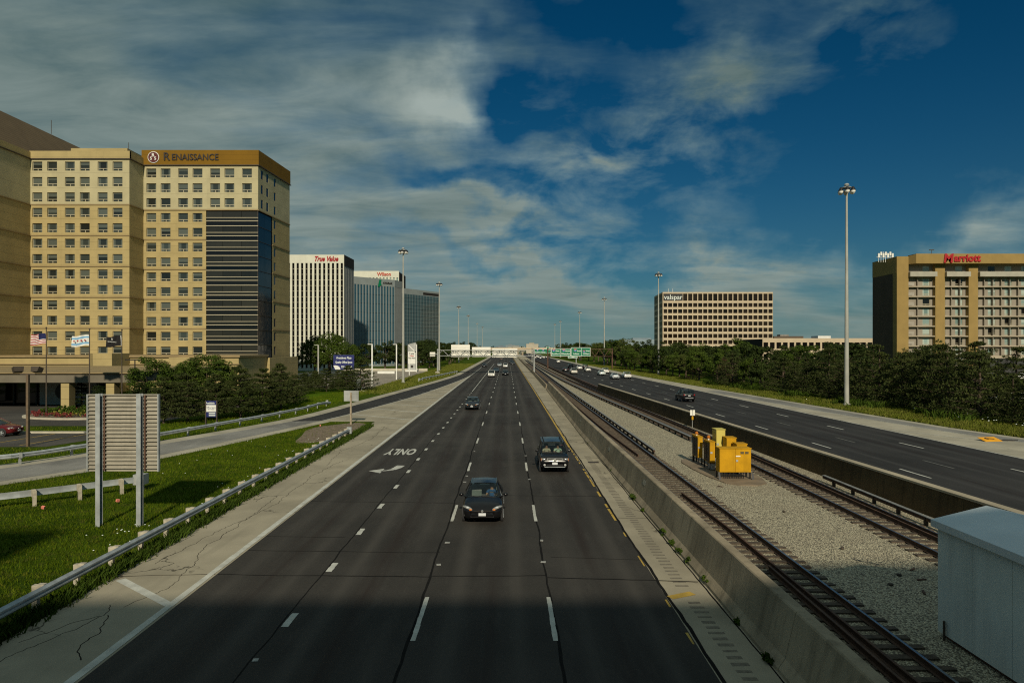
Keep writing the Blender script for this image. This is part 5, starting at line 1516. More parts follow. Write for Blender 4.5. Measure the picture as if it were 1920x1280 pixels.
c3 = cabinet('narrow tall yellow cabinet behind the other narrow one', 11.98, 12.28, 42.9, 44.2, .68, 1.98, MT['yellow'], 1, True, True, 2)
for t_, x, y in ((c2, 12.3, 41.7), (c3, 12.1, 43.6)):
    MB().lathe((x, y, 1.97), [(.05, 0), (.05, .12)], 8).build('insulator', MT['white'], t_)
    MB().lathe((x, y, 2.09), [(.10, 0), (.11, .07), (.05, .16)], 10).build('beacon', mat('orange_beacon', (.42, .13, .01), .4, .1, 5), t_)
cabinet('pale yellow tall cabinet standing highest behind the others', 12.68, 13.22, 41.4, 42.2, .9, 2.62, MT['pale_yellow'], 1)
cabinet('yellow cabinet in the middle of the stepped row', 13.05, 13.62, 40.6, 41.3, .8, 2.22, MT['yellow'], 1)
cabinet('lowest yellow cabinet at the right end of the stepped row', 13.35, 13.95, 39.7, 40.4, .8, 1.98, MT['yellow'], 1)
t = thing('junction_box', 'grey junction box on a thin post left of the yellow cabinets', 'junction box', (12.1, 44.2, ZB))
MB().box(11.95, 12.25, 44.1, 44.3, 1.45, 1.98).build('box', MT['galv'], t); MB().tube((12.1, 44.2, ZB), (12.1, 44.2, 1.45), .035).build('post', MT['black'], t)
t = thing('track_marker', 'small white and yellow marker on a post beside the dark barrier', 'marker', (17.1, 63, ZB))
MB().tube((17.1, 63.05, ZB), (17.1, 63.05, 1.7), .03).build('post', MT['galv_dull'], t)
for dx in (-.12, .12): MB().box(17.1 + dx - .1, 17.1 + dx + .1, 62.97, 63.0, 1.35, 1.85).build('plate', MT['white_panel'], t)
MB().box(17.02, 17.18, 62.97, 63.0, .95, 1.28).build('yellow_plate', MT['yellow'], t)
# the pale grey shed beside the tracks
sd = thing('equipment_shed', 'pale grey metal equipment shed on the ballast by the tracks', 'shed', (12.4, 17.6, ZB))
X0, X1, Y0, Y1 = 11.1, 13.75, 8.5, 17.6
n = 7; w = (Y1 - Y0) / n
for i in range(n):
    MB().box(X0, X0 + .05, Y0 + w * i + .006, Y0 + w * (i + 1) - .006, ZB + .12, 3.1).build('wall_panel', MT['shed'], sd)
MB().prism([(X0 + .02, Y0 + .01), (X1, Y0 + .01), (X1, Y1 - .03), (X0 + .02, Y1 - .03)], ZB + .12, 3.1).build('inner_body', MT['shed'], sd)
gb = MB().add([(X0, Y1, 3.1), (X1, Y1, 3.1), ((X0 + X1) / 2, Y1, 3.45), (X0, Y1 - .06, 3.1), (X1, Y1 - .06, 3.1), ((X0 + X1) / 2, Y1 - .06, 3.45)], [(0, 1, 2), (5, 4, 3)]); gb.build('gable', MT['shed'], sd)
for sgn in (0, 1):
    xm = (X0 + X1) / 2; xe = X0 - .1 if sgn == 0 else X1 + .1
    MB().add([(xe, Y0, 3.08), (xm, Y0, 3.43), (xm, Y1 + .1, 3.43), (xe, Y1 + .1, 3.08), (xe, Y0, 3.16), (xm, Y0, 3.51), (xm, Y1 + .1, 3.51), (xe, Y1 + .1, 3.16)],
             [(0, 1, 2, 3), (4, 5, 6, 7), (0, 4, 7, 3), (2, 6, 7, 3), (0, 1, 5, 4), (1, 2, 6, 5)]).build('roof_panel', MT['shed_roof'], sd)
MB().box(X0 - .12, X0 - .102, Y0, Y1 + .1, 2.98, 3.16).build('eave_trim', MT['shed_roof'], sd)
MB().box(X0 + .1, X1 - .1, Y0 + .1, Y1 - .1, ZB - .1, ZB + .12).build('skid', MT['rust'], sd)
MB().tube((X0 - .06, Y1 - .35, ZB), (X0 - .06, Y1 - .35, ZB + .5), .03).build('conduit', MT['bronze'], sd)
# flattened arrow sign on the gore
t = thing('fallen_sign', 'yellow orange arrow sign knocked flat on the opposite gore', 'road sign', (39.4, 55.2, 0), R(4))
def L_(mb, name, m): return mb.build(name, m, t, local=True)
L_(MB().add([(-.75, 0, .03), (.78, .12, .05), (.80, 1.05, .26), (-.72, .95, .24), (-.75, 0, 0), (.78, .12, .02), (.80, 1.05, .23), (-.72, .95, .21)], [(0, 1, 2, 3), (7, 6, 5, 4), (0, 4, 5, 1), (1, 5, 6, 2), (2, 6, 7, 3), (3, 7, 4, 0)]), 'panel', MT['orange'])
L_(MB().add([(-.38, .62, .175), (-.1, .9, .24), (-.1, .75, .205), (.42, .62, .172), (.42, .45, .135), (-.1, .55, .158), (-.12, .38, .12)], [(0, 6, 5, 1), (1, 5, 2), (2, 5, 4, 3)]), 'arrow', MT['black'])
L_(MB().tube((.7, .5, .08), (2.2, .25, .06), .05), 'post', MT['black'])
# ------------------------------------------------------------------ cars (front towards +y in their own frame)
def grid_patch(c00, c10, c11, c01, nx=6, nz=4, bulge=(0, 0, 0), inset=0.0):
    """curved patch between four corners; bulge is added at the middle"""
    c = [Vector(p) for p in (c00, c10, c11, c01)]
    mb = MB(); v = []
    for j in range(nz + 1):
        for i in range(nx + 1):
            a, b = i / nx, j / nz
            a_, b_ = inset + (1 - 2 * inset) * a, inset + (1 - 2 * inset) * b
            p = (c[0] * (1 - a_) + c[1] * a_) * (1 - b_) + (c[3] * (1 - a_) + c[2] * a_) * b_
            k = (1 - (2 * a_ - 1) ** 2)
            k2 = 1 - (2 * b_ - 1) ** 2
            p = p + Vector(bulge) * k * (.6 + .4 * k2)
            v.append(p)
    f = [(j * (nx + 1) + i, j * (nx + 1) + i + 1, (j + 1) * (nx + 1) + i + 1, (j + 1) * (nx + 1) + i) for j in range(nz) for i in range(nx)]
    return mb.add(v, f)
def car_body(st):
    """st: (y, half width, sill z, shoulder z, top z)"""
    mb = MB(); rings = []
    for y, w, zb, zs, zt in st:
        h = [(0, zb), (.80 * w, zb), (.955 * w, zb + .06), (w, zb + .24), (1.0 * w, (zb + zs) / 2 + .12), (.985 * w, zs - .07), (.93 * w, zs), (.80 * w, min(zs + .02, zt) if zt < zs else zs + (zt - zs) * .55), (.45 * w, zt - .012 if zt >= zs else zt), (0, zt)]
        r = [(x, y, z) for x, z in h] + [(-x, y, z) for x, z in h[-2:0:-1]]
        rings.append(r)
    n = len(rings[0])
    v = [p for r in rings for p in r]
    f, m_ = [], []
    for i in range(len(rings) - 1):
        tub = st[i][4] < st[i][3] - .1 or st[i + 1][4] < st[i + 1][3] - .1
        for k in range(n):
            f.append((i * n + k, i * n + (k + 1) % n, (i + 1) * n + (k + 1) % n, (i + 1) * n + k))
            m_.append(1 if (tub and 7 <= k <= 10) else (1 if k in (0, 17) else 0))
    f += [tuple(range(n)), tuple(range((len(rings) - 1) * n, len(rings) * n))]; m_ += [0, 0]
    mb.add(v, f); mb.m = m_
    return mb
SED = dict(st=[(-2.27, .66, .42, .60, .66), (-2.22, .78, .32, .74, .92), (-2.05, .85, .27, .86, 1.06), (-1.70, .875, .24, .90, 1.08), (-1.58, .88, .22, .91, 1.06), (-1.54, .88, .22, .91, .56), (-.5, .885, .20, .91, .5), (.6, .885, .20, .90, .5), (1.04, .885, .20, .90, .58), (1.08, .885, .20, .90, 1.0),
               (1.3, .88, .21, .87, .965), (1.7, .865, .22, .82, .90), (1.98, .83, .24, .76, .82), (2.14, .77, .27, .66, .72), (2.24, .66, .31, .56, .61), (2.28, .52, .35, .50, .53)],
           A0=(.76, 1.10, .96), A1=(.57, .30, 1.41), C1=(.56, -.86, 1.42), C0=(.70, -1.62, 1.05), belt=.925, zr=1.47, wy=(1.40, -1.30), wr=.315, wx=.80, bp=-.22, half=.885)
SUV = dict(st=[(-2.21, .74, .46, .92, 1.02), (-2.17, .84, .40, 1.06, 1.12), (-2.0, .885, .34, 1.10, 1.13), (-1.97, .885, .33, 1.10, .72), (0, .90, .30, 1.08, .62), (.9, .90, .30, 1.07, .68), (.94, .90, .30, 1.07, 1.13), (1.3, .895, .30, 1.05, 1.11), (1.75, .88, .31, 1.02, 1.07),
               (2.0, .86, .34, .97, 1.02), (2.12, .83, .36, .88, .95), (2.19, .78, .40, .78, .84), (2.23, .70, .44, .66, .70)],
           A0=(.80, 1.0, 1.10), A1=(.66, .40, 1.66), C1=(.65, -1.86, 1.68), C0=(.74, -2.12, 1.13), belt=1.09, zr=1.73, wy=(1.34, -1.28), wr=.36, wx=.80, bp=-.30, half=.90)
def car_proto(D, suv):
    """list of (name, mesh, location, parent name or None, needed when far)"""
    out = []
    add = lambda n_, mb, m_, par=None, far=True, sm=40, loc=(0, 0, 0): out.append((n_, mb.mesh(n_, m_, sm), loc, par, far))
    add('body', car_body(D['st']), [MT['paint'], MT['interior']])
    (ax, ay, az), (bx, by, bz), (cx, cy, cz), (dx, dy, dz) = D['A0'], D['A1'], D['C1'], D['C0']
    add('windshield', grid_patch((-ax, ay, az), (ax, ay, az), (bx, by, bz), (-bx, by, bz), 8, 5, (0, .10, .015)), MT['glass'])
    add('rear_window', grid_patch((dx, dy, dz), (-dx, dy, dz), (-cx, cy, cz), (cx, cy, cz), 8, 4, (0, -.06, .01)), MT['glass'])
    rf = grid_patch((-bx, by, bz), (bx, by, bz), (cx, cy, cz), (-cx, cy, cz), 8, 6, (0, .0, D['zr'] - bz)); add('roof', rf, MT['paint'])
    zb = D['belt']; bp = D['bp']
    for s in (-1, 1):
        fa, ra = (s * D['half'] * .95, ay - .12, zb), (s * D['half'] * .95, bp, zb)
        ft, rt = (s * (bx + .015), by - .05, bz - .03), (s * (cx + .03), bp - .02, cz - .02)
        add('side_window', grid_patch(fa, ra, rt, ft, 4, 3, (s * .03, 0, 0)), MT['glass'])
        r0, r1 = (s * D['half'] * .95, bp - .09, zb), (s * D['half'] * .94, dy + .30, zb + .02)
        t0, t1 = (s * (cx + .03), bp - .09, cz - .02), (s * (cx + .015), cy + .02, cz - .03)
        add('side_window', grid_patch(r0, r1, t1, t0, 4, 3, (s * .02, 0, 0)), MT['glass'])
        pl = MB().tube((s * ax * 1.03, ay - .03, az - .02), (s * (bx + .01), by - .02, bz + .005), .042, .038, 6)
        pl.tube((s * D['half'] * .955, bp - .045, zb), (s * (cx + .035), bp - .055, cz), .045, .04, 6)
        pl.tube((s * (bx + .01), by - .02, bz), (s * (cx + .01), cy, cz), .035, .035, 6)
        pl.add([(s * D['half'] * .945, dy + .32, zb), (s * (dx + .02), dy - .02, dz - .01), (s * (cx + .012), cy - .03, cz), (s * (cx + .018), cy + .06, cz - .02)], [(0, 1, 2, 3)])
        add('pillars', pl, MT['paint'])
        mr = MB().ball((s * (D['half'] + .11), ay - .32, zb + .07), .11, .06, .08); mr.tube((s * (D['half'] - .05), ay - .28, zb + .02), (s * (D['half'] + .06), ay - .31, zb + .04), .03)
        add('mirror', mr, MT['paint'])
        add('door_handle', MB().box(s * D['half'] - .02, s * D['half'] + .025, -.12, .06, zb - .17, zb - .13), MT['paint'], None, False)
        for wi, y in enumerate(D['wy']):
            R_ = D['wr']
            add('wheel_arch', MB().lathe((s * (D['half'] - .10), y, R_ + .02), [(R_ + .07, 0), (R_ + .07, s * .108)], 18, 'x'), MT['interior'])
            ty = MB().lathe((0, 0, 0), [(R_ * .62, -.1), (R_ * .96, -.1), (R_, -.06), (R_, .06), (R_ * .96, .1), (R_ * .62, .1)], 20, 'x')
            out.append(('wheel', MB().lathe((0, 0, 0), [(R_ * .3, -.06), (R_ * .3, .06)], 10, 'x').mesh('wheel', MT['galv_dull']), (s * D['wx'], y, R_), None, True))
            out.append(('tyre', ty.mesh('tyre', MT['rubber'], 40), (0, 0, 0), 'wheel', True))
            rm = MB()
            for q in range(5):
                a = q * 2 * math.pi / 5
                rm.tube((s * .075, 0, 0), (s * .085, math.cos(a) * R_ * .62, math.sin(a) * R_ * .62), .045, .03, 5)
            rm.lathe((s * .07, 0, 0), [(R_ * .64, 0), (R_ * .64, s * .03), (R_ * .56, s * .03), (R_ * .56, 0)], 16, 'x')
            out.append(('rim', rm.mesh('rim', MT['galv'], 40), (0, 0, 0), 'wheel', True))
    if suv:
        for s in (-1, 1):
            add('headlight', MB().box(s * .66 - .15, s * .66 + .15, 2.0, 2.15, .76, .93), MT['lens_dim'])
            add('lamp_bulb', MB().lathe((s * .65, 2.145, .845), [(.075, 0), (.05, .02)], 12, 'y'), MT['lens'])
            add('turn_lamp', MB().box(s * .79 - .045, s * .79 + .045, 1.93, 2.125, .77, .92), MT['amber'])
            add('fog_lamp', MB().lathe((s * .62, 2.17, .54), [(.075, .05), (.06, .075)], 12, 'y'), MT['lens'])
            add('roof_rail', MB().tube((s * .56, .2, 1.74), (s * .56, -1.6, 1.76), .028).tube((s * .56, .2, 1.68), (s * .56, .15, 1.745), .03).tube((s * .56, -1.6, 1.7), (s * .56, -1.58, 1.765), .03), MT['black'])
            add('tail_lamp', MB().box(s * .70 - .08, s * .70 + .08, -2.2, -2.06, .92, 1.12), MT['red_lens'])
        gr = MB().box(-.47, .47, 2.15, 2.2, .70, .745).box(-.47, .47, 2.15, 2.2, .90, .945).box(-.47, -.42, 2.15, 2.2, .745, .90).box(.42, .47, 2.15, 2.2, .745, .90).box(-.42, .42, 2.16, 2.21, .80, .845)
        add('grille', gr, MT['chrome']); add('grille_mesh', MB().box(-.42, .42, 2.13, 2.165, .745, .90), MT['black'])
        add('emblem', MB().lathe((0, 2.2, .825), [(.07, 0), (.065, .02)], 14, 'y'), MT['chrome'])
        add('lower_intake', MB().box(-.5, .5, 2.15, 2.235, .48, .58), MT['black']); add('skid_trim', MB().box(-.62, .62, 2.17, 2.245, .40, .435), MT['galv'])
        add('license_plate', MB().box(-.16, .16, 2.235, 2.25, .56, .70), MT['plate'])
        add('rear_plate', MB().box(-.16, .16, -2.235, -2.215, .86, .98), MT['plate']); add('rear_trim', MB().box(-.55, .55, -2.245, -2.2, .58, .66), MT['chrome'])
    else:
        for s in (-1, 1):
            hl = MB().ball((0, 0, 0), .23, .13, .085, 12, 6); hl.v = [(x * 1, y - s * x * .62, z + s * x * .22) for x, y, z in hl.v]
            hl.v = [(x + s * .635, y + 2.03, z + .68) for x, y, z in hl.v]
            add('headlight', hl, MT['lens_dim'])
            add('lamp_bulb', MB().ball((s * .63, 2.125, .715), .085, .06, .055, 10, 6), MT['lens'])
            add('turn_lamp', MB().ball((s * .50, 2.195, .635), .07, .035, .045, 8, 5), MT['amber'])
            add('tail_lamp', MB().ball((s * .62, -2.13, .88), .13, .12, .08, 10, 6), MT['red_lens'])
        gr = MB()
        for q in range(4): gr.box(-.36 + q * .012, .36 - q * .012, 2.225 - q * .006 + q * .018, 2.262, .60 - q * .035, .612 - q * .035)
        add('grille', gr, MT['bronze']); add('grille_mesh', MB().box(-.37, .37, 2.2, 2.262, .475, .625), MT['black'])
        add('emblem', MB().lathe((0, 2.262, .60), [(.055, 0), (.05, .02)], 14, 'y'), MT['chrome'])
        add('lower_intake', MB().box(-.5, .5, 2.2, 2.275, .33, .40), MT['black'])
        add('license_plate', MB().box(-.155, .155, 2.285, 2.30, .40, .52), MT['plate'])
        add('rear_plate', MB().box(-.155, .155, -2.285, -2.265, .60, .72), MT['plate'])
    sx = .36; zs = .32 if not suv else .46
    for s in (-1, 1):
        se = MB().box(s * sx - .24, s * sx + .24, -.45, .12, zs, zs + .22)
        bk = MB().box(s * sx - .23, s * sx + .23, -.58, -.44, zs + .2, zs + .78); bk.v = [(x, y - (z - zs) * .22, z) for x, y, z in bk.v]
        se.v += []; b0 = len(se.v); se.add(bk.v, bk.f)
        hr = MB().box(s * sx - .13, s * sx + .13, -.80, -.71, zs + .80, zs + .98); se.add(hr.v, hr.f)
        add('seat', se, MT['seat'], None, False, None)
    add('rear_seat', MB().box(-.62, .62, -1.45, -1.2, zs, zs + .72), MT['seat'], None, False, None)
    add('dashboard', MB().box(-.70, .70, ay - .42, ay - .05, zs + .2, zb - .03), MT['interior'], None, True, None)
    tor = MB()
    for q in range(14):
        a0, a1 = q * 2 * math.pi / 14, (q + 1) * 2 * math.pi / 14
        P_ = lambda a: (-sx + .18 * math.cos(a), ay - .55 - .18 * math.sin(a) * .35, zb - .04 + .17 * math.sin(a))
        tor.tube(P_(a0), P_(a1), .016, n=6)
    add('steering_wheel', tor, MT['black'], None, False)
    add('wiper', MB().tube((-.55, ay + .06, az + .01), (.05, ay + .085, az + .05), .012, n=5).tube((0, ay + .09, az + .01), (.55, ay + .05, az + .06), .012, n=5), MT['black'], None, False)
    return out
MT['lens_dim'] = mat('lamp_glass_cover', (.34, .34, .32), .12, .1, 20, metal=.4)
PROTO = {'sedan': car_proto(SED, False), 'suv': car_proto(SUV, True)}
def car(kind, name, label, x, y, rz, col, far=True, group=None, scale=1.0):
    t = thing(name, label, 'car' if kind == 'sedan' else 'SUV', (x, y, .006), rz, group)
    t.scale = (scale,) * 3
    last = None
    for n_, me, loc, par, need in PROTO[kind]:
        if far and not need: continue
        if far and n_ in ('emblem', 'door_handle', 'turn_lamp', 'grille_mesh', 'skid_trim', 'rim', 'fog_lamp'): continue
        if far and y > 150 and n_ in ('wheel_arch', 'mirror', 'lower_intake', 'pillars'):
            if n_ != 'pillars': continue
        o = place(n_, me, last if par else t, loc, world=False)
        o.color = (*col, 1)
        if n_ == 'wheel': last = o
    return t
BLK, DGR, WHT, SIL = (.006, .006, .007), (.022, .026, .030), (.70, .69, .64), (.40, .42, .43)
ONC = 'cars coming towards the camera'; GOI = 'cars driving away on the opposite road'
PI = math.pi
s1 = car('sedan', 'sedan', 'black sedan in the middle lane, the car nearest the camera', -1.07, 31.5, PI, BLK, False)
s2_ = car('suv', 'sport_utility_car', 'black SUV with a chrome grille in the lane beside the yellow line', 2.87, 43.3, PI, BLK, False)
car('sedan', 'sedan', 'dark blue grey sedan alone in the lane with dotted marks', -4.3, 85.1, PI, DGR, False)
for k, x, y, c, lb in (('suv', -4.05, 176, WHT, 'white car in front of the far oncoming group'), ('sedan', -.5, 187.5, BLK, 'black car with lit lamps beside the white oncoming car'), ('sedan', -3.4, 211, SIL, 'silver car right behind the white oncoming car'),
                       ('suv', -.7, 258, WHT, 'white car in the middle lane near the sign gantry'), ('sedan', -3.1, 276, SIL, 'silver car next to the white car near the sign gantry'), ('sedan', 2.4, 306, DGR, 'dark blue car in the lane along the yellow line'),
                       ('sedan', -9.0, 268, BLK, 'dark car entering the exit ramp lane'), ('sedan', -3.6, 425, (.12, .06, .04), 'distant brown car under the white sign backs'), ('sedan', 1.9, 335, DGR, 'distant dark car behind the dark blue car')):
    car(k, 'sedan' if k == 'sedan' else 'sport_utility_car', lb, x, y, PI, c, True, ONC)
car('suv', 'sport_utility_car', 'black SUV driving away alone, nearest car on the opposite road', 25.25, 97.0, R(1.2), BLK, False, GOI)
for k, x, y, c, lb in (('suv', 29.3, 168, WHT, 'white SUV at the rear of the departing group, rightmost of it'), ('sedan', 26.0, 165.5, (.55, .60, .62), 'pale sedan beside the white SUV in the departing group'), ('sedan', 25.8, 187, (.52, .58, .56), 'pale green grey sedan third from the rear of the departing group'),
                       ('suv', 28.7, 200.5, WHT, 'white SUV close behind the rusty gantry post'), ('suv', 19.1, 196.6, (.62, .60, .52), 'cream van-like car in the lane along the barrier'), ('sedan', 25.4, 216, WHT, 'white sedan below the wide green signs'),
                       ('suv', 27.6, 242, BLK, 'black SUV partly behind the white sedan below the green signs'), ('sedan', 18.4, 216, BLK, 'black sedan ahead of the cream car along the barrier'), ('suv', 23.2, 251, BLK, 'black SUV in the middle of the departing group'),
                       ('sedan', 24.9, 236, WHT, 'small white car between the two black SUVs'), ('sedan', 25.6, 343, WHT, 'white car alone beyond the green sign gantry')):
    car(k, 'sedan' if k == 'sedan' else 'sport_utility_car', lb, x, y, R(1.0), c, True, GOI)
for i, (x, y, c, lb) in enumerate([(19.6, 480, WHT, 'white car along the barrier at the tail of the distant jam'), (22.8, 470, SIL, 'silver car last in the second lane of the distant jam'), (26.0, 486, WHT, 'white car last in the third lane of the distant jam'), (29, 476, BLK, 'black car last in the outer lane of the distant jam'),
                               (20.2, 505, (.3, .05, .04), 'red car along the barrier in the distant jam'), (23.4, 512, WHT, 'white car ahead of the silver one in the distant jam'), (26.5, 520, SIL, 'silver car in the third lane of the distant jam'), (29.3, 503, WHT, 'white car ahead of the black one in the distant jam'), (19.8, 540, BLK, 'black car ahead of the red one in the distant jam'), (24, 548, WHT, 'foremost white car of the distant jam')]):
    car('sedan' if i % 3 else 'suv', 'distant_car', lb, x, y, 0, c, True, 'distant jam of cars')
car('sedan', 'parked_car', 'dark red car in the hotel lot, cut by the picture edge', -44.6, 59.2, -PI / 2, (.09, .006, .008), False)
for i, (x, y, c, lb) in enumerate([(112, 158, WHT, 'white car parked before the dark podium'), (120, 160, WHT, 'second white car parked before the dark podium'), (104, 150, SIL, 'silver car parked behind the pines'), (62, 78, (.25, .02, .02), 'red car glimpsed behind the pines at the picture edge'), (66, 90, WHT, 'white car glimpsed behind the pines'), (127, 162, WHT, 'third white car parked before the dark podium')]):
    car('suv', 'parked_car', lb, x, y, PI / 2, c, True, 'cars parked behind the pines')

# ------------------------------------------------------------------ people in the two front cars
def skin_mesh(verts, edges, mats, root=0, sub=1):
    me = bpy.data.meshes.new('skin_source')
    me.from_pydata([v[0] for v in verts], edges, [])
    o = bpy.data.objects.new('skin_source', me); COL.objects.link(o)
    md = o.modifiers.new('skin', 'SKIN'); md.use_smooth_shade = True
    sv = me.skin_vertices[0].data
    for i, v in enumerate(verts):
        r = v[1]; sv[i].radius = r if hasattr(r, '__len__') else (r, r)
        sv[i].use_root = (i == root)
    sb = o.modifiers.new('sub', 'SUBSURF'); sb.levels = sub; sb.render_levels = sub
    bpy.context.view_layer.update()
    dg = bpy.context.evaluated_depsgraph_get()
    out = bpy.data.meshes.new_from_object(o.evaluated_get(dg))
    bpy.data.objects.remove(o)
    out.materials.clear(); out.materials.append(mats)
    return out
SKIN = mat('skin', (.36, .20, .13), .6, .08, 20)
def person(label, base, rz, shirt, hair, driver, shades):
    """seated; base is the seat surface; faces +y in its own frame"""
    t = thing('person', label, 'person', base, rz)
    V, E = [], []
    def v(p, r, par=None):
        V.append((p, r)); 
        if par is not None: E.append((par, len(V) - 1))
        return len(V) - 1
    pel = v((0, 0, .10), (.15, .11)); wa = v((0, -.03, .28), (.135, .10), pel); ch = v((0, -.07, .46), (.15, .11), wa); nb = v((0, -.075, .575), (.065, .06), ch)
    nk = v((0, -.06, .63), (.052, .05), nb); hb = v((0, -.045, .70), (.072, .080), nk); hm = v((0, -.04, .765), (.080, .098), hb); ht = v((0, -.045, .835), (.058, .072), hm)
    for s in (-1, 1):
        sh_ = v((s * .175, -.07, .535), .062, nb)
        if driver: el, wr = (s * .27, .08, .33), (s * .16, .33, .42)
        else: el, wr = (s * .25, -.02, .26), (s * .10, .20, .17)
        e_ = v(el, .042, sh_); w_ = v(wr, .028, e_)
        d = (Vector(wr) - Vector(el)).normalized()
        pm = v(tuple(Vector(wr) + d * .07), (.04, .016), w_)
        sd_ = d.cross(Vector((0, 0, 1))).normalized()
        for q, L in enumerate((.062, .074, .078, .068)):
            b_ = Vector(wr) + d * .10 + sd_ * (q - 1.5) * .02
            f1 = v(tuple(b_), .0085, pm); f2 = v(tuple(b_ + d * L * .5 + Vector((0, 0, -.008))), .008, f1); v(tuple(b_ + d * L * .7 + Vector((0, 0, -.035))), .007, f2)
        th = v(tuple(Vector(wr) + d * .04 - sd_ * s * -.035), .010, pm); v(tuple(Vector(wr) + d * .085 - sd_ * s * -.05 + Vector((0, 0, -.01))), .008, th)
        hp = v((s * .10, .02, .09), .085, pel); kn = v((s * .14, .44, .14), .062, hp); an = v((s * .13, .60, -.20), .042, kn); v((s * .13, .74, -.25), .036, an)
    place('body', skin_mesh(V, E, SKIN, 0, 1), t, world=False)
    # shirt over torso and arms
    V2, E2 = [], []
    def v2(p, r, par=None):
        V2.append((p, r))
        if par is not None: E2.append((par, len(V2) - 1))
        return len(V2) - 1
    a = v2((0, 0, .08), (.165, .125)); b = v2((0, -.03, .28), (.155, .12), a); c = v2((0, -.07, .46), (.172, .128), b); d_ = v2((0, -.072, .56), (.09, .08), c)
    for s in (-1, 1):
        q = v2((s * .175, -.07, .53), .080, d_); v2(tuple(Vector((s * .175, -.07, .53)).lerp(Vector((s * .26, .03, .39)), .8)), .066, q)
    place('shirt', skin_mesh(V2, E2, mat('shirt_cloth', shirt, .9, .1, 12), 0, 1), t, world=False)
    for s in (-1, 1):
        V3 = [((s * .09, 0, .09), .105), ((s * .14, .42, .14), .078), ((s * .13, .58, -.16), .058)]
        place('trouser_leg', skin_mesh(V3, [(0, 1), (1, 2)], mat('trouser_cloth', (.03, .035, .05), .9, .1, 12), 0, 1), t, world=False)
    hm_ = MB().ball((0, -.065, .80), .094, .108, .092, 14, 8); hm_.v = [(x, min(y, .03), max(z, .815 if y > -.03 else .72)) for x, y, z in hm_.v]
    hm_.build('hair', mat('hair', hair, .7, .15, 40), t, 60, local=True)
    fc = MB().ball((0, .058, .755), .014, .022, .024, 8, 5).ball((0, .048, .712), .026, .012, .008, 8, 4)
    fc.build('nose_and_mouth', mat('lip_skin', (.33, .16, .11), .6, .05, 20), t, 60, local=True)
    if shades: MB().box(-.07, .07, .05, .066, .772, .80).box(-.08, -.07, -.03, .06, .785, .795).box(.07, .08, -.03, .06, .785, .795).build('sunglasses', MT['black'], t, local=True)
    else:
        for s in (-1, 1): MB().ball((s * .032, .053, .782), .014, .008, .009, 8, 4).build('eye', MT['sign_white'], t, local=True)
    for s in (-1, 1): MB().ball((s * .084, -.045, .765), .012, .025, .034, 8, 5).build('ear', SKIN, t, 60, local=True)
def seat_of(cx, cy, side, suv):
    # side: -1 is the driver's seat in the car's own frame; the cars face the camera
    return (cx - side * .36, cy + .28, .006 + (.40 if not suv else .56))
person('driver in a blue shirt and sunglasses at the wheel of the black sedan', seat_of(-1.07, 31.5, -1, False), PI, (.03, .09, .22), (.02, .014, .01), True, True)
person('driver in a pale green shirt at the wheel of the black SUV', seat_of(2.87, 43.3, -1, True), PI, (.45, .55, .44), (.10, .07, .05), True, False)
person('passenger in a beige top beside the driver of the black SUV', seat_of(2.87, 43.3, 1, True), PI, (.42, .36, .27), (.05, .03, .02), False, False)
# ------------------------------------------------------------------ trees: many small leaf faces round real limbs
def leaf_cloud(centres, per, spread, size, mode, rng):
    """centres: (n, 4) clump centre and radius; returns vertex and quad arrays"""
    n = len(centres)
    c = np.repeat(centres, per, axis=0)
    m = len(c)
    d = rng.normal(size=(m, 3)); d /= np.linalg.norm(d, axis=1)[:, None]
    rad = c[:, 3:4] * rng.uniform(.35, 1.0, (m, 1)) ** .6
    p = c[:, :3] + d * rad * np.array([1, 1, spread])
    s = size * rng.uniform(.6, 1.35, (m, 1))
    if mode == 'leaf':
        nrm = d + rng.normal(scale=.55, size=(m, 3)); nrm[:, 2] += .35
        nrm /= np.linalg.norm(nrm, axis=1)[:, None]
        a = np.cross(nrm, rng.normal(size=(m, 3))); a /= np.linalg.norm(a, axis=1)[:, None]
        b = np.cross(nrm, a)
        v = np.stack([p - a * s, p + b * s * .55, p + a * s, p - b * s * .55], 1)
    else:                                         # needle sprays pointing outward and up
        ax = d + np.array([0, 0, .55]) + rng.normal(scale=.25, size=(m, 3)); ax /= np.linalg.norm(ax, axis=1)[:, None]
        b = np.cross(ax, rng.normal(size=(m, 3))); b /= np.linalg.norm(b, axis=1)[:, None]
        v = np.stack([p, p + ax * s * .9 + b * s * .30, p + ax * s * 1.9, p + ax * s * .9 - b * s * .30], 1)
    return v.reshape(-1, 3)
def cloud_mesh(name, V, m):
    me = bpy.data.meshes.new(name)
    nq = len(V) // 4
    me.vertices.add(len(V)); me.vertices.foreach_set('co', V.astype(np.float32).ravel())
    me.loops.add(nq * 4); me.loops.foreach_set('vertex_index', np.arange(nq * 4, dtype=np.int32))
    me.polygons.add(nq); me.polygons.foreach_set('loop_start', np.arange(0, nq * 4, 4, dtype=np.int32)); me.polygons.foreach_set('loop_total', np.full(nq, 4, dtype=np.int32))
    me.materials.append(m)
    me.update(calc_edges=True)
    return me
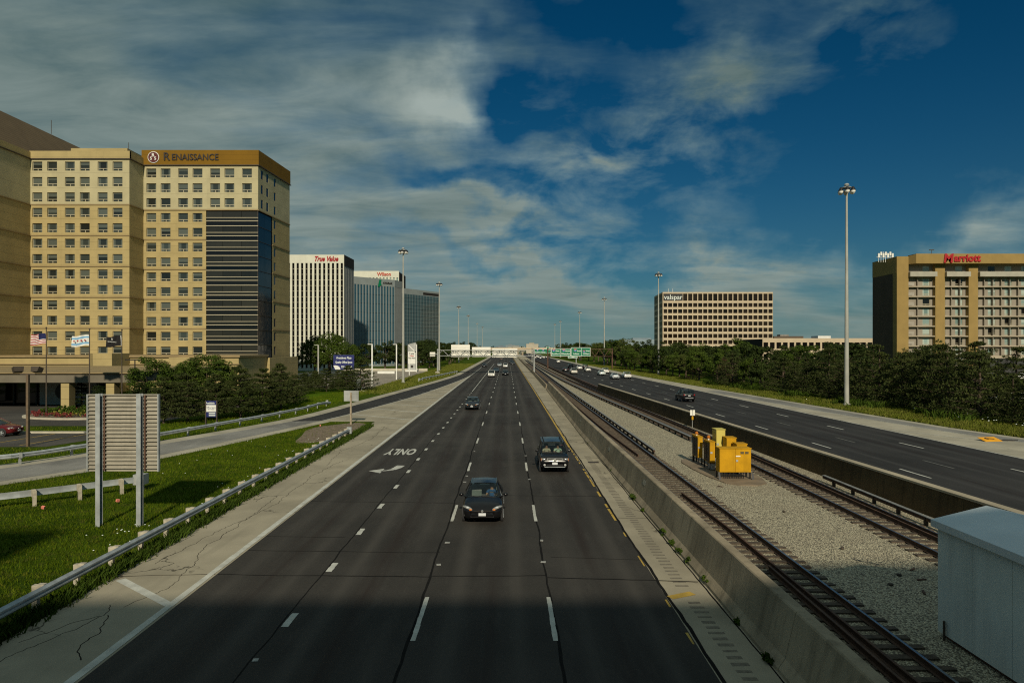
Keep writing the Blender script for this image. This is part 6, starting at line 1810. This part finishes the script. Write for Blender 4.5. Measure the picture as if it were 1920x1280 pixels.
def make_broad(seed, h, r, m, n=70, per=85, size=.17, base=.16):
    rng = np.random.default_rng(seed)
    tr = MB(); pts = []
    th = h * rng.uniform(.28, .36)
    tr.tube((0, 0, -.3), (0, 0, th), h * .030, h * .020, 8)
    nl = 9
    for k in range(nl):
        a = 2 * math.pi * k / nl + rng.uniform(-.3, .3); el = rng.uniform(.25, 1.25)
        L = r * rng.uniform(.55, .85)
        e = np.array([math.cos(a) * math.cos(el) * L, math.sin(a) * math.cos(el) * L, th + math.sin(el) * L * (h / r) * .55])
        tr.tube((0, 0, th - .2), tuple(e), h * .013, h * .004, 5)
    cz = h * (1 + base) / 2; rz = h * (1 - base) / 2
    lobes = rng.normal(size=(6, 3)); lobes /= np.linalg.norm(lobes, axis=1)[:, None]
    C = []
    while len(C) < n:
        d = rng.normal(size=3); d /= np.linalg.norm(d)
        if d[2] < -.75: continue
        k = .80 + .24 * max(0, (lobes @ d).max()) ** 3 - .12 * rng.random()
        q = rng.uniform(.55, 1.0) ** .5
        C.append([d[0] * r * k * q, d[1] * r * k * q, cz + d[2] * rz * k * q, r * rng.uniform(.13, .27)])
    V = leaf_cloud(np.array(C), per, .75, size, 'leaf', rng)
    return tr.mesh('trunk', MT['trunk'], 60), cloud_mesh('crown', V, m)
def make_pine(seed, h, r, m, dense=1.0, size=.16, base=.06, tip=.75):
    """bushy pine: tiers of upturned needle tufts at the ends of real branches"""
    rng = np.random.default_rng(seed)
    tr = MB(); tr.tube((0, 0, -.3), (0, 0, h * .93), h * .026, h * .006, 7)
    C = []
    z = h * base; lean = rng.normal(scale=.04, size=2)
    while z < h * .97:
        f = (z - h * base) / (h * (1 - base))
        R_ = r * (1 - f ** 1.7) * tip + r * (1 - tip) * (1 - f) + .15
        nb = max(5, int((9 - 4 * f) * dense))
        a0 = rng.uniform(0, 6.3)
        for k in range(nb):
            a = a0 + 2 * math.pi * k / nb + rng.uniform(-.25, .25); L = R_ * rng.uniform(.68, 1.12)
            e = np.array([math.cos(a) * L + lean[0] * z, math.sin(a) * L + lean[1] * z, z + L * .10 + rng.uniform(-.2, .3)])
            tr.tube((lean[0] * z, lean[1] * z, z - L * .06), tuple(e), .045, .012, 4, False)
            for q in (.45, .72, 1.0):
                if q * L < .3: continue
                C.append([e[0] * q, e[1] * q, z + (e[2] - z) * q + rng.uniform(-.05, .12), .17 + .105 * L * q * rng.uniform(.7, 1.3)])
        z += h * rng.uniform(.085, .125)
    C.append([lean[0] * h, lean[1] * h, h * .96, .22])
    V = leaf_cloud(np.array(C), int(40 * dense), .42, size, 'needle', rng)
    return tr.mesh('trunk', MT['trunk'], 60), cloud_mesh('crown', V, m)
TREES = {
    'broad': [make_broad(s, 10, 4.6, MT['leaf_broad'], 58, 110, .19) for s in (1, 2, 3)],
    'olive': [make_broad(s, 10, 4.4, MT['leaf_olive'], 58, 110, .17) for s in (4, 5)],
    'dark': [make_broad(s, 10, 4.8, MT['leaf_dark'], 56, 95, .22, .05) for s in (6, 7)],
    'maple': [make_broad(s, 10, 4.4, MT['leaf_broad'], 70, 120, .16, .10) for s in (8, 9)],
    'pine': [make_pine(s, 9, 4.1, MT['leaf_pine'], 1.0, .17) for s in (11, 12, 13)],
    'bushy': [make_pine(s, 9, 4.0, MT['leaf_pine'], 1.45, .17, .13, .85) for s in (21, 22, 23)],
    'brown': [make_pine(14, 8, 3.2, MT['leaf_brown'], .8)],
    'spruce': [make_pine(s, 9, 2.7, MT['leaf_spruce'], 1.0, .14, .02, .25) for s in (15, 16)],
    'juniper': [make_pine(s, 6, 2.1, MT['leaf_spruce'], 1.1, .13, .0, .55) for s in (17, 18)],
}
KNAME = {'broad': 'leafy_tree', 'olive': 'leafy_tree', 'dark': 'leafy_tree', 'maple': 'maple_tree', 'pine': 'pine_tree', 'bushy': 'pine_tree', 'brown': 'pine_tree', 'spruce': 'spruce_tree', 'juniper': 'juniper_tree'}
KH = {'broad': 10, 'olive': 10, 'dark': 10, 'maple': 10, 'pine': 9, 'bushy': 9, 'brown': 8, 'spruce': 9, 'juniper': 6}
_ti = [0]
def tree(kind, x, y, h, label, group=None, wide=1.0, z=-.03):
    v = TREES[kind]; _ti[0] += 1
    tr, cr = v[_ti[0] % len(v)]
    t = thing(KNAME[kind], label, 'tree', (x, y, z), random.uniform(0, 6.28), group)
    s = h / KH[kind]; t.scale = (s * wide, s * wide, s)
    place('trunk', tr, t, world=False); place('crown', cr, t, world=False)
    return t
ORD = 'first second third fourth fifth sixth seventh eighth ninth tenth eleventh twelfth thirteenth fourteenth fifteenth sixteenth seventeenth eighteenth nineteenth twentieth'.split()
def ordn(i): return ORD[i] if i < 20 else ('%s-%s' % (('twenty', 'thirty', 'forty', 'fifty')[(i + 1) // 10 - 2], ORD[(i + 1) % 10 - 1]) if (i + 1) % 10 else ('twentieth', 'thirtieth', 'fortieth', 'fiftieth')[(i + 1) // 10 - 2])
# -- before the tan hotel tower
front = [('spruce', 153, 702, 86, 1.25), ('juniper', 190, 710, 84, 1.1), ('maple', 288, 662, 82, 1.0), ('bushy', 307, 706, 69, 1.1), ('maple', 350, 668, 85, .95), ('maple', 395, 657, 86, 1.15), ('bushy', 352, 697, 70, 1.15), ('bushy', 405, 700, 73, 1.1), ('bushy', 451, 683, 74.5, 1.1), ('bushy', 492, 690, 81, 1.05), ('bushy', 527, 680, 85, .95), ('bushy', 551, 700, 93, 1.0), ('juniper', 268, 708, 80, 1.3)]
FL_ = {'spruce': 'pointed spruce left of the big sign before the hotel entrance', 'maple': 'bright green maple, %s from the flagpoles, behind the pines', 'bushy': 'dark bushy pine, %s from the big sign, in the group before the hotel', 'juniper': 'low dark juniper, %s from the entrance, near the flower bed'}
cnt = {}
for kind, px, pt, y, w in sorted(front, key=lambda f: f[1]):
    x, _, zt = Q(px, pt, y)
    i = cnt.get(kind, 0); cnt[kind] = i + 1
    lb = FL_[kind]
    tree(kind, x, y, zt, lb % ordn(i) if '%s' in lb else lb, 'trees before the hotel', w * 1.0)
# -- by the plaza towers
pl = [('maple', 590, 632, 178, 1.1), ('maple', 618, 617, 186, 1.25), ('maple', 650, 636, 180, 1.0), ('dark', 690, 640, 232, 1.05), ('dark', 722, 633, 236, 1.15), ('dark', 745, 640, 240, 1.0), ('dark', 585, 690, 128, 1.2), ('bushy', 612, 690, 118, 1.2), ('bushy', 650, 684, 118, 1.1), ('pine', 676, 668, 121, 1.1), ('bushy', 566, 698, 112, 1.3), ('bushy', 634, 693, 124, 1.1), ('bushy', 590, 694, 120, 1.2), ('dark', 545, 702, 105, 1.0), ('juniper', 515, 712, 96, 1.3)]
cnt = {}
PLB = {'maple': 'big leafy tree, %s from the hotel, before the white tower', 'dark': 'dark leafy tree, %s from the hotel, by the plaza towers', 'pine': 'tallest dark pine beside the utility cabinet', 'bushy': 'small bushy pine, %s from the hotel, around the plaza lot', 'juniper': 'low juniper at the hotel corner beside the lawn'}
for kind, px, pt, y, w in sorted(pl, key=lambda f: f[1]):
    x, _, zt = Q(px, pt, y); i = cnt.get(kind, 0); cnt[kind] = i + 1
    tree(kind, x, y, zt, PLB[kind] % ordn(i) if '%s' in PLB[kind] else PLB[kind], 'trees by the plaza', w)
# -- along the exit side, running into the distance
k = 0
for y in [255, 268, 285, 300, 318, 338, 360, 385, 412, 442, 475, 510, 550, 595]:
    for dx in ((-29, -38) if y < 420 else (-30,)):
        tree('dark' if (k % 3) else 'brown' if y < 300 and dx == -38 else 'dark', dx + random.uniform(-2.5, 2.5), y + random.uniform(-4, 4), random.uniform(10, 12.5) * (.75 if y < 275 else 1), '%s tree of the dark belt along the exit side, counting away' % ordn(k), 'dark trees along the exit side', 1.0); k += 1
# -- belt on the opposite side
belt = []
def bx_(y): return interp(OUT, y) + interp([(60, 9), (100, 9), (140, 8), (200, 9), (300, 8), (600, 7)], y)
y = 60; i = 0
while y < 118:
    kind = 'pine'
    belt.append((kind, bx_(y) + random.uniform(-.6, 1.0), y, random.uniform(4.4, 8.8), random.uniform(.85, 1.3))); y += random.uniform(3.6, 5.0)
y = 66
while y < 125:
    belt.append((random.choice(['pine', 'pine', 'spruce']), bx_(y) + random.uniform(5, 8), y, random.uniform(6.6, 8.4) if y < 78 or y > 90 else random.uniform(7.6, 9.4), 1.1)); y += random.uniform(4.6, 6.0)
y = 122; i = 0
seq = ['dark', 'broad', 'pine', 'brown', 'broad', 'broad', 'brown', 'olive', 'broad', 'olive', 'dark', 'olive', 'broad', 'dark', 'olive', 'broad']
while y < 250:
    belt.append((seq[i % len(seq)], bx_(y) + random.uniform(-1.2, 1.2), y, random.uniform(5.6, 8.6) * (1 if seq[i % len(seq)] != 'brown' else .85), random.uniform(1.0, 1.25))); y += random.uniform(6.0, 8.5); i += 1
y = 120; i = 0
while y < 260:
    belt.append((['dark', 'broad', 'pine', 'dark'][i % 4], bx_(y) + random.uniform(8, 12), y, random.uniform(6.8, 9.8), 1.2)); y += random.uniform(7, 9.5); i += 1
y = 130; i = 0
while y < 330:
    belt.append((['dark', 'pine', 'dark', 'broad'][i % 4], bx_(y) + random.uniform(19, 40), y, random.uniform(8.0, 9.2), 1.3)); y += random.uniform(8, 12); i += 1
y = 262; i = 0
while y < 600:
    belt.append((['dark', 'olive', 'broad', 'dark'][i % 4], bx_(y) + random.uniform(0, 12), y, random.uniform(9.5, 12.5), 1.2)); y += random.uniform(9, 13) * (1 + (y - 262) / 400); i += 1
# low pines by the red-lettered hotel, farther back
for px, pt, yy in ((1650, 662, 150), (1700, 655, 140), (1740, 668, 128), (1790, 648, 110), (1830, 652, 112), (1600, 668, 165), (1560, 664, 172), (1500, 660, 178), (1455, 655, 185), (1876, 672, 92), (1905, 690, 80), (1935, 700, 75)):
    x, _, zt = Q(px, pt, yy); belt.append(('pine' if px < 1840 else 'spruce', x, yy, zt, 1.1))
belt.sort(key=lambda b: -b[1] / b[2])
cnt = {}
KW = {'pine': 'dark pine', 'spruce': 'dense spruce', 'broad': 'mid green leafy tree', 'olive': 'olive green leafy tree', 'dark': 'dark green leafy tree', 'brown': 'half brown dying pine'}
for kind, x, y, h, w in belt:
    i = cnt.get(kind, 0); cnt[kind] = i + 1
    tree(kind, x, y, h, '%s, %s of its kind from the right edge along the belt' % (KW[kind], ordn(i)), 'tree belt along the opposite road', w)
# far mass of trees on the horizon
rng = np.random.default_rng(77)
C = []
for x in np.arange(-1500, 1700, 6.0):
    yy = rng.uniform(820, 1100); hgt = rng.uniform(5, 9.5)
    if -40 < x < 60 and yy < 900: continue
    for q in range(3): C.append([x + rng.uniform(-5, 5), yy, hgt * (.25 + .3 * q), 3.6])
V = leaf_cloud(np.array(C), 34, .8, 1.1, 'leaf', rng)
fw = place('far_woods', cloud_mesh('far_woods', V, MT['leaf_dark'])); props(fw, 'distant line of woods along the horizon', 'woods', None, 'stuff')
# a few distant roofs on the skyline
for px, w_, h_, y_, c_ in ((957, 16, 12, 1150, (.20, .24, .26)), (968, 26, 9.5, 1050, (.28, .29, .27)), (998, 16, 12.5, 900, (.42, .38, .30)), (940, 20, 10, 1200, (.17, .21, .24)), (1208, 40, 15, 620, (.22, .28, .32))):
    x = (px - VPX) * y_ / FPX
    t = thing('distant_building', 'distant flat roofed building on the horizon, about %s' % {957: 'above the lane lines', 968: 'beside the overpass parapet', 998: 'above the far end of the tracks', 940: 'above the white sign backs', 1208: 'blue grey, left of the beige grid block'}[px], 'building', (x, y_, 0))
    b_ = MB().box(x - w_ / 2, x + w_ / 2, y_, y_ + 15, 0, h_).build('wall', mat('far_wall', c_, .9, .1, .1), t); MB().box(x - w_ / 4, x + w_ / 6, y_ + 3, y_ + 8, h_, h_ + 1.5).build('roof_unit', mat('far_unit', mul(c_, .8), .9, .1, .1), t)

# ------------------------------------------------------------------ hotel forecourt and lawns
structure('parking_lot', MB().strip([(-110, 51.5), (-110, 60.8)], [(-35.5, 52.5), (-33.5, 60.8)], -.02), MT['asphalt_lot'])
structure('hotel_drive', MB().strip([(-110, 66), (-110, 92)], [(-36, 66.5), (-34, 90)], -.016), MT['asphalt_lot'])
kb = MB().box(-110, -33, 60.8, 61.1, -.05, .13); structure('kerb', kb, MT['kerb'])
for i in range(9):
    line('bay_line', [(-62 + i * 3.0, 53.2), (-61.0 + i * 3.0, 60.4)], .12, MT['line_yellow'], bpy.data.objects['parking_lot'], -.012, 0)
structure('plaza', MB().strip([(-62, 127), (-62, 222)], [(-25.6, 128), (-24.6, 222)], -.018), MT['conc_plaza'])
structure('lawn', MB().strip([(-45, 92), (-40, 126)], [(-24.5, 92), (-23.0, 126)], -.014), MT['lawn'])
t = thing('plaza_kerb', 'low pale kerb wall at the far side of the plaza lot', 'kerb', (-40, 222, 0)); MB().box(-60, -26, 222.5, 223.1, -.05, .8).build('wall', MT['kerb'], t); MB().box(-38, -33, 200, 201, -.05, .7).build('planter_wall', MT['white'], t)
# flower island
isl = thing('flower_island', 'kerbed oval flower island around the flagpoles before the hotel entrance', 'flower bed', (-46.5, 76.5, 0))
el = lambda rx, ry, n=36: [(-46.5 + rx * math.cos(2 * math.pi * i / n), 76.5 + ry * math.sin(2 * math.pi * i / n)) for i in range(n)]
rim = MB(); A_, B_ = el(7.2, 4.6), el(6.85, 4.3); n = len(A_)
rim.add([(*p, -.05) for p in A_] + [(*p, .16) for p in A_] + [(*p, .16) for p in B_] + [(*p, 0) for p in B_], [(q * n + i, q * n + (i + 1) % n, (q + 1) * n + (i + 1) % n, (q + 1) * n + i) for q in range(3) for i in range(n)]); rim.build('kerb', MT['kerb'], isl)
MB().prism(B_, -.05, .12).build('bed', MT['soil'], isl)
rng = np.random.default_rng(5)
def scatter_patch(name, parent, m, n, cx, cy, rx, ry, h, size, ring=0.0):
    a = rng.uniform(0, 2 * math.pi, n); q = np.sqrt(rng.uniform(ring ** 2, 1, n))
    C = np.stack([cx + rx * q * np.cos(a), cy + ry * q * np.sin(a), .12 + rng.uniform(.3, 1, n) * h, np.full(n, .16)], 1)
    o = place(name, cloud_mesh(name, leaf_cloud(C, 9, .8, size, 'leaf', rng), m), parent, (0, 0, 0)); o['kind'] = 'stuff'
    return o
fr_ = mat('red_flower_petals', (.16, .022, .02), .8, .2, 4); fy_ = mat('yellow_green_leaves', (.22, .22, .03), .8, .2, 4)
scatter_patch('red_flowers', isl, fr_, 380, -46.5, 76.5, 6.6, 4.0, .45, .09, .72)
scatter_patch('bed_plants', isl, MT['weed'], 380, -46.6, 76.6, 5.4, 3.0, .8, .12)
scatter_patch('yellow_plants', isl, fy_, 60, -47.5, 74.4, 2.2, .9, .6, .1)
hd = thing('hedge', 'clipped round green hedge at the back of the flower island', 'hedge', (-44.5, 79.3, 0))
V = leaf_cloud(np.array([[x, 79.3 + rng.uniform(-.5, .5), .15 + 1.25 * q, .55] for x in np.arange(-48.5, -40.5, .45) for q in (.3, .65, .9)]), 60, .8, .1, 'leaf', rng)
o = place('foliage', cloud_mesh('foliage', V, MT['leaf_broad']), hd, (0, 0, 0))

# ------------------------------------------------------------------ grass, weeds and flowers
def blades(name, label, pts, h, w, m, kind='stuff'):
    n = len(pts); a = rng.uniform(0, 6.283, n); hh = h * rng.uniform(.5, 1.35, n); ww = w * rng.uniform(.7, 1.3, n)
    lx, ly = rng.normal(scale=.35, size=n) * hh, rng.normal(scale=.35, size=n) * hh
    z0 = np.full(n, -.03)
    ca, sa = np.cos(a) * ww, np.sin(a) * ww
    x, y = pts[:, 0], pts[:, 1]
    v = np.stack([np.stack([x - ca, y - sa, z0], 1), np.stack([x + ca, y + sa, z0], 1), np.stack([x + ca * .5 + lx * .5, y + sa * .5 + ly * .5, z0 + hh * .65], 1), np.stack([x + lx, y + ly, z0 + hh], 1)], 1).reshape(-1, 3)
    o = place(name, cloud_mesh(name, v, m)); props(o, label, 'grass', None, kind)
    return o
def inside(px_, py_, poly):
    r_ = np.zeros(len(px_), bool); j = len(poly) - 1
    for i in range(len(poly)):
        xi, yi = poly[i]; xj, yj = poly[j]
        c = ((yi > py_) != (yj > py_)) & (px_ < (xj - xi) * (py_ - yi) / (yj - yi + 1e-9) + xi); r_ ^= c; j = i
    return r_
wedge = [(-13.0, 12), (-13.3, 45), (-13.5, 68), (-15.5, 70.0), (-18.0, 69.5)] + [p for p in offset_line(RR, -1.2) if p[1] < 66] + [(-60, 8)]
P = np.stack([rng.uniform(-60, -13, 420000), 8 + 62 * rng.uniform(0, 1, 420000) ** 1.4], 1)
P = P[inside(P[:, 0], P[:, 1], wedge)]
P = P[P[:, 0] > -.78 * P[:, 1] - 4]
soil = ((P[:, 0] + 15.8) / 2.6) ** 2 + ((P[:, 1] - 62) / 7.5) ** 2 < 1
P = P[~(soil & (rng.random(len(P)) < .93))]
blades('roadside_grass', 'long green grass between the guard rails and the ramp', P[:118000], .115, .013, MT['grass_blade'])
blades('dry_roadside_grass', 'scattered dry straw coloured grass between the guard rails', P[118000:146000][np.sin(P[118000:146000, 0] * 1.3) + np.sin(P[118000:146000, 1] * .7) + rng.normal(scale=.6, size=len(P[118000:146000])) > .1], .17, .014, MT['dry_blade'])
seamx = MB().prism([(-15.8 + 2.6 * math.cos(q) * (1 + .2 * math.sin(3 * q)), 62 + 7.2 * math.sin(q) * (1 + .15 * math.sin(2 * q)), ) for q in np.linspace(0, 6.2, 22)], -.06, -.022); structure('bare_soil', seamx, MT['soil'])
Q_ = np.stack([-13.25 + rng.normal(scale=.16, size=22000), rng.uniform(9, 66, 22000)], 1)
blades('rail_weeds', 'thick weeds growing under the near guard rail', Q_, .30, .022, MT['weed'])
# far verge of the ramp, lot verge
Q_ = np.stack([rng.uniform(-75, -23, 130000), rng.uniform(34, 126, 130000)], 1)
ol = offset_line(RL, 1.9)
ol_y = np.array([p[1] for p in ol])[::-1]; ol_x = np.array([p[0] for p in ol])[::-1]
lim = np.interp(Q_[:, 1], ol_y, ol_x)
Q_ = Q_[(Q_[:, 0] < lim) & (Q_[:, 0] > lim - np.where(Q_[:, 1] > 62, 9, 12)) & ~((Q_[:, 1] > 51.5) & (Q_[:, 1] < 61.2) & (Q_[:, 0] < -33.2))]
blades('ramp_verge_grass', 'green verge grass beyond the ramp guard rail', Q_[:42000], .17, .024, MT['grass_blade'])
Q_ = np.stack([rng.uniform(-110, -34, 9000), rng.uniform(61.2, 65.8, 9000)], 1); blades('lot_strip_grass', 'mown grass strip between the hotel lot and the drive', Q_, .1, .03, MT['grass_blade'])
Q_ = np.stack([rng.uniform(-25.5, -14.5, 90000), rng.uniform(112, 320, 90000)], 1)
lim = np.interp(Q_[:, 1], ol_y, ol_x); lim = np.where(Q_[:, 1] > 190, -15.0, lim)
Q_ = Q_[(Q_[:, 0] < lim) & (Q_[:, 0] > -25.4)]; blades('slope_grass', 'rough grass slope between the exit ramp and the plaza', Q_[:26000], .32, .05, MT['dry_blade'])
# verge of the opposite road
yy = 55 + 245 * rng.uniform(0, 1, 120000) ** 1.6
ox = np.interp(yy, [a for a, b in OUT], [b for a, b in OUT])
Q_ = np.stack([ox + .15 + rng.uniform(0, 1, len(yy)) ** 1.1 * 8.5, yy], 1)
blades('opposite_verge_grass', 'tall dry grass verge along the opposite road', Q_[:60000], .30, .035, MT['dry_blade'])
yy = rng.uniform(58, 150, 9000); ox = np.interp(yy, [a for a, b in OUT], [b for a, b in OUT]); cl_ = rng.normal(scale=.5, size=9000)
Q_ = np.stack([ox + 5.4 + np.sin(yy * 1.7) * 1.2 + cl_, yy], 1); Q_ = Q_[np.sin(yy * .9) + np.sin(yy * .37) > .3]
blades('verge_shrubs', 'bright green weeds before the tree belt', Q_, .85, .05, MT['weed'])
# white flowers and litter
def dots(name, label, pts, r_, m, zmin, zmax):
    mb = MB()
    for x, y in pts: mb.ball((x, y, random.uniform(zmin, zmax)), r_, r_, r_ * .5, 6, 4)
    o = mb.build(name, m); props(o, label, 'flowers', None, 'stuff')
wf = [(random.gauss(-15.2, .55), random.gauss(27.6, .9)) for _ in range(20)] + [(random.uniform(-16, -14), random.uniform(32, 56)) for _ in range(26)] + [(random.uniform(-22, -17), random.uniform(35, 60)) for _ in range(16)]
dots('white_flowers', 'small white wildflowers in the roadside grass', wf, .032, MT['sign_white'], .12, .24)
dots('verge_flowers', 'white flower heads before the pines on the opposite verge', [(interp(OUT, y) + random.uniform(4.5, 8), y) for y in np.random.default_rng(3).uniform(56, 80, 26)], .07, MT['sign_white'], .35, .7)
for i, (px, py) in enumerate(((81, 956), (220, 943), (600, 800))):
    x, y = G(px, py)
    o = place('litter_scrap', MB().box(-.07, .07, -.05, .05, 0, .12).mesh('litter_scrap', mat('pink_plastic', (.7, .22, .16), .6, .1, 5)), None, (x, y, .08), (.3, .2, i))
    props(o, ('pink scrap of litter farthest left in the grass', 'pink scrap of litter below the two-post sign', 'pale orange scrap near the bare soil')[i], 'litter')
# weeds at the foot of the median wall
def weed(px, py, s, lb):
    x, y = G(px, py)
    s *= .62
    t = thing('weed', lb, 'weed', (x, y, 0), 0, 'weeds along the median wall')
    C = np.stack([rng.normal(scale=.10 * s, size=26), rng.normal(scale=.22 * s, size=26), rng.uniform(.03, .34 * s, 26), np.full(26, .06)], 1)
    place('leaves', cloud_mesh('leaves', leaf_cloud(C, 10, .8, .045, 'leaf', rng), MT['weed']), t, world=False)
for i, (px, py, s) in enumerate(((1188, 936, 1.1), (1206, 958, .5), (1246, 1002, 1.0), (1262, 1022, .8), (1276, 1038, .9), (1292, 1056, 1.0), (1323, 1092, .9), (1148, 884, .7), (1120, 850, .6), (1385, 1170, .6), (1440, 1240, .7), (1062, 778, .6), (1090, 815, .6), (1104, 832, .5))):
    weed(px, py, s, '%s weed tuft along the foot of the median wall, counting from the camera' % ordn(i))
